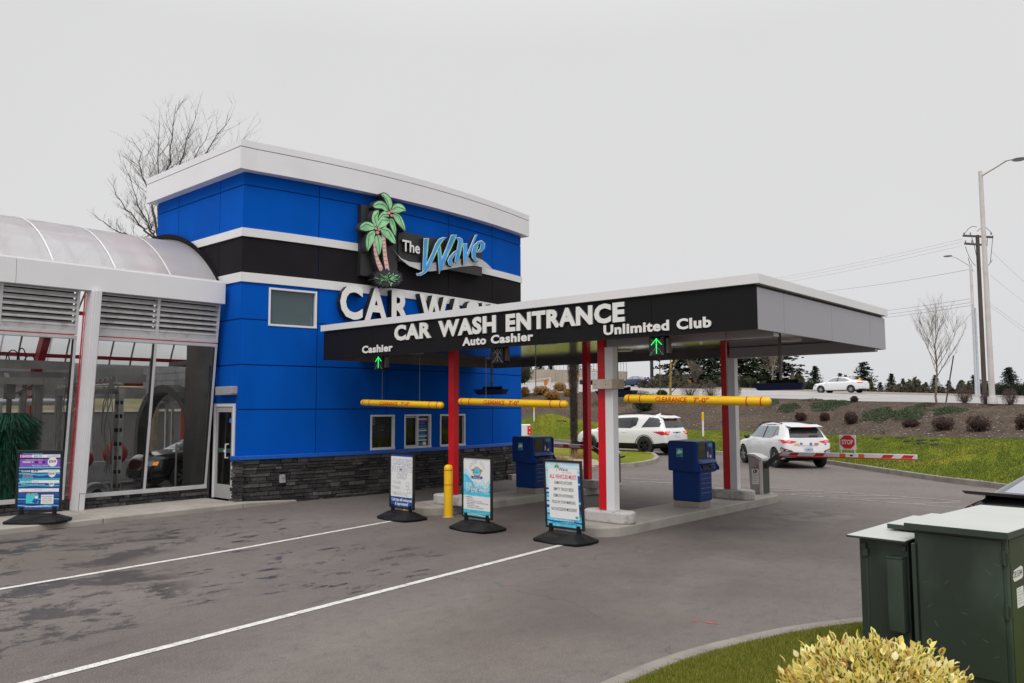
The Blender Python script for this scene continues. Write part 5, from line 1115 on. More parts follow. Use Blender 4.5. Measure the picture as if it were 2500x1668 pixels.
def sA(mb, L):
    R(mb, L, 0, 1, 0, 1, 0); R(mb, L, 0, 1, .955, 1, 2, .001); R(mb, L, 0, 1, 0, .185, 2, .001)
    for s, x0, x1, z in (('CASHLESS', .08, .93, .80), ('PAYMENTS', .05, .96, .665), ('ONLY', .28, .75, .535)): TX(mb, L, s, x0, x1, z, .105, 0, outline=2, bold=-.004)
    for s, x1, z in (('Credit', .46, .435), ('Debit', .42, .335), ('Mobile Pay', .78, .225)): TX(mb, L, s, .15, x1, z, .06, 0, outline=11, bold=0); TX(mb, L, '.', .085, .105, z+.03, .08, 7, bold=.03)
    R(mb, L, .70, .83, .33, .47, 11, .001); R(mb, L, .712, .818, .34, .46, 0, .0015); R(mb, L, .76, .92, .27, .35, 11, .0018); R(mb, L, .772, .908, .28, .34, 0, .0022); TX(mb, L, 'Pay', .73, .80, .39, .03, 11)
    TX(mb, L, 'Cash tips still welcomed', .04, .96, .105, .055, 0, bold=.03); TX(mb, L, '& appreciated!', .20, .80, .030, .055, 0, bold=.03)
def palm_mini(mb, L, x, z, s, d, flip=1):
    PG_(mb, L, [(x-.008*s, z-.07*s), (x+.008*s, z-.07*s), (x+.014*s*flip, z), (x+.004*s*flip, z)], 8, d)
    for a in (20, 65, 110, 160, 200, 340):
        c, q = math.cos(R_(a)), math.sin(R_(a)); l = .055*s; PG_(mb, L, [(x+.01*s*flip, z), (x+.01*s*flip+c*l*.6-q*.012*s, z+q*l*.45+.012*s), (x+.01*s*flip+c*l*1.4, z+q*l*.5-.012*s), (x+.01*s*flip+c*l*.6+q*.008*s, z+q*l*.4-.006*s)], 9, d+.0004)
def sB(mb, L):
    R(mb, L, 0, 1, 0, 1, 0); PG_(mb, L, [(0, .83), (.12, .80), (.30, .70), (.42, .60), (.60, .58), (.72, .66), (.80, .56), (.92, .62), (1, .74), (1, .34), (0, .34)], 10, .0006); PG_(mb, L, [(0, .72), (.15, .70), (.32, .60), (.5, .52), (.66, .55), (.8, .47), (1, .60), (1, .34), (0, .34)], 3, .0008)
    waves(mb, L, .0, 1, .35, .50, [3, 6, 3, 2, 3], 6, 4, .001)
    for i, ch in enumerate('JOIN OUR'):
        a = R_(158-i*19.5); cx_, cz_ = .50+.27*math.cos(a), .765+.155*math.sin(a)
        if ch != ' ': 
            ca, sa = math.cos(a-math.pi/2), math.sin(a-math.pi/2); F = lambda x, z, d, cx_=cx_, cz_=cz_, ca=ca, sa=sa: L(cx_+x*ca-z*sa*.62, cz_+x*sa*.62+z*ca, d)
            text(mb, ch, F, -.036, .036, -.002, .062, .0015, bold=.05, mi=11); text(mb, ch, F, -.028, .028, .002, .054, .0026, mi=0)
    palm_mini(mb, L, .34, .79, .9, .0016); palm_mini(mb, L, .66, .79, .9, .0016, -1)
    PG_(mb, L, [(.50+.15*math.cos(i*.4), .765+.095*math.sin(i*.4)) for i in range(16)], 8, .0014)       # plain round badge instead of the mascot
    PG_(mb, L, [(.50+.12*math.cos(i*.4), .768+.075*math.sin(i*.4)) for i in range(16)], 3, .0020); waves(mb, L, .42, .58, .71, .76, [0, 2], 2, 3, .0026)
    PG_(mb, L, [(.27, .665), (.35, .645), (.65, .645), (.73, .665), (.68, .685), (.73, .705), (.65, .69), (.35, .69), (.27, .705), (.32, .685)], 2, .003); TX(mb, L, 'WASH CLUB', .36, .64, .652, .028, 0, .0034)
    for s, z in (('FOR THE PRICE', .50), ('OF ONE WASH!', .415)): TX(mb, L, s, .10, .94, z, .072, 0, .003, .02)
    R(mb, L, 0, 1, .105, .345, 0, .003); TX(mb, L, 'CLUB BENEFITS', .07, .34, .312, .017, 7, .0036)
    for s, x1, z in (('. Daily washes', .38, .280), ('. Access to all three locations', .70, .250), ('. Easy, automatic, monthly billing & online', .92, .220), ('  management', .40, .195), ('. Convenient processing', .58, .165), ('. $1.50 off day of wash upgrades', .76, .135)): TX(mb, L, s, .12, x1, z, .016, 7, .0036)
    R(mb, L, 0, 1, 0, .105, 6, .003); waves(mb, L, 0, 1, .0, .105, [3, 10, 2, 3], 5, 6, .0034); TX(mb, L, 'SEE ATTENDANT FOR DETAILS', .18, .85, .045, .014, 0, .005)
def sC(mb, L):
    R(mb, L, 0, 1, 0, 1, 10); waves(mb, L, 0, 1, .72, .98, [10, 0, 10, 3], 7, 7, .0006); R(mb, L, .82, 1, .2, .8, 2, .0016); waves(mb, L, .80, 1, .2, .80, [2, 7, 3, 2], 8, 8, .0018); waves(mb, L, 0, .15, .2, .62, [3, 2, 7], 6, 9, .0018); R(mb, L, 0, 1, 0, .20, 3, .0022); waves(mb, L, 0, 1, .0, .20, [3, 6, 2], 6, 3, .0024)
    R(mb, L, .08, .93, .125, .90, 0, .0034); palm_mini(mb, L, .33, .93, 1.1, .004); TX(mb, L, 'Wave', .38, .66, .865, .05, 7, .0042, .0, slant=.3); TX(mb, L, 'car wash', .50, .74, .832, .022, 11, .0042)
    TX(mb, L, 'ALL VEHICLES MUST:', .12, .91, .745, .062, 4, .0042, .012)
    for s, x0, x1, z in (('REMOVE HITCHES', .26, .77, .655), ('EMPTY TRUCK BEDS', .23, .80, .555), ('REMOVE ANTENNAS', .22, .79, .455), ('FOLD IN TOW MIRRORS', .17, .84, .355), ('NO EXCESSIVE MUD/DIRT', .14, .88, .245)): TX(mb, L, s, x0, x1, z, .048, 1, .0042, .002)
    PG_(mb, L, [(.86+.045*math.cos(i*.4), .16+.022*math.sin(i*.4)) for i in range(16)], 3, .0045)
    TX(mb, L, 'WWW.THEWAVEWASH.COM', .22, .77, .082, .022, 0, .0045, .02); TX(mb, L, 'PROTECT PUGET SOUND... RIDE THE WAVE!', .14, .86, .04, .018, 7, .0045, .0)
def sD(mb, L):
    R(mb, L, 0, 1, 0, 1, 2); R(mb, L, .0, 1, .86, 1, 7, .0004); waves(mb, L, 0, 1, .36, .72, [2, 6, 3, 7, 2], 9, 12, .0008); waves(mb, L, 0, 1, 0, .30, [7, 3, 7, 2], 9, 2, .0008)
    TX(mb, L, 'Hang Loose Special!', .08, .55, .965, .022, 6, .002, slant=.3)
    R(mb, L, .02, .98, .90, .955, 0, .0016); PG_(mb, L, [(.03, .90), (.30, .90), (.30, .955), (.03, .955)], 12, .002); TX(mb, L, 'BANZAI', .08, .32, .907, .040, 0, .0026, .01); TX(mb, L, '$23.99', .35, .54, .912, .03, 5, .0026, .01); TX(mb, L, 'UNLIMITED', .66, .96, .91, .034, 11, .0026, .01)
    R(mb, L, .02, .98, .735, .875, 5, .0016); TX(mb, L, 'PREMIUM CLEANING POWER PLUS', .15, .56, .855, .014, 0, .0022); TX(mb, L, 'CERAMIC X', .08, .34, .81, .032, 0, .0022, .02); TX(mb, L, 'The Best Deal!', .30, .70, .752, .022, 10, .0022, slant=.3)
    for i in range(3): R(mb, L, .38+.09*i, .45+.09*i, .80, .84, (7, 12, 7)[i], .0024)
    def disc(x, z, r_, tx):
        PG_(mb, L, [(x+r_*math.cos(i*.35), z+r_*.72*math.sin(i*.35)) for i in range(18)], 0, .003); TX(mb, L, tx, x-r_*.75, x+r_*.70, z-.014, r_*.42, 1, .0036, .02)
    disc(.80, .825, .115, '$39.99')
    R(mb, L, 0, 1, .715, .735, 6, .0018); R(mb, L, .03, .98, .64, .69, 0, .0016); R(mb, L, .03, .30, .64, .69, 7, .002); TX(mb, L, 'TSUNAMI', .05, .28, .648, .034, 0, .0026, .015); TX(mb, L, '18.99', .34, .46, .652, .026, 7, .0026, .02); TX(mb, L, 'UNLIMITED', .70, .92, .66, .02, 11, .0026)
    for i, s in enumerate(('6-STEP COMPLETE CLEAN', '2-STEP WHEEL CLEANER', 'SEALER PROTECT & SEAL')): TX(mb, L, s, .10, .36-.02*(i % 2), .60-.028*i, .014, 0, .0022)
    disc(.80, .615, .085, '$34.99'); TX(mb, L, 'SAVE $12', .46, .62, .60, .018, 6, .0022); TX(mb, L, 'MILLIONS', .46, .62, .575, .018, 6, .0022)
    R(mb, L, 0, 1, .515, .535, 6, .0018); R(mb, L, .03, .98, .455, .505, 0, .0016); R(mb, L, .03, .32, .455, .505, 6, .002); TX(mb, L, 'TIDAL WAVE', .04, .31, .462, .034, 0, .0026, .01); TX(mb, L, '$13.99', .35, .48, .468, .022, 6, .0026); disc(.80, .44, .065, '$29')
    TX(mb, L, 'COMPLETE CLEAN  WHEEL CLEANER', .08, .64, .425, .012, 0, .0022); R(mb, L, .02, .98, .30, .36, 0, .0022); TX(mb, L, 'We Accept', .40, .58, .335, .016, 11, .003); TX(mb, L, 'All Major Credit Cards  Gift Cards  Mobile Pay', .10, .90, .308, .014, 11, .003)
    R(mb, L, .20, .50, .10, .25, 6, .0022); TX(mb, L, 'CAR CARE KIT', .22, .48, .255, .022, 0, .003, .02); PG_(mb, L, [(.34, .13), (.42, .20), (.50, .17), (.48, .11), (.42, .10)], 2, .003); PG_(mb, L, [(.45+.035*math.cos(i*.5), .205+.025*math.sin(i*.5)) for i in range(13)], 0, .0034)
    R(mb, L, .56, .86, .09, .25, 0, .0022)
    for i, s in enumerate(('MILITARY MONDAY', 'LADIES DAY TUESDAY', 'SENIOR DAY THURSDAY', '$2 OFF TIDAL WAVE')): TX(mb, L, s, .58+.02*(i % 2), .84-.02*(i % 2), .215-.033*i, .014, 7, .003)
    TX(mb, L, 'WE ARE A CASHLESS BUSINESS', .18, .82, .035, .022, 0, .003, .02)
aframe((-11.86, 10.2, 0), R_(-4), 'CASHLESS PAYMENTS ONLY board, white with blue bands, left of the yellow bollard', .76, 1.06, sA, lean=.0)
aframe((-9.83, 10.16, 0), R_(-4), 'JOIN OUR WASH CLUB board with blue water picture, right of the yellow bollard', .77, 1.06, sB)
aframe((-7.9, 10.15, 0), R_(-1), 'ALL VEHICLES MUST board with red heading, at the tip of the near island', .77, 1.07, sC, lean=.02, roll=-.06)
pa = gz(75, 1262, .1)
aframe((-15.98, 5.27, .1), R_(44), 'price list board in blue, purple and white on the sidewalk at the left edge', .80, 1.08, sD)
# ================================================================== GREEN CABINETS
CG = pm('cabinet_green', (0.022, 0.034, 0.026), .42, var=.12, vs=1.5, stain=(0.055, 0.080, 0.066), sts=2.2, stamt=.8, stretch=(1, 1, .5)); CG2 = pm('cabinet_olive', (0.026, 0.045, 0.016), .45, var=.08, stain=(.035, .055, .025), sts=3, stamt=.4); CL = pm('cabinet_lid_glare', (0.44, 0.46, 0.435), .38, var=.05, vs=1.5); CE = pm('cabinet_lid_edge', (0.030, 0.045, 0.034), .4, var=.1)  # CL: lid tops painted pale for the glare they catch
def lid(t_, x0, x1, y0, y1, z0, z1, name='lid', sl=0.0):
    mb = MB(); mb.hexa([(x0, y0, z0), (x1, y0, z0), (x1, y1, z0), (x0, y1, z0), (x0, y0, z1-.002), (x1, y0, z1-.002), (x1, y1, z1-.002+sl), (x0, y1, z1-.002+sl)]); mb.hexa([(x0+.004, y0+.004, z1-.006), (x1-.004, y0+.004, z1-.006), (x1-.004, y1-.004, z1-.006+sl), (x0+.004, y1-.004, z1-.006+sl), (x0+.004, y0+.004, z1), (x1-.004, y0+.004, z1), (x1-.004, y1-.004, z1+sl), (x0+.004, y1-.004, z1+sl)], 1)
    return mb.build(name, [CE, CL], t_, world=True, bevel=.004)
cB = thing('utility_cabinet', 'large dark green utility cabinet nearest the camera with hinged door and number sticker', 'utility cabinet', (-1.91, 6.66, .1))
MB().box(-1.86, -1.23, 6.72, 8.25, .1, 1.165).build('housing', CG, cB, world=True, bevel=.008)
lid(cB, -1.91, -1.20, 6.66, 8.30, 1.165, 1.215)
MB().box(-1.835, -1.262, 6.705, 6.719, .16, 1.145).build('door', CG, cB, world=True, bevel=.004)
mb = MB(); mb.box(-1.875, -1.845, 6.69, 6.72, .14, 1.06); mb.build('door_edge', CE, cB, world=True, bevel=.003)
mb = MB()
for z in (1.03, .66): mb.tube((-1.245, 6.700, z-.05), (-1.245, 6.700, z+.05), .013, n=8); mb.box(-1.275, -1.215, 6.702, 6.716, z-.035, z+.035)
mb.each('hinge', CE, cB, world=True)
MB().box(-1.2295, -1.226, 6.76, 8.2, .14, 1.15).build('side_panel', CG2, cB, world=True)
XF = lambda X: (lambda y, z, d=0.0: Vector((X+d, y, z)))
mb = MB(); L_ = XF(-1.2245); P = [(6.80, .905), (6.82, .93), (6.98, .945), (7.02, .93), (7.02, .87), (6.99, .855), (6.83, .85), (6.80, .87)]
mb.add([L_(p[0], p[1]) for p in P], [tuple(range(8))], 0); text(mb, 'DE15344', L_, 6.81, 7.00, .878, .045, .0012, mi=1); mb.add([L_(6.86, .66), L_(7.01, .66), L_(7.01, .80), L_(6.86, .80)], [(0, 1, 2, 3)], 0)
for k in range(6): z = .785-k*.02; mb.add([L_(6.875, z, .001), L_(6.95+.02*(k % 3), z, .001), L_(6.95+.02*(k % 3), z+.005, .001), L_(6.875, z+.005, .001)], [(0, 1, 2, 3)], 2)
mb.build('sticker', [SIGNW, INK, pm('faint_print', (0.35, 0.5, 0.45), .6)], cB, world=True)
cA = thing('utility_cabinet', 'lower dark green utility cabinet behind the large one, with a small box on its side', 'utility cabinet', (-2.36, 6.70, .1))
MB().box(-2.30, -1.92, 6.80, 8.0, .1, 1.055).build('housing', CG, cA, world=True, bevel=.006)
lid(cA, -2.36, -1.90, 6.70, 8.04, 1.057, 1.075, sl=.03); lid(cA, -2.20, -1.93, 7.10, 8.04, 1.10, 1.14, 'raised_lid')
mb = MB(); mb.box(-2.05, -1.93, 6.70, 6.80, .38, .93); mb.build('side_box', CG, cA, world=True, bevel=.006)
mb = MB(); mb.box(-2.05, -1.93, 6.695, 6.80, .93, .945); mb.box(-2.285, -2.24, 6.78, 6.80, .97, 1.01); mb.box(-2.27, -2.225, 6.775, 6.80, .91, .97); mb.box(-1.955, -1.925, 6.76, 6.80, .99, 1.03); mb.each('latch', CE, cA, world=True, bevel=.003)
mb = MB(); mb.box(-2.25, -2.235, 6.796, 6.80, .2, .9); mb.build('seam', CE, cA, world=True)
cA.rotation_euler = (0, 0, R_(-6)); cB.rotation_euler = (0, 0, R_(-6.5))
mb = MB(); rs_ = random.Random(4)
for k in range(13):
    x, z = rs_.uniform(-1.82, -1.28), rs_.uniform(.25, 1.1); l, a = rs_.uniform(.01, .06), rs_.uniform(-1.2, 1.2); mb.bar((x, 6.7045, z), (x+l*math.cos(a), 6.7045, z+l*math.sin(a)), .0012, .0012)
mb.build('scratches', pm('scratch_pale', (0.16, 0.19, 0.17), .7), cB, world=True)
# ================================================================== NEAR BUSH
EU = bpy.data.materials.new('variegated_leaf'); EU.use_nodes = True; t = EU.node_tree; p = t.nodes['Principled BSDF']; p.inputs['Roughness'].default_value = .4
at_ = t.nodes.new('ShaderNodeAttribute'); at_.attribute_name = 'edge'; rp = t.nodes.new('ShaderNodeValToRGB'); g = t.nodes.new('ShaderNodeNewGeometry'); r2 = t.nodes.new('ShaderNodeValToRGB')
e = r2.color_ramp.elements; e[0].color = (0.82, 0.62, 0.20, 1); e[1].color = (0.88, 0.80, 0.45, 1); k = e.new(.12); k.color = (.58, .24, .06, 1); k = e.new(.25); k.color = (.86, .74, .28, 1); k = e.new(.6); k.color = (.85, .72, .16, 1)
t.links.new(g.outputs['Random Per Island'], r2.inputs[0]); mi = t.nodes.new('ShaderNodeMixRGB'); t.links.new(r2.outputs[0], mi.inputs[2]); mi.inputs[1].default_value = (0.10, 0.17, 0.03, 1)
mr = t.nodes.new('ShaderNodeMapRange'); mr.inputs['From Min'].default_value = .25; mr.inputs['From Max'].default_value = .55; t.links.new(at_.outputs['Fac'], mr.inputs['Value'])
ad = t.nodes.new('ShaderNodeMath'); ad.operation = 'ADD'; ad.use_clamp = True; gt_ = t.nodes.new('ShaderNodeMath'); gt_.operation = 'GREATER_THAN'; gt_.inputs[1].default_value = .55; t.links.new(g.outputs['Random Per Island'], gt_.inputs[0]); t.links.new(mr.outputs[0], ad.inputs[0]); t.links.new(gt_.outputs[0], ad.inputs[1])
t.links.new(ad.outputs[0], mi.inputs[0]); t.links.new(mi.outputs[0], p.inputs['Base Color'])
o_ = t.nodes['Material Output']; tr = t.nodes.new('ShaderNodeBsdfTranslucent'); t.links.new(mi.outputs[0], tr.inputs[0]); ms = t.nodes.new('ShaderNodeMixShader'); ms.inputs[0].default_value = .25; t.links.new(p.outputs[0], ms.inputs[1]); t.links.new(tr.outputs[0], ms.inputs[2]); t.links.new(ms.outputs[0], o_.inputs[0])
def leaf_bush(t_, n, rx, ry, rz, ln, seed):
    r = random.Random(seed); vs = []; fs = []; ed = []
    for i in range(n):
        while True:
            d = Vector((r.gauss(0, 1), r.gauss(0, 1), r.gauss(0, 1)))
            if d.length > .1: d.normalize(); break
        if d.z < -.3: d.z = -d.z*.5
        q = r.uniform(.80, 1.0)**.6*(1+.05*math.sin(d.x*9)*math.cos(d.y*11)); flat = max(abs(d.x), abs(d.y), abs(d.z)*1.0); bx = lerp(1, 1/flat, .5)
        c = Vector((d.x*rx*q*bx, d.y*ry*q*bx, rz*(.1+.9*d.z*q*bx)))
        c += Vector((r.gauss(0, .016), r.gauss(0, .016), r.gauss(0, .012)))
        if r.random() < .05 and d.z > .3: c.z += r.uniform(.01, .07)
        ax = (d+Vector((r.uniform(-1, 1), r.uniform(-1, 1), r.uniform(.0, 1.3)))*.8).normalized(); sd_ = ax.cross(Vector((r.uniform(-1, 1), r.uniform(-1, 1), r.uniform(-1, 1)))).normalized(); nm = ax.cross(sd_)
        l = ln*r.uniform(.5, 1.15); w_ = l*r.uniform(.24, .34); k = len(vs); cu = r.uniform(.05, .25)*l; fo = w_*.35
        pts = [(0, 0, 0), (.30, 1, 0), (.65, .95, 1), (1, 0, 2), (.65, -.95, 1), (.30, -1, 0), (.32, 0, 0), (.66, 0, 1)]
        for a, s_, b_ in pts: vs.append(c+ax*l*a+sd_*w_*s_+nm*(-cu*a*a+(fo if s_ else 0)))
        ed += [.5, 1, 1, 1, 1, 1, 0, 0]; fs += [(k, k+1, k+6), (k+1, k+2, k+7, k+6), (k+2, k+3, k+7), (k+3, k+4, k+7), (k+4, k+5, k+6, k+7), (k+5, k, k+6)]
    mb = MB(); mb.v = vs; mb.f = fs; mb.m = [0]*len(fs); o = mb.build('foliage', EU, t_, fixn=False, smooth=True, angle=60)
    a = o.data.attributes.new('edge', 'FLOAT', 'POINT'); a.data.foreach_set('value', ed); return o
bp = dep(2140, 1700, 4.15)
eb = thing('variegated_bush', 'clipped yellow and cream leaved bush in the bottom right foreground', 'bush', (bp.x, bp.y, .1))
leaf_bush(eb, 9500, .44, .45, .75, .050, 5)
mb = MB(); r = random.Random(8)
for i in range(60): a = r.uniform(0, 6.28); q = r.uniform(.05, .34); mb.tube((math.cos(a)*.05, math.sin(a)*.05, 0), (q*math.cos(a), q*math.sin(a), r.uniform(.4, .7)), .006, .002, 4)
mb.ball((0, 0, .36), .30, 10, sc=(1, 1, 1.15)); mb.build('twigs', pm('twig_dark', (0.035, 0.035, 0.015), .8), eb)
# ================================================================== VEHICLES
def carpaint(name, col, met=0.0, rough=.25): return pm(name, col, rough, metal=met, var=.02, coat=.8, spec=.5)
CWH = carpaint('car_white', (0.72, 0.72, 0.73)); CBK = carpaint('car_black', (0.008, 0.008, 0.010)); CBL = carpaint('car_navy', (0.012, 0.025, 0.085), .3)
CGL = pm('car_glass', (0.030, 0.032, 0.036), .06, var=.1, spec=.8); CGLL = pm('car_glass_light', (0.20, 0.24, 0.26), .06, var=.1, spec=.8); CGS = pm('car_glass_sky', (0.30, 0.31, 0.36), .05, var=.05, spec=1.0)  # CGS has the reflected sky put into its base colour
TLR = pm('tail_red', (0.55, 0.008, 0.015), .2, coat=.6); TLG = pm('tail_glow', (0.9, 0.10, 0.08), .3, emit=(1.0, 0.12, 0.09), es=1.2); TLD = pm('tail_dark', (0.12, 0.005, 0.01), .2); CHR = pm('chrome', (0.7, 0.7, 0.72), .12, metal=.95); RIMS = pm('rim_silver', (0.5, 0.5, 0.51), .3, metal=.6); RIMB = pm('rim_black', (0.02, 0.02, 0.022), .25); LENS = pm('lamp_lens', (0.35, 0.36, 0.38), .12, coat=.5)
def evalmesh(o):
    dg = bpy.context.evaluated_depsgraph_get(); return bpy.data.meshes.new_from_object(o.evaluated_get(dg))
def body(t_, top, belt, wid, wroof, zu, L, paint, wheels, wr, ztrim=None, trim=None, name='body'):
    """smooth lofted shell: top/belt = side profile tables over y, wid/wroof = plan tables; wheel arches are cut out"""
    ys = sorted({round(y, 3) for y, _ in top} | {round(y, 3) for y, _ in belt} | {round(y, 3) for y, _ in wid}); Y = [ys[0]]
    for y in ys[1:]:
        while y-Y[-1] > .28: Y.append(Y[-1]+.22)
        if y-Y[-1] > .03: Y.append(y)
    rings = []
    for y in Y:
        zt = interp(top, y); zb = min(interp(belt, y), zt-.015); w = interp(wid, y); zuu = interp(zu, y); g = max(0, min(1, (zt-zb)/.42)); wr_ = lerp(w*.86, interp(wroof, y), g)
        H = zb-zuu; g2 = max(0.0, min(1.0, (zt-zb)/.12))
        half = [(0, zuu), (w*.55, zuu), (w*.90, zuu+.005), (w*.975, zuu+.05), (w, zuu+H*.30), (w*1.0, zuu+H*.62), (w*.985, zb-H*.13), (w*.955, zb-.012), (lerp(w*.90, w*.935, g), zb+.01*g),
                (lerp(w*.80, lerp(w*.93, wr_, .5), g), lerp(zb, zt, .48)), (lerp(w*.72, wr_, g), lerp(zb, zt, lerp(.7, .88, g))), (lerp(w*.62, wr_*.90, g), zt-.022*g-.006), (w*.40, zt-.004), (0, zt)]
        rings.append((y, half))
    n = len(rings[0][1]); vs = []; ringlen = 2*n-2
    for y, h in rings: vs += [(x, y, z) for x, z in h]+[(-x, y, z) for x, z in h[-2:0:-1]]
    fs = [(k*ringlen+i, k*ringlen+(i+1) % ringlen, (k+1)*ringlen+(i+1) % ringlen, (k+1)*ringlen+i) for k in range(len(rings)-1) for i in range(ringlen)]
    for k, rev in ((0, True), (len(rings)-1, False)):
        b = k*ringlen
        for i in range(n-1):
            a1, a2 = b+i, b+i+1; c1 = b+(ringlen-i) % ringlen; c2 = b+(ringlen-i-1) % ringlen; q = [a1, a2, c2, c1]; q = list(dict.fromkeys(q))
            if len(q) > 2: fs.append(tuple(q[::-1] if rev else q))
    tmp = MB(); tmp.v = vs; tmp.f = fs; tmp.m = [0]*len(fs); o = tmp.build('tmp', paint)
    m = o.modifiers.new('s', 'SUBSURF'); m.levels = m.render_levels = 2
    cut = MB()
    for yw in wheels: cut.lathe([(.001, -3), (wr+.055, -3), (wr+.055, 3), (.001, 3)], (0, yw, wr), 40, axis='X')
    # keep the middle of the underbody
    cuts = []
    for yw in wheels:
        for sx in (-1, 1):
            q = MB(); x0_, x1_ = (.50, 1.3) if sx > 0 else (-1.3, -.50); q.lathe([(.001, x0_), (wr+.055, x0_), (wr+.055, x1_), (.001, x1_)], (0, yw, wr), 40, axis='X'); c = q.build('cut', paint); cuts.append(c)
            b = o.modifiers.new('b', 'BOOLEAN'); b.operation = 'DIFFERENCE'; b.object = c; b.solver = 'EXACT'
    me = evalmesh(o); bpy.data.objects.remove(o)
    for c in cuts: bpy.data.objects.remove(c)
    me.name = name; me.polygons.foreach_set('use_smooth', [True]*len(me.polygons)); me.set_sharp_from_angle(angle=R_(50))
    me.materials.clear(); me.materials.append(paint); me.materials.append(trim or RUB); idx = []
    for p_ in me.polygons:
        c = p_.center; lo = ztrim is not None and c.z < ztrim(c.y); inside = any((c.y-yw)**2+(c.z-wr)**2 < (wr+.052)**2 for yw in wheels) and abs(c.x) < .87*max(w for _, w in wid) and abs(c.x) > .45
        idx.append(1 if lo or inside or p_.normal.z < -.85 else 0)
    me.polygons.foreach_set('material_index', idx)
    ob = bpy.data.objects.new(name, me); COL.objects.link(ob); ob.parent = t_
    bm = bmesh.new(); bm.from_mesh(me); bv = BVHTree.FromBMesh(bm); bm.free(); return ob, bv
def decal(parent, bv, poly, axis, name, mat, off=.006, cuts=4, link=True, mb=None, thick=None):
    """panel laid on the body shell. axis: 'L','R' (side; poly in y,z), 'B' rear, 'F' front (poly in x,z)"""
    bm = bmesh.new(); vv = [bm.verts.new((p[0], p[1], 0)) for p in poly]; bm.faces.new(vv); bmesh.ops.triangulate(bm, faces=bm.faces)
    bmesh.ops.subdivide_edges(bm, edges=bm.edges, cuts=cuts, use_grid_fill=True); bmesh.ops.triangulate(bm, faces=bm.faces); vs = []
    for v in bm.verts:
        a, b = v.co.x, v.co.y
        o, d = {'L': (Vector((-3, a, b)), Vector((1, 0, 0))), 'R': (Vector((3, a, b)), Vector((-1, 0, 0))), 'B': (Vector((a, -4, b)), Vector((0, 1, 0))), 'F': (Vector((a, 4, b)), Vector((0, -1, 0)))}[axis]
        h = bv.ray_cast(o, d)
        if h[0] is None: h = bv.find_nearest(o+d*2.2)
        vs.append(h[0]-d*off)
    fs = [[l.index for l in f.verts] for f in bm.faces]; bm.free()
    M_ = MB() if mb is None else mb; M_.add(vs, fs)
    if mb is None: return M_.build(name, mat, parent, smooth=True, angle=70, fixn=False)
def mirror(P): return [(-a, b) for a, b in P]
def wheel(t_, x, y, r, w, rim, spokes=5, name='wheel', rimscale=.68):
    sx = 1 if x > 0 else -1
    o = MB().lathe([(r*.60, -w/2), (r*.90, -w/2), (r, -w/2+.03), (r, w/2-.03), (r*.90, w/2), (r*.60, w/2)], axis='X', n=32).build(name, RUB, t_, smooth=True); o.location = (x, y, r)
    mb = MB(); fx = sx*(w/2-.015); mb.lathe([(r*rimscale, fx), (r*(rimscale+.05), fx+sx*.012), (r*(rimscale-.02), fx-sx*.02), (r*(rimscale-.04), -fx*.2)], axis='X', n=28); mb.lathe([(.001, -fx*.1), (r*rimscale, -fx*.1)], axis='X', n=20, mi=1)
    mb.lathe([(.001, fx+sx*.006), (r*.13, fx+sx*.004), (r*.15, fx-sx*.03)], axis='X', n=12)
    for k in range(spokes):
        a = 2*math.pi*k/spokes+.3
        for da in (-.13, .13): mb.bar((fx-sx*.004, r*.10*math.cos(a), r*.10*math.sin(a)), (fx-sx*.012, r*rimscale*math.cos(a+da), r*rimscale*math.sin(a+da)), .022, .03, 0, (1, 0, 0))
    mb.build('rim', [rim, RUB], o, smooth=False); return o
def cluster(t_, pts_mats, name):
    mb = MB(); ms_ = []
    for fs_, m in pts_mats: pass
def az(p, heading): return {'loc': (p[0], p[1], p[2] if len(p) > 2 else 0), 'rotz': -heading}
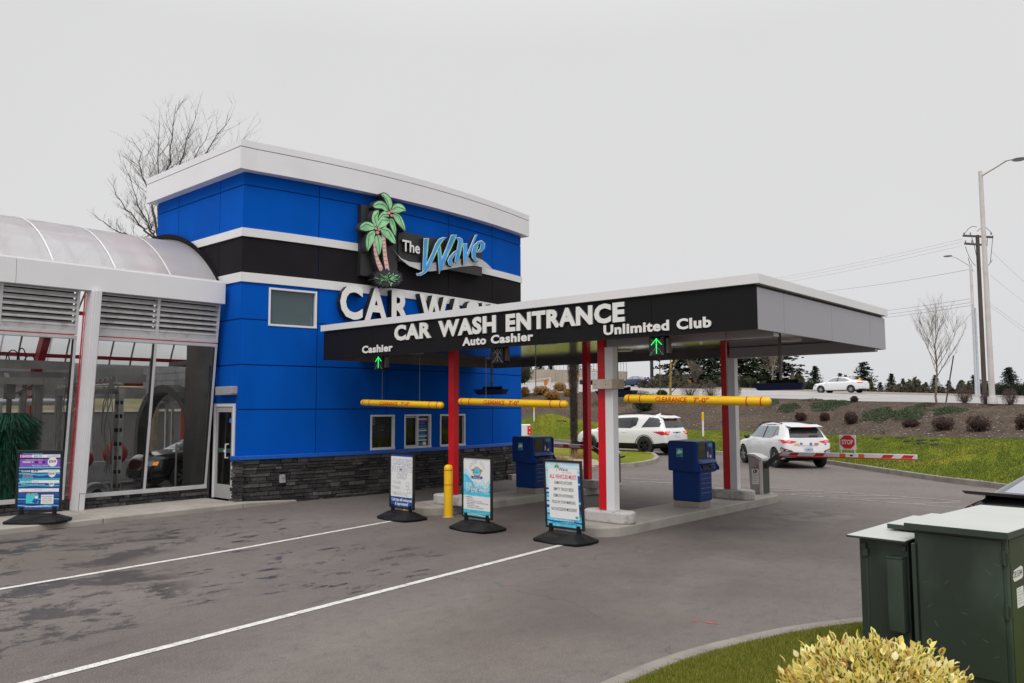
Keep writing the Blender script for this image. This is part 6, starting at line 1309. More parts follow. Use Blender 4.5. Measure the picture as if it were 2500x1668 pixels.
# ---- large white SUV
def suv(loc, head, label):
    t_ = thing('white_suv', label, 'car', loc, -head); L2 = 2.6; WL = [-1.50, 1.57]; wr = .39
    top = [(-2.60, .62), (-2.58, 1.02), (-2.50, 1.10), (-2.42, 1.25), (-2.28, 1.60), (-2.15, 1.69), (-1.7, 1.755), (-.6, 1.785), (.1, 1.76), (.5, 1.68), (1.2, 1.18), (1.35, 1.13), (2.2, 1.03), (2.45, .92), (2.58, .62)]
    belt = [(-2.60, .60), (-2.56, .98), (-2.42, 1.13), (-1.5, 1.13), (.9, 1.07), (1.2, 1.05), (2.2, .96), (2.58, .60)]
    wid = [(-2.60, .82), (-2.5, .93), (-2.0, .985), (-1, 1.0), (1.6, .99), (2.2, .93), (2.5, .80), (2.58, .70)]; wf = [(-2.6, .66), (-2.2, .70), (0, .74), (1.2, .66)]
    zu = [(-2.6, .42), (-2.3, .34), (-1.5, .24), (1.6, .24), (2.5, .3)]
    bo, bv = body(t_, top, belt, wid, wf, zu, 5.2, CWH, WL, wr, ztrim=lambda y: .50 if y > -2.0 else (.50+(-2.0-y)*.16 if y > -2.3 else .56), trim=BLKP)
    for s_, A in ((1, 'R'), (-1, 'L')):
        decal(bo, bv, [(-2.22, 1.24), (-2.33, 1.60), (-1.62, 1.66), (-1.30, 1.21)], A, 'side_window', CGL); decal(bo, bv, [(-1.02, 1.30), (-1.08, 1.58), (-1.0, 1.655), (.42, 1.60), (.98, 1.18), (-.72, 1.17)], A, 'side_window', CGL, cuts=7)
        for pl in ([(-.70, 1.17), (-.66, 1.17), (-.80, 1.65), (-.84, 1.65)], [(.20, 1.17), (.28, 1.17), (.16, 1.64), (.06, 1.64)]): decal(bo, bv, pl, A, 'pillar_trim', INK, off=.012)
        mb = MB()
        for yy in WL:
            n = 22
            for i in range(n):
                a0, a1 = math.pi*(-.06+1.12*i/n), math.pi*(-.06+1.12*(i+1)/n); P = [(yy+q*math.cos(a), wr+q*math.sin(a)) for q, a in ((wr+.05, a0), (wr+.05, a1), (wr+.115, a1), (wr+.115, a0))]; decal(None, bv, P, A, '', None, off=.008, cuts=1, mb=mb)
        mb.build('arch_trim', BLKP, t_, fixn=False)
        decal(bo, bv, [(-.55, .99), (-.30, .99), (-.30, 1.015), (-.55, 1.015)], A, 'door_handle', SIGNW, off=.02, cuts=1)
        mb = MB(); mb.path([Vector((s_*.66, y, interp(top, y)+.035)) for y in (-1.9, -1.4, -.6, .1, .4)], .018, 6); mb.build('roof_rail', BLKP, t_)
        mb = MB(); mb.ball((s_*1.08, .92, 1.12), .11, 8, sc=(1, .6, .7)); mb.build('wing_mirror', CWH, t_, smooth=True)
        decal(bo, bv, [(-2.56, .93), (-2.40, .88), (-1.95, 1.03), (-2.45, 1.055)], A, 'taillight', TLR, off=.012)
    for sg_ in (1, -1):
        q = [(.52, 1.05), (.95, 1.05), (.93, .90), (.70, .90)]; q = q if sg_ > 0 else mirror(q); decal(bo, bv, q, 'B', 'taillight', TLR, off=.012); q = [(.60, 1.035), (.80, 1.035), (.80, .955), (.66, .955)]; q = q if sg_ > 0 else mirror(q); decal(bo, bv, q, 'B', 'brake_glow', TLG, off=.017)
    decal(bo, bv, [(-.70, 1.20), (.70, 1.20), (.60, 1.60), (-.60, 1.60)], 'B', 'rear_window', CGL, off=.012); mb = MB(); mb.hexa([(-.62, -2.40, 1.60), (.62, -2.40, 1.60), (.66, -2.10, 1.67), (-.66, -2.10, 1.67), (-.60, -2.42, 1.635), (.60, -2.42, 1.635), (.66, -2.05, 1.73), (-.66, -2.05, 1.73)]); mb.build('spoiler', CWH, t_, bevel=.02)
    decal(bo, bv, [(-.14, 1.595), (.14, 1.595), (.14, 1.62), (-.14, 1.62)], 'B', 'high_brake_light', TLG, off=.10, cuts=1); decal(bo, bv, [(-.30, .985), (.30, .985), (.30, 1.01), (-.30, 1.01)], 'B', 'chrome_bar', INK, off=.018, cuts=1); decal(bo, bv, [(-.06, .97), (.06, .97), (.06, 1.02), (-.06, 1.02)], 'B', 'badge', INK, off=.02, cuts=1)
    decal(bo, bv, [(-.15, .80), (.15, .80), (.15, .94), (-.15, .94)], 'B', 'number_plate', pm('plate', (0.62, 0.64, 0.68), .5), off=.016, cuts=1); decal(bo, bv, [(-.05, 1.215), (.25, 1.23), (.25, 1.26), (-.05, 1.25)], 'B', 'wiper', INK, off=.03, cuts=1)
    mb = MB(); mb.hexa([(-.03, -1.75, 1.74), (.03, -1.75, 1.74), (.02, -1.50, 1.76), (-.02, -1.50, 1.76), (-.01, -1.74, 1.84), (.01, -1.74, 1.84), (.01, -1.60, 1.79), (-.01, -1.60, 1.79)]); mb.build('roof_fin', CWH, t_)
    for yy in WL:
        for s_ in (1, -1): wheel(t_, s_*.87, yy, wr, .25, RIMB, 6, rimscale=.72)
    return t_
hs_ = R_(-88); sr = gz(1577, 1111)
suv((sr.x+1.50*math.sin(hs_)-(-.87)*math.cos(hs_), sr.y+1.50*math.cos(hs_)+(-.87)*math.sin(hs_), 0), hs_, 'large white SUV with black wheels and red tail lights behind the canopy columns')
# ---- white crossover
def crossover(loc, head, label):
    t_ = thing('white_crossover', label, 'car', loc, -head); WL = [-1.30, 1.30]; wr = .335
    top = [(-2.06, .55), (-2.05, .95), (-1.98, 1.02), (-1.80, 1.30), (-1.70, 1.42), (-1.55, 1.475), (-.8, 1.54), (-.2, 1.555), (.3, 1.50), (.55, 1.42), (1.05, 1.08), (1.25, 1.0), (1.9, .92), (2.05, .78), (2.10, .5)]
    belt = [(-2.06, .53), (-2.04, .90), (-1.9, 1.0), (-1.3, 1.02), (-.6, .96), (.8, .92), (1.2, .90), (1.95, .82), (2.1, .48)]
    wid = [(-2.06, .74), (-1.95, .84), (-1.5, .895), (0, .89), (1.3, .895), (1.8, .82), (2.0, .70), (2.1, .55)]; wf = [(-2.0, .56), (-1.5, .60), (0, .62), (1.2, .56)]; zu = [(-2.06, .40), (-1.8, .28), (-1.3, .22), (1.4, .22), (2.1, .3)]
    bo, bv = body(t_, top, belt, wid, wf, zu, 4.2, CWH, WL, wr, ztrim=lambda y: .27 if y > -1.9 else .40, trim=BLKP)
    for s_, A in ((1, 'R'), (-1, 'L')):
        decal(bo, bv, [(-1.38, 1.14), (-1.30, 1.35), (-1.12, 1.43), (.30, 1.42), (.86, 1.02), (-.9, 1.01)], A, 'side_window', CGLL, cuts=7)
        for pl in ([(-.36, 1.01), (-.28, 1.01), (-.34, 1.43), (-.42, 1.43)], [(-1.12, 1.06), (-1.09, 1.05), (-1.14, 1.42), (-1.17, 1.41)], [(-1.44, 1.12), (-1.38, 1.12), (-1.12, 1.46), (.32, 1.45), (.9, 1.0), (.95, 1.0), (.36, 1.475), (-1.16, 1.485)]): decal(bo, bv, pl, A, 'pillar_trim', INK, off=.004 if len(pl) > 4 else .012)
        for y in (-.05, -.95): decal(bo, bv, [(y-.1, .86), (y+.1, .86), (y+.1, .885), (y-.1, .885)], A, 'door_handle', SIGNW, off=.02, cuts=1)
        mb = MB(); mb.path([Vector((s_*.555, y, interp(top, y)+.02)) for y in (-1.3, -.9, -.2, .3, .6)], .018, 6); mb.build('roof_rail', BLKP, t_)
        mb = MB(); mb.ball((s_*.98, .72, 1.02), .12, 8, sc=(.9, .6, .75)); mb.bar((s_*.86, .74, .98), (s_*.95, .72, .99), .06, .04); mb.build('wing_mirror', pm('mirror_teal', (0.015, 0.03, 0.04), .25), t_, smooth=True)
        decal(bo, bv, [(-2.02, .86), (-1.98, .98), (-1.62, .985), (-1.86, .88)], A, 'taillight', TLR, off=.012)
        mb = MB(); P = lambda y, z: (y, z); decal(None, bv, [(-1.98, .50), (-2.0, .68), (-1.80, .74), (-1.72, .66), (-1.86, .50)], A, '', None, off=.010, mb=mb); lamp = mb.build('bumper_lamp', TLD, t_, fixn=False); decal(lamp, bv, [(-1.93, .55), (-1.95, .66), (-1.81, .70), (-1.76, .65), (-1.86, .55)], A, 'lens', LENS, off=.016)
    for sg_ in (1, -1):
        f = (lambda q: q) if sg_ > 0 else mirror
        decal(bo, bv, f([(.38, .92), (.86, .99), (.86, .90), (.60, .865)]), 'B', 'taillight', TLR, off=.012); decal(bo, bv, f([(.60, .935), (.72, .95), (.72, .90), (.62, .89)]), 'B', 'brake_glow', TLG, off=.017); decal(bo, bv, f([(.55, .60), (.84, .70), (.84, .47), (.58, .47)]), 'B', 'bumper_lamp', TLD, off=.010); decal(bo, bv, f([(.60, .59), (.80, .66), (.80, .54), (.62, .53)]), 'B', 'lens', LENS, off=.017)
        decal(bo, bv, f([(.42, .44), (.78, .44), (.76, .41), (.44, .41)]), 'B', 'vent', INK, off=.014, cuts=1)
    decal(bo, bv, [(-.62, 1.06), (.62, 1.06), (.54, 1.40), (-.54, 1.40)], 'B', 'rear_window', CGL, off=.010); decal(bo, bv, [(-.52, 1.285), (.52, 1.285), (.47, 1.39), (-.47, 1.39)], 'B', 'window_shade', INK, off=.02); decal(bo, bv, [(-.60, 1.05), (.60, 1.05), (.61, 1.065), (-.61, 1.065)], 'B', 'trim', INK, off=.008)
    mb = MB(); mb.hexa([(-.56, -1.98, 1.40), (.56, -1.98, 1.40), (.60, -1.60, 1.44), (-.60, -1.60, 1.44), (-.55, -1.99, 1.425), (.55, -1.99, 1.425), (.60, -1.55, 1.49), (-.60, -1.55, 1.49)]); mb.build('spoiler', CWH, t_, bevel=.015)
    MB().box(-.17, .17, -2.0, -1.985, 1.405, 1.42).build('high_brake_light', TLG, t_)
    decal(bo, bv, [(.05, 1.08), (.40, 1.09), (.40, 1.13), (.10, 1.13)], 'B', 'wiper', INK, off=.03, cuts=1); pl_ = pm('plate', (0.6, 0.6, 0.6)); o_ = decal(bo, bv, [(-.16, .60), (.16, .60), (.16, .75), (-.16, .75)], 'B', 'number_plate', pl_, off=.016, cuts=1)
    mb = MB(); text(mb, 'CAM3724', lambda a, z, d: Vector((a, -2.085-d, z)), -.14, .14, .63, .06, .001, bold=.02); text(mb, 'Washington', lambda a, z, d: Vector((a, -2.085-d, z)), -.10, .10, .71, .02, .001); mb.build('plate_number', pm('plate_blue', (0.03, 0.10, 0.40), .5), o_)
    decal(bo, bv, [(-.34, .775), (.34, .775), (.34, .787), (-.34, .787)], 'B', 'trim', pm('trim_grey', (0.25, 0.25, 0.26), .4), off=.014, cuts=1)
    st = [pm('sticker_orange', (0.75, 0.42, 0.16), .5), pm('sticker_blue', (0.08, 0.10, 0.40), .5), pm('sticker_pink', (0.55, 0.12, 0.20), .5)]
    for (x0, x1, z0, z1, k) in ((-.50, -.32, .80, .86, 0), (-.29, -.20, .82, .88, 1), (.06, .14, .80, .88, 1), (.22, .38, .81, .87, 2), (.60, .66, .80, .85, 1)): decal(bo, bv, [(x0, z0), (x1, z0), (x1, z1), (x0, z1)], 'B', 'sticker', st[k], off=.014, cuts=1)
    for yy in WL:
        for s_ in (1, -1): wheel(t_, s_*.78, yy, wr, .22, RIMS, 5, rimscale=.74)
    return t_
hk = R_(-49); kr = gz(1898, 1142)
crossover((kr.x+1.30*math.sin(hk)+.78*math.cos(hk), kr.y+1.30*math.cos(hk)-.78*math.sin(hk), 0), hk, 'small white crossover with stickers on its tailgate, braking beyond the barrier arm')
# ---- sedans
def sedan(loc, head, label, paint, name, glass=CGLL, rim=RIMS, spoiler=False, rearlamp=True, emblem=False, lit=False, top=None, tail=.72):
    t_ = thing(name, label, 'car', loc, -head); WL = [-1.33, 1.37]; wr = .325
    top = top or [(-2.28, .55), (-2.27, .98), (-2.20, 1.03), (-1.55, 1.08), (-.75, 1.38), (-.35, 1.435), (.1, 1.44), (.4, 1.38), (1.15, 1.02), (1.3, .97), (2.0, .86), (2.22, .72), (2.30, .45)]
    belt = [(-2.28, .53), (-2.25, .93), (-1.6, .99), (-.7, .96), (.9, .90), (1.2, .88), (2.05, .76), (2.3, .43)]; wid = [(-2.28, tail), (-2.15, max(tail, .83)+(.04 if tail > .8 else 0)), (-1.6, .93 if tail > .8 else .89), (0, .90), (1.4, .89), (1.9, .82), (2.2, .66), (2.3, .5)]; wf = [(-1.5, .55), (-.7, .57), (.2, .60), (1.2, .56)]
    zu = [(-2.28, .36), (-2, .26), (-1.3, .20), (1.4, .20), (2.3, .26)]
    bo, bv = body(t_, top, belt, wid, wf, zu, 4.6, paint, WL, wr, ztrim=lambda y: .24 if y > -2.0 else .34, trim=BLKP)
    for s_, A in ((1, 'R'), (-1, 'L')):
        decal(bo, bv, [(-1.22, 1.07), (-.72, 1.31), (-.30, 1.365), (.15, 1.365), (.50, 1.25), (.90, .99), (-.9, 1.0)], A, 'side_window', glass, cuts=6); decal(bo, bv, [(-.16, .99), (-.08, .99), (-.12, 1.37), (-.20, 1.37)], A, 'pillar_trim', INK, off=.012)
        mb = MB(); mb.ball((s_*.97, .80, .98), .09, 8, sc=(1, .6, .7)); mb.build('wing_mirror', paint, t_, smooth=True)
        if rearlamp: decal(bo, bv, [(-2.25, .80), (-2.24, .93), (-1.80, .95), (-2.0, .84)], A, 'taillight', TLR, off=.010)
        decal(bo, bv, [(2.02, .62), (1.98, .72), (2.14, .70), (2.22, .63)] if lit else [(1.85, .62), (1.80, .78), (2.10, .72), (2.22, .62)], A, 'headlight', pm('indicator', (0.7, 0.22, 0.03), .3, emit=(1, .35, .08), es=.6) if lit else LENS, off=.010)
    decal(bo, bv, [(-.55, 1.11), (.55, 1.11), (.45, 1.36), (-.45, 1.36)], 'B', 'rear_window', CGS if spoiler else glass, off=.008); decal(bo, bv, [(-.62, 1.02), (.62, 1.02), (.50, 1.38), (-.50, 1.38)], 'F', 'windscreen', glass, off=.008)
    for f in ((lambda q: q), mirror):
        if rearlamp: decal(bo, bv, f([(.36, .92), (.82, .93), (.82, .80), (.60, .84)]), 'B', 'taillight', TLR, off=.010)
        decal(bo, bv, f([(.40, .62), (.68, .60), (.70, .74), (.44, .72)]), 'F', 'headlight', LENS, off=.010)
    decal(bo, bv, [(-.16, .70), (.16, .70), (.16, .83), (-.16, .83)], 'B', 'number_plate', MATS['plate'], off=.012, cuts=1); decal(bo, bv, [(-.36, .36), (.36, .36), (.40, .50), (-.40, .50)], 'F', 'grille', INK, off=.010)
    for yy in WL:
        for s_ in (1, -1): wheel(t_, s_*.79, yy, wr, .21, rim, 7, rimscale=.70)
    return t_, bo, bv
def on_road(px, D): 
    y = 960; r_ = trow(px); best = min((lerp(r_[2], r_[3], k/60) for k in range(61)), key=lambda P: abs((P-CP).dot(Fv)-D)); return best
wl = on_road(2052, 71); rd = R_(-41.56-62); sedan((wl.x, wl.y, wl.z+.01), R_(-84), 'white sedan driving left on the raised road, right of the canopy', CWH, 'white_sedan')
bl = on_road(1552, 111); sedan((bl.x, bl.y, bl.z+.01), R_(-79), 'dark blue sedan on the raised road seen between the canopy columns', CBL, 'blue_sedan')
# black sedan at the right edge: tail with large lip spoiler
bp_ = gz(2345, 1203, 1.11); HS = R_(14)
bs_, bo, bv = sedan((bp_.x+.82*math.cos(HS)+2.40*math.sin(HS), bp_.y-.82*math.sin(HS)+2.40*math.cos(HS), 0), HS, 'black sedan with a lip spoiler, cut off by the right edge behind the green cabinets', CBK, 'black_sedan', tail=.91, glass=CGL, spoiler=True, rearlamp=False, top=[(-2.28, .55), (-2.27, .98), (-2.20, 1.05), (-2.05, 1.09), (-.95, 1.44), (-.45, 1.50), (.1, 1.48), (.4, 1.40), (1.15, 1.02), (1.3, .97), (2.0, .86), (2.22, .72), (2.30, .45)])
mb = MB(); mb.hexa([(-.80, -2.36, 1.10), (.80, -2.36, 1.10), (.74, -1.95, 1.035), (-.74, -1.95, 1.035), (-.82, -2.40, 1.14), (.82, -2.40, 1.14), (.74, -1.90, 1.085), (-.74, -1.90, 1.085)]); mb.build('spoiler', CBK, bs_, bevel=.012)
decal(bo, bv, [(-.86, .66), (-.79, .66), (-.79, .96), (-.84, .97)], 'B', 'taillight', pm('tail_pink', (0.45, 0.10, 0.12), .25, coat=.6), off=.02); decal(bo, bv, [(.79, .66), (.86, .66), (.84, .97), (.79, .96)], 'B', 'taillight', MATS['tail_pink'], off=.02)
mb = MB(); mb.tube((0, -2.30, .90), (0, -2.325, .90), .065, n=20); mb.tube((0, -2.326, .90), (0, -2.33, .90), .045, n=20, mi=1); mb.build('badge', [CHR, CBK], bs_)
decal(bo, bv, [(-.62, .70), (-.25, .74), (-.25, .80), (-.62, .77)], 'B', 'chrome_bar', CHR, off=.02, cuts=1)
for z in (.62, .57, .52): decal(bo, bv, [(-.80, z), (-.45, z), (-.45, z+.012), (-.80, z+.012)], 'B', 'reflector_strip', CHR, off=.014, cuts=1)
# black car in the wash tunnel, nose towards the camera side
sedan((-21.15, 11.45, .06), R_(180), 'black car with an amber headlight coming through the wash tunnel', CBK, 'car_in_wash', glass=CGLL, lit=True)
# white pickup behind the office block (tail corner in view)
def pickup(loc, head, label):
    t_ = thing('white_pickup', label, 'car', loc, -head); mb = MB(); mb.box(-.98, .98, -2.9, -.6, .70, 1.32); mb.box(-.98, .98, 1.2, 2.8, .60, 1.25); mb.box(-.96, .96, -.6, 1.25, .55, 1.25); mb.hexa([(-.92, -.6, 1.25), (.92, -.6, 1.25), (.92, 1.2, 1.25), (-.92, 1.2, 1.25), (-.78, -.5, 1.88), (.78, -.5, 1.88), (.76, .6, 1.88), (-.76, .6, 1.88)]); mb.build('body', CWH, t_, bevel=.05, seg=3)
    mb = MB(); mb.box(-.95, .95, -3.0, -2.88, .50, .70); mb.build('bumper', CHR, t_, bevel=.03); mb = MB(); mb.box(-.99, -.80, -2.92, -2.80, .82, 1.24); o_ = mb.build('taillight', TLR, t_, bevel=.02); mb = MB(); mb.ball((-.9, -2.925, 1.13), .035, 8); mb.ball((-.9, -2.925, .93), .035, 8); mb.build('bulb', TLG, o_)
    mb = MB(); mb.box(.80, .99, -2.92, -2.80, .82, 1.24); o_ = mb.build('taillight', TLR, t_, bevel=.02); mb = MB(); mb.ball((.9, -2.925, 1.13), .035, 8); mb.ball((.9, -2.925, .93), .035, 8); mb.build('bulb', TLG, o_)
    for y in (-1.7, 1.95):
        for s_ in (1, -1): wheel(t_, s_*.86, y, .39, .25, RIMS, 6)
    return t_
q = dep(1283, 1040, 38); pickup((q.x-3.08, q.y+.96, 0), R_(-62), 'white pickup with red tail light peeking out behind the blue office corner')
# off-roader glimpsed on the raised road
q = on_road(1441, 118); t_ = thing('off_roader', 'small silver off-roader on the raised road glimpsed left of the front column', 'car', (q.x, q.y, q.z), R_(62))
mb = MB(); mb.box(-.85, .85, -2, 2, .6, 1.15); mb.box(-.75, .75, -1.9, .5, 1.15, 1.8); mb.build('body', pm('silver_car', (.5, .5, .52), .3, metal=.3), t_, bevel=.06); mb = MB(); mb.box(-.76, .76, -1.7, .3, 1.25, 1.65); mb.build('window', CGL, t_)
for y in (-1.3, 1.3):
    for s_ in (1, -1): wheel(t_, s_*.8, y, .40, .25, RIMB, 5)
# ================================================================== TREES AND ROADSIDE
BARK = pm('bark', (0.085, 0.065, 0.05), .9, var=.3, vs=6, bump=.5, bs=20); BARKP = pm('pale_bark', (0.19, 0.155, 0.115), .85, var=.25, vs=5, stain=(0.12, .10, .07), sts=6, stamt=.5); BARKY = pm('mossy_bark', (0.28, 0.20, 0.05), .9, var=.3, vs=5)
CONF = [leafmat('conifer_dark', [(0.006, 0.012, 0.007), (0.014, 0.026, 0.012), (0.028, 0.046, 0.020)], .8), leafmat('conifer_green', [(0.012, 0.022, 0.008), (0.028, 0.048, 0.014), (0.055, 0.075, 0.026)], .8), leafmat('conifer_blue', [(0.012, 0.022, 0.022), (0.024, 0.040, 0.038), (0.042, 0.062, 0.058)], .8)]
def conifer_mesh(seed, loose, mat, wid=.32):
    r = random.Random(seed); vs = []; fs = []
    def clump(c, s):
        for _ in range(3):
            a = Vector((r.gauss(0, 1), r.gauss(0, 1), r.gauss(0, .6))).normalized()*s; b = Vector((r.gauss(0, 1), r.gauss(0, 1), r.gauss(0, .8))).normalized()*s*.5; k = len(vs)
            vs.extend([c-a*.5-b*.4, c+a*.5, c+b*.7]); fs.append((k, k+1, k+2))
    nb = 74 if not loose else 56
    for i in range(nb):
        h = .12+.86*(i/nb)**.95; L = wid*(1-h)**.7*r.uniform(.45, 1.25)+.02
        for j in range(3 if not loose else 2):
            a = r.uniform(0, 6.28); droop = r.uniform(.12, .42); n = int(5+L*34)
            for k in range(n):
                t = (k+.5)/n; q = Vector((math.cos(a)*L*t, math.sin(a)*L*t, h-droop*L*t*t+.10*L*t)); w = .035*(1-t*.5)
                clump(q+Vector((r.gauss(0, w*.6), r.gauss(0, w*.6), r.gauss(0, w*.3)-.01)), .042 if not loose else .048)
    mb = MB(); mb.v = vs; mb.f = fs; mb.m = [0]*len(fs); return mb.build('crown', mat, None, fixn=False, link=False).data
def trunk_mesh():
    mb = MB(); mb.tube((0, 0, 0), (0, 0, .97), .020, .003, 7); return mb.build('trunk', BARK, None, link=False).data
TRK = trunk_mesh(); CM = {}
for k, (sd_, lo, mt_) in enumerate(((1, 0, 0), (2, 0, 0), (3, 1, 1), (4, 1, 0), (5, 0, 2), (6, 1, 1))): CM[k] = conifer_mesh(sd_, lo, CONF[mt_], .34 if k in (2, 5) else .27)
def conifer(px, ytop, D, kind, wide, label, yb=None, grp='evergreens beyond the raised road'):
    g = trow(px)[3]; base = dep(px, pix(g)[1]-2 if yb is None else yb, D); top = dep(px, ytop, D); H = top.z-base.z
    t_ = thing('conifer', label, 'tree', (base.x, base.y, base.z-.5), rnd.uniform(0, 6), grp)
    c = bpy.data.objects.new('crown', CM[kind]); COL.objects.link(c); c.parent = t_; c.scale = (H*wide*1.2, H*wide*1.2, H)
    q = bpy.data.objects.new('trunk', TRK); COL.objects.link(q); q.parent = t_; q.scale = (H, H, H)
CF = [(1290,872,230,0,1.1,'dark evergreen at the left end above the bridge wall, beside the blue corner'),(1318,868,235,1,1.0,'evergreen above the bridge wall, second from the blue corner'),(1345,876,232,4,1.0,'evergreen above the bridge wall, just left of the palm trunk'),(1382,902,240,2,1.3,'small thin evergreen above the bridge wall touching the palm trunk'),
 (1432,868,140,3,1.5,'dark tree between the red column and the front silver column'),(1655,790,120,3,1.5,'wide dark fir behind the bare trees left of the rear column'),(1700,800,122,1,1.5,'tall dark fir behind the end of the guardrail'),(1738,812,125,0,1.4,'dark fir touching the left of the rear column'),(1790,800,118,2,1.6,'green fir right of the rear column above the hedges'),(1826,822,120,5,1.5,'bushy green fir above the dark square hedges'),(1868,800,124,2,1.7,'dense green fir behind the pale bare tree'),(1905,806,121,3,1.8,'loose fir with long open branches right of the hanging pole'),
 (1950,892,130,2,1.3,'small fir right of the hanging pole, left of the white sedan'),(1992,884,128,0,1.3,'fir just left of the white sedan'),(2052,903,150,4,1.2,'little fir whose tip shows above the white sedan'),(2110,872,110,3,1.7,'tall dark open fir just right of the white sedan'),(2150,926,160,1,1.4,'low fir right of the tall open fir'),(2178,904,150,0,1.2,'pointed fir, middle of the row right of the white sedan'),(2206,917,165,4,1.1,'narrow fir, right of the pointed one'),(2231,924,170,0,1.0,'thin little fir left of the young bare tree'),
 (2262,926,170,1,1.3,'low fir just left of the young bare tree'),(2285,908,160,4,1.2,'fir behind the young bare tree'),(2318,922,165,0,1.3,'low fir right of the leaning stake'),(2346,922,170,1,1.0,'thin fir left of the lamp posts'),(2382,905,120,1,1.5,'broad dark fir behind the utility pole'),(2412,930,165,0,1.1,'low fir between the posts'),(2466,887,125,4,1.5,'full round fir right of the tall lamp pole'),(2505,925,160,0,1.3,'fir at the right edge')]
for c in CF: conifer(*c)
# scrub beyond the road: one uncountable mass
r = random.Random(21); vs = []; fs = []
for i in range(42000):
    px = r.uniform(1750, 2560) if r.random() < .8 else r.uniform(1560, 1760); D = r.uniform(95, 130); g = trow(px)[3]; yb = pix(g)[1]; hh = 20+11*math.sin(px*.043)+7*math.sin(px*.11+1)+5*math.sin(px*.29)+4*math.sin(px*.53); c = dep(px, yb-r.random()**1.25*hh, D)
    a = Vector((r.gauss(0, 1), r.gauss(0, 1), r.gauss(0, 1))).normalized()*.32; b_ = Vector((r.gauss(0, 1), r.gauss(0, 1), r.gauss(0, 1))).normalized()*.22; k = len(vs); vs += [c-a, c+a, c+b_]; fs.append((k, k+1, k+2))
mb = MB(); mb.v = vs; mb.f = fs; mb.m = [0]*len(fs); o = mb.build('undergrowth', leafmat('scrub', [(0.012, 0.018, 0.008), (0.03, 0.035, 0.014), (0.055, 0.042, 0.022), (0.07, .05, .03)], .8), fixn=False); tag(o, 'dark scrub growing under the evergreens beyond the raised road', 'undergrowth', kind='stuff')
def twig_tree(name, loc, H, spread, seed, mat, label, depth=5, lean=0.0, grp=None, r0=.05, first=.22, kids=(2, 4), up=.35, fine=.0, cat='tree'):
    t_ = thing(name, label, cat, loc, 0, grp); tk = MB(); cr_ = MB(); r = random.Random(seed)
    def grow(p, d, L, rad, lev):
        n = 3; pts = [p]
        for i in range(n): d = (d+Vector((r.gauss(0, .13), r.gauss(0, .13), r.gauss(0, .08)+up*.10))).normalized(); p = p+d*(L/n); pts.append(p)
        for i in range(n): (tk if lev == 0 else cr_).tube(pts[i], pts[i+1], rad*(1-.35*i/n), rad*(1-.35*(i+1)/n), 6 if lev < 2 else 3, cap=False)
        if lev >= depth: return
        for k in range(r.randint(*kids)+(1 if lev == 0 else 0)):
            i = r.randint(1, n); q = pts[i]; a = r.uniform(0, 6.28); sp_ = spread*r.uniform(.5, 1.2); nd = (d+Vector((math.cos(a), math.sin(a), r.uniform(-.1, .4)))*sp_).normalized(); grow(q, nd, L*r.uniform(.55, .85), rad*.58, lev+1)
        grow(pts[-1], d, L*.72, rad*.62, lev+1)
    grow(Vector((0, 0, 0)), Vector((lean, 0, 1)).normalized(), H*first, H*r0*.4, 0)
    tk.build('trunk', mat, t_, smooth=True); cr_.build('crown', mat, t_); return t_
def leader_tree(loc, H, seed, mat, label, nb=22, r0=.055, low=.26, ang=.55):
    t_ = thing('bare_tree', label, 'tree', loc); tk = MB(); cr_ = MB(); r = random.Random(seed); P = [Vector((0, 0, 0))]; n = 14
    for i in range(n): P.append(Vector((.05*i/n*H*.6+r.gauss(0, .03), r.gauss(0, .03), H*(i+1)/n)))
    rad = lambda h: r0*(1-.93*h/H)
    for a, b in zip(P, P[1:]): tk.tube(a, b, rad(a.z), rad(b.z), 7, cap=False)
    def br(p, d, L, q, lev):
        m = 5; pts = [p]
        for i in range(m): d = (d+Vector((r.gauss(0, .10), r.gauss(0, .10), .07))).normalized(); p = p+d*L/m; pts.append(p)
        for i in range(m): cr_.tube(pts[i], pts[i+1], q*(1-.8*i/m), q*(1-.8*(i+1)/m), 4 if lev < 1 else 3, cap=False)
        if lev < 3:
            for k in range((7, 5, 3)[lev]):
                i = r.randint(1, m); a = r.uniform(0, 6.28); nd = (d+Vector((math.cos(a), math.sin(a), .35))*.6).normalized(); br(pts[i], nd, L*r.uniform(.28, .55), q*.45, lev+1)
    for k in range(nb):
        h = H*(low+(.93-low)*(k/nb)); i = min(n-1, int(h/H*n)); p = lerp(P[i], P[i+1], h/H*n-i); a = k*2.4+r.uniform(-.4, .4); d = Vector((math.cos(a)*ang, math.sin(a)*ang, 1)).normalized(); br(p, d, (H-h)*.55+H*.09, rad(h)*.55, 0)
    tk.build('trunk', mat, t_, smooth=True); cr_.build('crown', mat, t_); return t_
def gp(px, py): P = terr(px, py); return (P.x, P.y, P.z-.03)
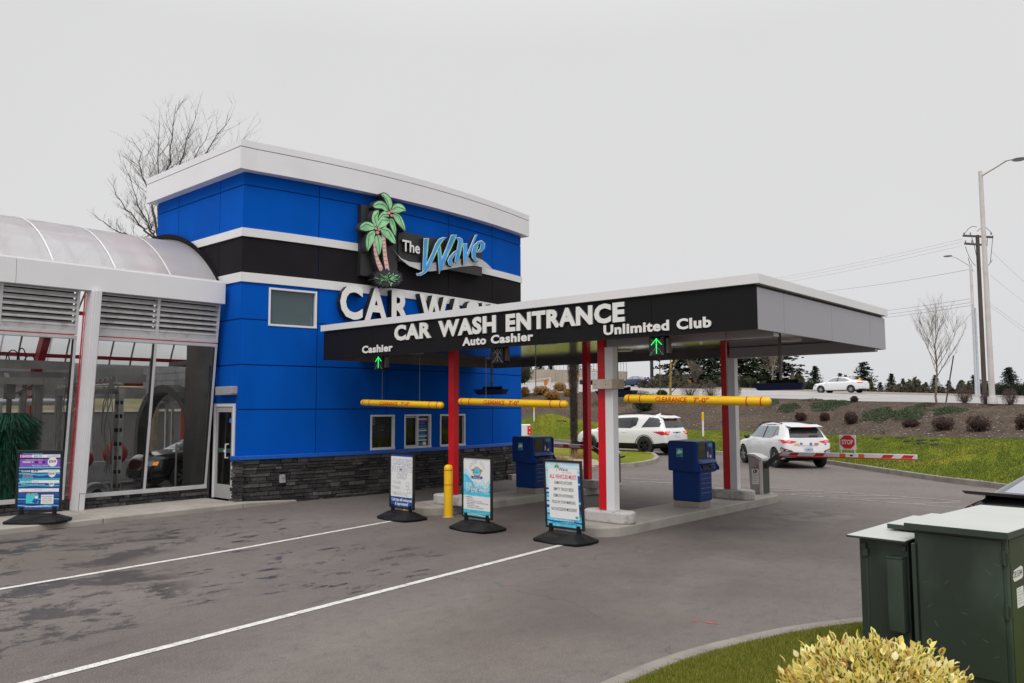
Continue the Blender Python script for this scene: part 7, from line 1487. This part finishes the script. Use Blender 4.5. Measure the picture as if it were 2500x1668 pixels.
def fan_tree(D, base, tips, label, seed=3):
    B = dep(*base, D); t_ = thing('bare_tree', label, 'tree', (B.x, B.y, 0)); o = Vector((B.x, B.y, 0)); r = random.Random(seed); tk = MB(); cr_ = MB(); fork = B-o
    tk.tube((0, 0, 0), fork, .24, .17, 10, cap=False)
    def br(p, d, L, q, lev):
        m = 5; pts = [p]
        for i in range(m): d = (d+Vector((r.gauss(0, .13), r.gauss(0, .13), .05+r.gauss(0, .06)))).normalized(); p = p+d*L/m; pts.append(p)
        for i in range(m): cr_.tube(pts[i], pts[i+1], q*(1-.8*i/m), q*(1-.8*(i+1)/m), 3, cap=False)
        if lev < 3:
            for k in range((6, 5, 3)[lev]):
                a = r.uniform(0, 6.28); br(pts[r.randint(1, m)], (d+Vector((math.cos(a), math.sin(a), .2))*.75).normalized(), L*r.uniform(.35, .6), q*.55, lev+1)
    for x, y, q0 in tips:
        q0 *= .75; T = dep(x, y, D+r.uniform(-2.5, 2.5))-o; n = 12; C1 = lerp(fork, T, .45)+Vector((0, 0, -.6 if y > 380 else .5)); pts = []
        for i in range(n+1):
            u = i/n; P = fork*(1-u)**2+C1*2*u*(1-u)+T*u*u; pts.append(P+Vector((r.gauss(0, .05), r.gauss(0, .05), r.gauss(0, .05)))*(1 if 0 < i else 0))
        L = (T-fork).length
        for i in range(n): cr_.tube(pts[i], pts[i+1], q0*(1-.9*i/n), q0*(1-.9*(i+1)/n), 6, cap=False)
        for i in range(3, n):
            for k in range(2):
                d = (pts[i+1]-pts[i]).normalized(); a = r.uniform(0, 6.28); br(pts[i], (d+Vector((math.cos(a), math.sin(a), .1))*.8).normalized(), L*.26*(1.15-.5*i/n), q0*.28*(1.1-.7*i/n), 1 if i < 7 else 2)
    tk.build('trunk', BARK, t_, smooth=True); cr_.build('crown', BARK, t_)
fan_tree(34, (388, 590), [(222,520,.07),(262,435,.07),(325,335,.08),(385,290,.07),(432,252,.08),(478,270,.08),(520,300,.06),(560,282,.08),(610,318,.06),(350,470,.05),(300,390,.06)], 'tall bare tree rising behind the blue office block at the upper left')
leader_tree(gp(2287, 984), 5.0, 5, BARKP, 'young pale bare tree by the raised road, left of the lamp poles')
P = gp(2309, 984); st = thing('tree_stake', 'leaning wooden stake beside the young pale bare tree', 'stake', P); MB().tube((0, 0, 0), (.45, .0, 2.35), .035, .03, 6).build('stake', BARK, st)
P = dep(1884, 950, 92); twig_tree('bare_tree', (P.x, P.y, P.z-.3), 8.5, .6, 9, BARKP, 'bare tree with a pale forked trunk behind the hedges under the canopy edge', depth=6, r0=.035, first=.22, kids=(1, 3), up=.4)
P = dep(1694, 946, 100); twig_tree('bare_tree', (P.x, P.y, P.z-.3), 7.5, .7, 14, BARKP, 'grey bare tree behind the end of the guardrail', depth=5, r0=.035, first=.18)
P = gp(1637, 968); leader_tree(P, 5.8, 15, BARKY, 'thin upright bare tree with mossy trunk on the near side of the road', nb=8, r0=.09, low=.3, ang=.45)
P = gp(1628, 969); st = thing('tree_stake', 'dark stake leaning right across the thin mossy tree', 'stake', P); MB().tube((0, 0, 0), (1.5, .6, 1.6), .035, .03, 6).build('stake', BARK, st)
def shrub(px, py, w, h, label, cols, D=None, n=1400, cat='shrub', grp=None, ls=.05, twiggy=False, box=0.0, seed=None, name='shrub'):
    P = terr(px, py) if D is None else dep(px, py, D); t_ = thing(name, label, cat, (P.x, P.y, P.z-.05), 0, grp); r = random.Random(seed or int(px*7+py)); vs = []; fs = []; m = leafmat(*cols)
    for i in range(n):
        while True:
            d = Vector((r.gauss(0, 1), r.gauss(0, 1), r.gauss(0, 1)))
            if d.length > .1: d.normalize(); break
        f = lerp(1, 1/max(abs(d.x), abs(d.y), abs(d.z)), box); q = r.uniform(.72, 1.0)*f*(1+.10*math.sin(d.x*7+px)*math.sin(d.y*6)+.06*math.sin(d.z*9))
        c = Vector((d.x*w/2*q, d.y*w/2*q, h*(.5+.5*d.z*q))); c.z = max(0, c.z); a = Vector((r.gauss(0, 1), r.gauss(0, 1), r.gauss(.6 if twiggy else 0, 1))).normalized()*ls; b_ = Vector((r.gauss(0, 1), r.gauss(0, 1), r.gauss(0, 1))).normalized()*ls*(.12 if twiggy else .5); k = len(vs)
        vs += [c-a-b_*.3, c+a*.9, c+b_]; fs.append((k, k+1, k+2))
    mb = MB(); mb.v = vs; mb.f = fs; mb.m = [0]*len(fs); mb.build('foliage', m, t_, fixn=False)
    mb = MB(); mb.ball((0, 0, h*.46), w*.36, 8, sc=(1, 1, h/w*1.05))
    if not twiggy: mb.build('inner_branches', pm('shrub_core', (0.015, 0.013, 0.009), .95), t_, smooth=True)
    else:
        mb = MB()
        for i in range(70):
            a = r.uniform(0, 6.28); q = r.uniform(.2, .95)*w/2; mb.tube((math.cos(a)*.05, math.sin(a)*.05, 0), (q*math.cos(a), q*math.sin(a), r.uniform(.55, .95)*h), .010, .004, 3, cap=False)
        mb.build('inner_branches', BARK, t_)
    return t_
BR_ = ('bare_brown', [(0.05, 0.032, 0.026), (0.10, 0.065, 0.05), (0.16, 0.11, 0.085)], .8); RD_ = ('red_brown_leaf', [(0.018, 0.010, 0.008), (0.05, 0.020, 0.014), (0.11, 0.028, 0.022)], .8); OR_ = ('orange_leaf', [(0.10, 0.05, 0.015), (0.36, 0.17, 0.03), (0.55, 0.30, 0.06)], .7); GN_ = ('dark_leaf', [(0.010, 0.020, 0.008), (0.022, 0.042, 0.012), (0.05, 0.08, 0.02)], .7)
for px, py, w, h, lb in ((2355, 984, .80, .78, 'round bare twiggy shrub left of the tall lamp pole'), (2409, 986, .58, .62, 'smaller round bare shrub at the foot of the tall lamp pole'), (2467, 988, .76, .80, 'round bare twiggy shrub right of the tall lamp pole'), (2524, 990, .7, .7, 'bare shrub at the right edge by the road')): shrub(px, py, w, h, lb, BR_, n=1800, grp='bare shrubs along the raised road', ls=.06, twiggy=True)
for px, py, w, h, lb in ((1684, 968, 1.35, .95, 'wide brown bare hedge left of the rear column'), (1735, 969, 1.25, 1.0, 'wide brown bare hedge touching the rear column'), (1797, 968, .7, .9, 'bare brown shrub just right of the rear column'), (1560, 968, 1.5, .5, 'low brown-green shrub left of the mossy tree'), (1616, 968, .7, .5, 'small green shrub at the foot of the mossy tree')): shrub(px, py, w, h, lb, GN_ if 'small green' in lb else BR_, n=2000, ls=.07, twiggy='small' not in lb, box=.3)
for px, py, w, h, lb in ((2303, 1050, .80, .55, 'rusty red clipped shrub on the bank, below the young tree'), (2389, 1052, .84, .62, 'rusty red clipped shrub on the bank, below the lamp pole'), (2500, 1049, .55, .6, 'rusty red shrub on the bank at the right edge'), (2078, 1034, .62, .60, 'dark red upright shrub on the bank above the STOP board'), (2014, 1027, .50, .42, 'dark red shrub on the bank, second right of the crossover'), (1955, 1025, .60, .42, 'dark red shrub on the bank above the crossover roof'), (2224, 1042, .70, .35, 'small rusty shrub low on the bank, left of two clipped ones'), (2086, 981, .40, .35, 'small red shrub at the top of the bank'),): shrub(px, py, w, h, lb, RD_, n=1500, grp='red-brown shrubs on the bank', ls=.04, box=.45 if px > 2250 else .1)
for px, py, w, h, lb in ((1321, 963, 1.5, .75, 'large orange shrub by the white gate'), (1348, 975, 1.35, .75, 'orange shrub lowest of the group near the palm trunk'), (1367, 956, 1.25, .85, 'bright orange shrub topmost of the group left of the palm trunk'), (1388, 967, .8, .65, 'small orange shrub touching the palm trunk'), (1281, 967, .9, .8, 'orange-pink shrub beside the blue corner')): shrub(px, py, w, h, lb, OR_, n=1600, grp='orange shrubs near the palm trunk', ls=.07)
shrub(1571, 1005, 1.6, 1.3, 'dark green bush on the bank above the SUV roof', GN_, n=1600, ls=.07); shrub(1275, 940, 2.0, 2.2, 'green bush beside the blue corner by the white gate', GN_, D=66, n=1200, ls=.09)
# ground cover patches
r = random.Random(31); vs = []; fs = []
for (px, py, rx, ry, n) in ((1925,996,26,12,2600),(2020,992,45,14,4200),(2052,986,30,8,1500),(2145,1014,42,18,4200),(2222,1010,42,17,3800),(2316,1004,44,10,3000),(1880,988,22,12,1600),(2205,1024,26,12,1800),(1465,985,18,14,1500),(1522,978,26,16,1800),(1600,966,30,6,900),(2260,990,24,6,900),(1985,978,30,3,500)):
    for i in range(n):
        a = r.uniform(0, 6.28); q = math.sqrt(r.random())*(1+.15*math.sin(a*5+px)); P = terr(px+rx*q*math.cos(a)-ry*q*math.sin(a)*.8, py+ry*q*math.sin(a)); c = P+Vector((0, 0, r.uniform(0, .12)*(1.2-q))); l = .05
        b_ = Vector((r.gauss(0, 1), r.gauss(0, 1), r.gauss(.4, .6))).normalized()*l; d = Vector((r.gauss(0, 1), r.gauss(0, 1), r.gauss(0, .6))).normalized()*l*.45; k = len(vs); vs += [c-b_, c+b_, c+d]; fs.append((k, k+1, k+2))
mb = MB(); mb.v = vs; mb.f = fs; mb.m = [0]*len(fs); o = mb.build('ground_cover', leafmat('juniper', [(0.012, 0.026, 0.008), (0.028, 0.055, 0.014), (0.05, 0.085, 0.022)], .7), fixn=False); tag(o, 'creeping green ground cover in patches on the bank', 'ground cover', kind='stuff')
# chips, stones and litter over the mulch
r = random.Random(33); mb = MB()
for i in range(2600):
    px = r.uniform(1270, 2520); t = r.random()**1.6; rows = trow(px); P = lerp(rows[1], rows[2], t*.98)+Vector((0, 0, .03)); s_ = r.uniform(.012, .035); s_ = s_*2.2 if r.random() < .02 else s_
    mb.add([P+Vector((r.uniform(-s_, s_)*1.6, r.uniform(-s_, s_)*1.6, r.uniform(0, s_))) for _ in range(4)], [(0, 1, 2), (0, 2, 3), (0, 3, 1)])
o = mb.build('bark_chips', leafmat('chips', [(0.10, 0.075, 0.055), (0.24, 0.19, 0.15), (0.42, 0.38, 0.33), (0.6, .57, .52)], .9), fixn=False); tag(o, 'pale chips and small stones scattered over the bark bed', 'chips', kind='stuff')
# taller rough tufts on the far lawn
r = random.Random(35)
def reg_far(r_):
    px = r.uniform(1270, 2560); rows = trow(px); P = lerp(rows[0], rows[1], r.random()); return (P.x, P.y, P.z-.005)
o = blades('grass', reg_far, 90000, .02, .07, leafmat('lawn_tufts', [(0.05, 0.10, 0.008), (0.10, 0.16, 0.012), (0.20, 0.20, 0.03)], .8, .2), 0, .012, .8, 3); tag(o, 'lawn grass between the kerb and the bark bed', 'grass', kind='stuff')
for i, (px, py, w_, lb) in enumerate(((2147,1072,.30,'small dark molehill, leftmost of the group right of the STOP board'),(2205,1070,.34,'molehill near the bark edge'),(2221,1078,.55,'widest dark molehill in the group'),(2254,1076,.38,'dark molehill, upper of two close together'),(2253,1083,.38,'dark molehill, lower of two close together'),(2283,1076,.26,'molehill right of the close pair'),(2288,1086,.42,'brown molehill nearest the kerb'),(1368,1028,.9,'dark clump of earth on the lawn near the palm trunk'))):
    P = gp(px, py); t_ = MB(); rr = random.Random(i)
    for k in range(12): a = rr.uniform(0, 6.28); q = rr.uniform(0, w_*.5); t_.ball((P[0]+q*math.cos(a), P[1]+q*math.sin(a), P[2]+.03), rr.uniform(.05, .10), 5, sc=(1, 1, .7))
    tag(t_.build('molehill', pm('soil', (0.04, 0.028, 0.02), .95, var=.4, vs=12)), lb, 'molehill', 'molehills on the lawn')
# hedges beyond the road
HG = ('hedge_leaf', [(0.008, 0.014, 0.006), (0.020, 0.032, 0.010), (0.05, 0.065, 0.014)], .8); HY = ('hedge_gold', [(0.012, 0.018, 0.006), (0.05, 0.055, 0.010), (0.16, 0.15, 0.02)], .8)
for x0, x1, yt, yb, D, c, lb in ((1806,1830,926,948,93,HG,'dark square hedge right of the rear column'),(1832,1850,926,948,92,HG,'dark rounded hedge, second right of the rear column'),(1852,1905,934,951,90,HY,'low hedge with golden top beside the hanging trough'),(1955,1996,935,955,86,HY,'low dark hedge with golden top left of the white sedan'),(1745,1760,925,945,96,HG,'dark hedge just left of the rear column'),(2405,2520,941,969,72,HG,'long dark clipped hedge behind the tall lamp pole')):
    a, b_ = dep(x0, yb, D), dep(x1, yb, D); top = dep(x0, yt, D); h = top.z-a.z+.3; d = b_-a; L = d.length; d.normalize(); nr = Vector((-d.y, d.x, 0)); t_ = thing('hedge', lb, 'hedge', (a.x, a.y, a.z-.3), 0, 'clipped hedges beyond the road'); r = random.Random(x0); vs = []; fs = []; n = int(900+L*340)
    for i in range(n):
        u = r.uniform(0, L); k2 = r.random(); e_ = min(u, L-u); rnd_ = 1-.25*max(0, 1-e_/.6)
        c = d*u+nr*r.uniform(0, 1.2)+Vector((0, 0, h*rnd_)) if k2 < .4 else d*u+nr*r.choice((0, 1.2))+Vector((0, 0, r.uniform(0, h*rnd_))); c += Vector((r.gauss(0, .05), r.gauss(0, .05), r.gauss(0, .06))); a_ = Vector((r.gauss(0, 1), r.gauss(0, 1), r.gauss(0, 1))).normalized()*.13; b2 = Vector((r.gauss(0, 1), r.gauss(0, 1), r.gauss(0, 1))).normalized()*.08; k = len(vs); vs += [c-a_, c+a_, c+b2]; fs.append((k, k+1, k+2))
    mb = MB(); mb.v = vs; mb.f = fs; mb.m = [0]*len(fs); mb.build('foliage', leafmat(*c_) if False else leafmat(*c), t_, fixn=False) if False else mb.build('foliage', leafmat(*(HY if c is HY else HG)), t_, fixn=False)
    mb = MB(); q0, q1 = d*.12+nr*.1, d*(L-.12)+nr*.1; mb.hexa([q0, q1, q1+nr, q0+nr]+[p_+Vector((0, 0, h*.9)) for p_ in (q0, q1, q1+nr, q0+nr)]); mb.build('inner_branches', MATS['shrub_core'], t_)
# poles and wires
PW = pm('pole_white', (0.60, 0.56, 0.54), .5, var=.06, vs=1, stain=(.45, .38, .33), sts=1.5, stamt=.5); WOOD = pm('pole_wood', (0.085, 0.065, 0.055), .9, var=.3, vs=6, stretch=(1, 1, .1)); LH = pm('lamp_head', (0.30, 0.31, 0.34), .4)
def pole(px, yb, D, ytop, r0, r1, name, label, mat, cat):
    b_ = dep(px, yb, D); tp = dep(px, ytop, D); t_ = thing(name, label, cat, (b_.x, b_.y, b_.z-.1)); H = tp.z-b_.z+.1; return t_, H, b_
t_, H, b_ = pole(2423, 981, 38, 405, .13, .09, 'street_lamp', 'tall white lamp pole nearest the road edge with its head to the right', PW, 'street lamp')
MB().tube((0, 0, 0), (0, 0, H), .135, .095, 20).build('pole', PW, t_, smooth=True); MB().lathe([(.001, .35), (.20, .33), (.22, .1), (.22, 0)], n=14).build('base', PW, t_)
tip = dep(2472, 389, 37.4)-Vector((b_.x, b_.y, b_.z-.1)); mid = Vector((tip.x*.82, tip.y*.82, tip.z+.02)); mb = MB(); mb.path([Vector((0, 0, H-.25)), Vector((tip.x*.5, tip.y*.5, lerp(H-.25, tip.z, .62))), mid, tip], .04, 8); mb.build('arm', PW, t_, smooth=True)
rt = Vector((Rv.x, Rv.y, 0)).normalized(); mb = MB(); mb.ball(tip+rt*.30, .30, 10, sc=(1, 1, 1)); 
mb.v = [tuple(Vector(v)-Vector((0, 0, (v[2]-tip.z)*.75))) for v in mb.v]; mb.build('lamp_head', LH, t_, smooth=True)
t_, H, b_ = pole(2372, 968, 62, 640, .1, .1, 'street_lamp', 'thinner grey lamp pole with its head to the left, beside the wooden utility pole', PW, 'street lamp')
b_ = dep(2386, 968, 62); t_.location = (b_.x, b_.y, b_.z-.1); MB().tube((0, 0, 0), (-.0, 0, H), .15, .09, 14).build('pole', PW, t_, smooth=True)
mb = MB(); mb.path([Vector((0, 0, H-.2)), -rt*1.0+Vector((0, 0, H+.45)), -rt*1.45+Vector((0, 0, H+.62))], .035, 6); mb.build('arm', PW, t_)
mb = MB(); mb.ball(-rt*1.75+Vector((0, 0, H+.64)), .32, 8); zc = H+.64; mb.v = [(v[0], v[1], zc+(v[2]-zc)*.25) for v in mb.v]; mb.build('lamp_head', LH, t_, smooth=True)
b_ = dep(2404, 965, 70); tp = dep(2386, 574, 70); t_ = thing('utility_pole', 'dark wooden utility pole with two crossarms and wires', 'utility pole', (b_.x, b_.y, b_.z-.2)); T = tp-Vector((b_.x, b_.y, b_.z-.2)); MB().tube((0, 0, 0), T, .20, .15, 12).build('pole', WOOD, t_, smooth=True)
mb = MB(); 
for dz, l0, l1 in ((-.15, -1.25, 1.35), (-.85, -1.15, .8)): c = T+Vector((0, 0, dz)); mb.bar(c-rt*(-l0)+Vector((0, 0, .1)), c+rt*l1-Vector((0, 0, .05)), .13, .16)
mb.each('crossarm', WOOD, t_); mb = MB()
for dz, xs in ((0, (-1.15, -.6, .6, 1.2)), (-.7, (-1.05, -.5, .6))):
    for x in xs: c = T+Vector((0, 0, dz))+rt*x; mb.tube(c, c+Vector((0, 0, .22)), .05, n=6)
mb.each('insulator', STEELD, t_); mb = MB()
for (x0, z0, x1, z1, sg_) in ((-1.1, -1.0, -.3, -2.7, .3), (.9, -.2, .3, -3.0, .2), (-.5, -.2, 0, -3.2, -.4), (.3, -2.8, 1.2, -2.2, .2), (-.9, -2.0, -.5, -3.2, .2), (-1.1, .1, .0, .7, -.3), (.0, .3, 1.3, .1, -.5), (1.35, 0, 1.0, -2.4, .1)):
    P0, P1 = T+rt*x0+Vector((0, 0, z0)), T+rt*x1+Vector((0, 0, z1)); mb.path([lerp(P0, P1, k/6)-Vector((0, 0, sg_*math.sin(math.pi*k/6))) for k in range(7)], .022, 4)
mb.build('jumper_wire', RUB, t_)
def cables(specs, name, label, r_=.02):
    for i, ((xa, ya, Da), (xb, yb, Db), sag) in enumerate(specs):
        sag *= .3; t_ = MB(); A, B = dep(xa, ya, Da), dep(xb, yb, Db); t_.path([lerp(A, B, k/16)-Vector((0, 0, sag*4*(k/16)*(1-k/16))) for k in range(17)], r_, 4)
        o = t_.build(name, pm('cable', (0.22, 0.22, 0.23), .7)); tag(o, ('topmost', 'second', 'third', 'lowest')[i if i < len(specs)-1 else 3]+' of the '+label, 'cable', label)
cables([((2352,583,70),(1780,695,150),1.5),((2352,590,70),(1830,692,150),1.5),((2350,600,70),(1800,705,150),1.5)], 'power_line', 'thin upper power lines running left from the utility pole', .009)
cables([((2372,657,70),(1990,712,140),1),((2368,730,68),(2050,769,135),.6),((2375,738,68),(2050,778,135),.6),((2370,746,68),(2050,786,135),.6)], 'phone_line', 'lower telephone lines running left behind the canopy corner', .016)
cables([((2420,613,68),(2560,740,80),.4),((2418,672,68),(2560,780,80),.4),((2400,734,68),(2560,850,82),.4),((2400,728,68),(2560,840,82),.4)], 'power_line', 'thin lines running down to the right of the tall lamp pole', .009)
for px0, px1, yt, lb in ((2376, 2384, 743, 'slim grey conduit riser, left of the pair beside the wooden pole'), (2381, 2390, 752, 'slim grey conduit riser, right of the pair beside the wooden pole')):
    b_ = dep(px1, 968, 60); tp = dep(px0, yt, 60); t_ = thing('conduit_riser', lb, 'pole', (b_.x, b_.y, b_.z)); MB().tube((0, 0, 0), tp-b_, .10, .06, 10).build('pipe', pm('riser_grey', (0.5, 0.52, 0.56), .5), t_, smooth=True)
b_ = dep(1592, 948, 112); tp = dep(1591, 700, 112); t_ = thing('sign_pole', 'dark square pole behind the guardrail left of the mossy tree', 'pole', (b_.x, b_.y, b_.z-.5)); MB().box(-.17, .17, -.17, .17, 0, 13).build('post', pm('pole_black', (0.02, 0.02, 0.024), .5), t_)
# guardrail, bridge wall, hazard boards, gate
GR_ = pm('guardrail_steel', (0.42, 0.41, 0.40), .45, metal=.4, var=.1, vs=1)
q = [dep(x, y, D) for x, y, D in ((1560, 936, 112), (1600, 939, 110), (1640, 941, 107), (1683, 944, 103))]
t_ = thing('guardrail', 'steel guardrail along the far side of the raised road behind the dark blue sedan', 'guardrail', (q[0].x, q[0].y, q[0].z)); o_ = q[0]
mb = MB()
for a, b_ in zip(q, q[1:]):
    for z0, z1, dd in ((.45, .55, .0), (.55, .62, .06), (.62, .70, 0), (.70, .78, .06), (.78, .88, 0)): mb.bar(a-o_+Vector((0, 0, (z0+z1)/2)), b_-o_+Vector((0, 0, (z0+z1)/2)), .05+dd, z1-z0)
mb.build('rail', GR_, t_); mb = MB()
for k in range(16): P = lerp(q[0], q[3], k/15)-o_; mb.box(P.x-.08, P.x+.08, P.y-.08, P.y+.08, -.5, .8)
mb.each('rail_post', WOOD, t_)
q = [dep(x, y, D) for x, y, D in ((1150, 932, 134), (1341, 934, 131), (1450, 938, 124), (1530, 942, 118))]; o_ = q[0]; t_ = thing('bridge_wall', 'long pale concrete bridge parapet with a thin rail on top, left on the raised road', 'wall', tuple(o_))
mb = MB(); rl = MB()
for a, b_ in zip(q, q[1:]):
    n = 6
    for i in range(n): A, B = lerp(a, b_, i/n)-o_, lerp(a, b_, (i+.97)/n)-o_; mb.bar(A+Vector((0, 0, 1.0)), B+Vector((0, 0, 1.0)), .35, 2.2); mb.bar(A+Vector((0, 0, .1)), B+Vector((0, 0, .1)), .9, .25, 1)
    for i in range(13): A = lerp(a, b_, i/12)-o_; rl.tube(A+Vector((0, 0, 2.1)), A+Vector((0, 0, 4.3)), .04, n=5)
    rl.tube(a-o_+Vector((0, 0, 4.3)), b_-o_+Vector((0, 0, 4.3)), .06, n=5); rl.tube(a-o_+Vector((0, 0, 3.2)), b_-o_+Vector((0, 0, 3.2)), .03, n=5)
PWL = pm('parapet', (0.34, 0.29, 0.235), .85, var=.12, vs=.6); mb.build('parapet', [PWL, CONC], t_); rl.build('railing', GR_, t_)
def hazard(px, yt, yb, w, D, lb, sl):
    a = dep(px, yb, D); tp = dep(px, yt, D); h = tp.z-a.z; ww = w*D/FPX; t_ = thing('hazard_board', lb, 'hazard marker', tuple(a), YAW); MB().box(-ww/2, ww/2, 0, .03, 0, h).build('board', pm('hazard_orange', (0.75, 0.24, 0.02), .5), t_); mb = MB(); n = 5
    for k in range(n):
        z = h*(k+.1)/n; d = sl*h*.16; mb.add([(-ww/2, -.004, max(0, z-d+.0)), (ww/2, -.004, max(0, z+d)), (ww/2, -.004, min(h, z+d+h*.09)), (-ww/2, -.004, min(h, max(0, z-d+h*.09)))], [(0, 1, 2, 3)])
    mb.build('stripe', INK, t_); MB().box(-.04, .04, .03, .09, -1.2, h).build('post', WOOD, t_)
hazard(1332.5, 925, 941, 8.5, 80, 'orange and black striped hazard board by the white gate', 1); hazard(1684.5, 929, 941.5, 7, 102, 'orange and black striped hazard board at the end of the guardrail', -1)
a = dep(1286, 958, 72); t_ = thing('metal_gate', 'white tubular gate panel on the bank left of the palm trunk', 'gate', tuple(a)); e_ = dep(1343, 956, 70)-a; mb = MB()
mb.tube((0, 0, -.2), (0, 0, 1.25), .07, n=6); mb.tube(e_+Vector((0, 0, -.2)), e_+Vector((0, 0, 1.2)), .07, n=6); mb.tube((0, 0, .95), e_+Vector((0, 0, 1.2)), .035, n=6); mb.tube((0, 0, .75), e_+Vector((0, 0, .3)), .03, n=6); mb.tube(e_*.4+Vector((0, 0, 1.05)), e_*.4+Vector((0, 0, .0)), .03, n=6)
mb.build('gate_frame', PW, t_)
for px, yb, yt, D, lb in ((1304, 1029, 994, 55, 'white and yellow marker post on the mound left of the palm trunk'), (1717, 1066, 1007, 42, 'white and yellow marker post on the lawn right of the SUV'), (1410, 957, 911, 66, 'white and yellow marker post in front of the dark blue sedan'), (2100, 956, 924, 76, 'yellow marker post behind the white sedan')):
    a = terr(px, yb) if D < 60 else dep(px, yb, D); Dz = (a-CP).dot(Fv); tp = dep(px, yt, Dz); h = tp.z-a.z; t_ = thing('marker_post', lb, 'marker post', tuple(a), 0, 'white and yellow marker posts'); MB().tube((0, 0, -.1), (.0, 0, h*.66), .05 if Dz < 60 else .09, n=8).build('white_part', WHT, t_); mb = MB(); mb.tube((0, 0, h*.66), (0, 0, h*.97), .055 if Dz < 60 else .10, n=8); mb.ball((0, 0, h*.97), .055 if Dz < 60 else .1, 6); mb.build('yellow_cap', YEL, t_)
# palm trunk beyond the islands
b_ = gz(1402, 1116, .15); t_ = thing('palm_tree', 'shaggy brown palm trunk standing behind the left rear red column', 'palm tree', (b_.x, b_.y, .15)); r = random.Random(4); vs = []; fs = []; PB = pm('palm_core', (0.025, 0.019, 0.015), .95, var=.4, vs=12, bump=.8, bs=30)
mb = MB(); mb.lathe([(.10+.008*(k % 2), k*.1) if k < 30 else (.10+.09*min(1, (k-30)/14)+.01*(k % 2), k*.1) for k in range(52)], n=14); mb.build('trunk', PB, t_, smooth=False)
for i in range(9000):
    z = 4.9*r.random()**.75; a = r.uniform(0, 6.28); rad = .10+(.11*max(0, min(1, (z-2.6)/1.6))); rr = rad+r.uniform(0, .03+.05*(z/4.9)); c = Vector((rr*math.cos(a), rr*math.sin(a), z)); d = Vector((math.cos(a)*.5, math.sin(a)*.5, -1+r.uniform(0, .6))).normalized()*r.uniform(.05, .16); s_ = Vector((-math.sin(a), math.cos(a), 0))*.010; k = len(vs); vs += [c-s_, c+s_, c+d]; fs.append((k, k+1, k+2))
mb = MB(); mb.v = vs; mb.f = fs; mb.m = [0]*len(fs); mb.build('fibre', leafmat('palm_fibre', [(0.012, 0.009, 0.007), (0.035, 0.025, 0.018), (0.09, 0.065, 0.045)], .9), t_, fixn=False)
vs = []; fs = []
for i in range(26):
    a = r.uniform(0, 6.28); el = r.uniform(-.3, .55); L = 1.1; 
    for k in range(26):
        b2 = -1.1+2.2*k/25; d = Vector((math.cos(a+b2*.5)*math.cos(el), math.sin(a+b2*.5)*math.cos(el), math.sin(el)-abs(b2)*.1)); c0 = Vector((math.cos(a)*.5, math.sin(a)*.5, 5.0+.5*el)); s_ = Vector((-math.sin(a), math.cos(a), 0))*.012; k2 = len(vs); vs += [c0-s_, c0+s_, c0+d*.7*(1-.3*abs(b2))]; fs.append((k2, k2+1, k2+2))
    k2 = len(vs); vs += [Vector((-.015, 0, 4.9)), Vector((.015, 0, 4.9)), Vector((math.cos(a)*.5, math.sin(a)*.5, 5.0+.5*el))]; fs.append((k2, k2+1, k2+2))
mb = MB(); mb.v = vs; mb.f = fs; mb.m = [0]*len(fs); mb.build('fronds', leafmat('frond', [(0.03, 0.05, 0.012), (0.06, 0.09, 0.02)], .6), t_, fixn=False)
for (px, py, l_) in ((1735, 1522, .10), (1700, 1516, .05), (1240, 1430, .03)):
    P = gz(px, py); m_ = MB(); m_.add([(P.x-l_, P.y, .004), (P.x, P.y-.02, .004), (P.x+l_, P.y+.03, .004), (P.x, P.y+.015, .004)], [(0, 1, 2, 3)]); m_.build('paint_mark', pm('utility_paint', (0.45, 0.08, 0.08), .8, stain=(.14, .13, .12), sts=30, stamt=.9), fixn=False)['kind'] = 'structure'
# ornamental grass tufts and a small lit stake on the island bed
for i, (px, py, lb) in enumerate(((1360, 1133, 'dry orange grass tuft left of the palm trunk'), (1376, 1138, 'dry orange grass tuft in front of the palm trunk'), (1416, 1120, 'dry grass tuft right of the palm trunk'))):
    c = gz(px, py, .15); rr = random.Random(i); o = blades('grass_tuft', lambda q: (c.x+rr.gauss(0, .16), c.y+rr.gauss(0, .16)), 420, .15, .42, leafmat('dry_grass', [(0.25, 0.10, 0.03), (0.42, 0.25, 0.10), (0.3, .25, .1)], .8), .15, .006, .5, i); tag(o, lb, 'grass tuft', 'dry grass tufts on the gravel bed')
c = gz(1513, 1117, .15); t_ = thing('fallen_light', 'small white landscape light tipped over on the island lawn edge', 'garden light', (c.x, c.y, .15)); MB().tube((0, 0, .05), (-.22, 0, .42), .035, .05, 8).build('stem', SIGNW, t_); MB().tube((0, 0, 0), (.25, .0, .06), .05, .03, 8).build('spike', NAVY, t_)
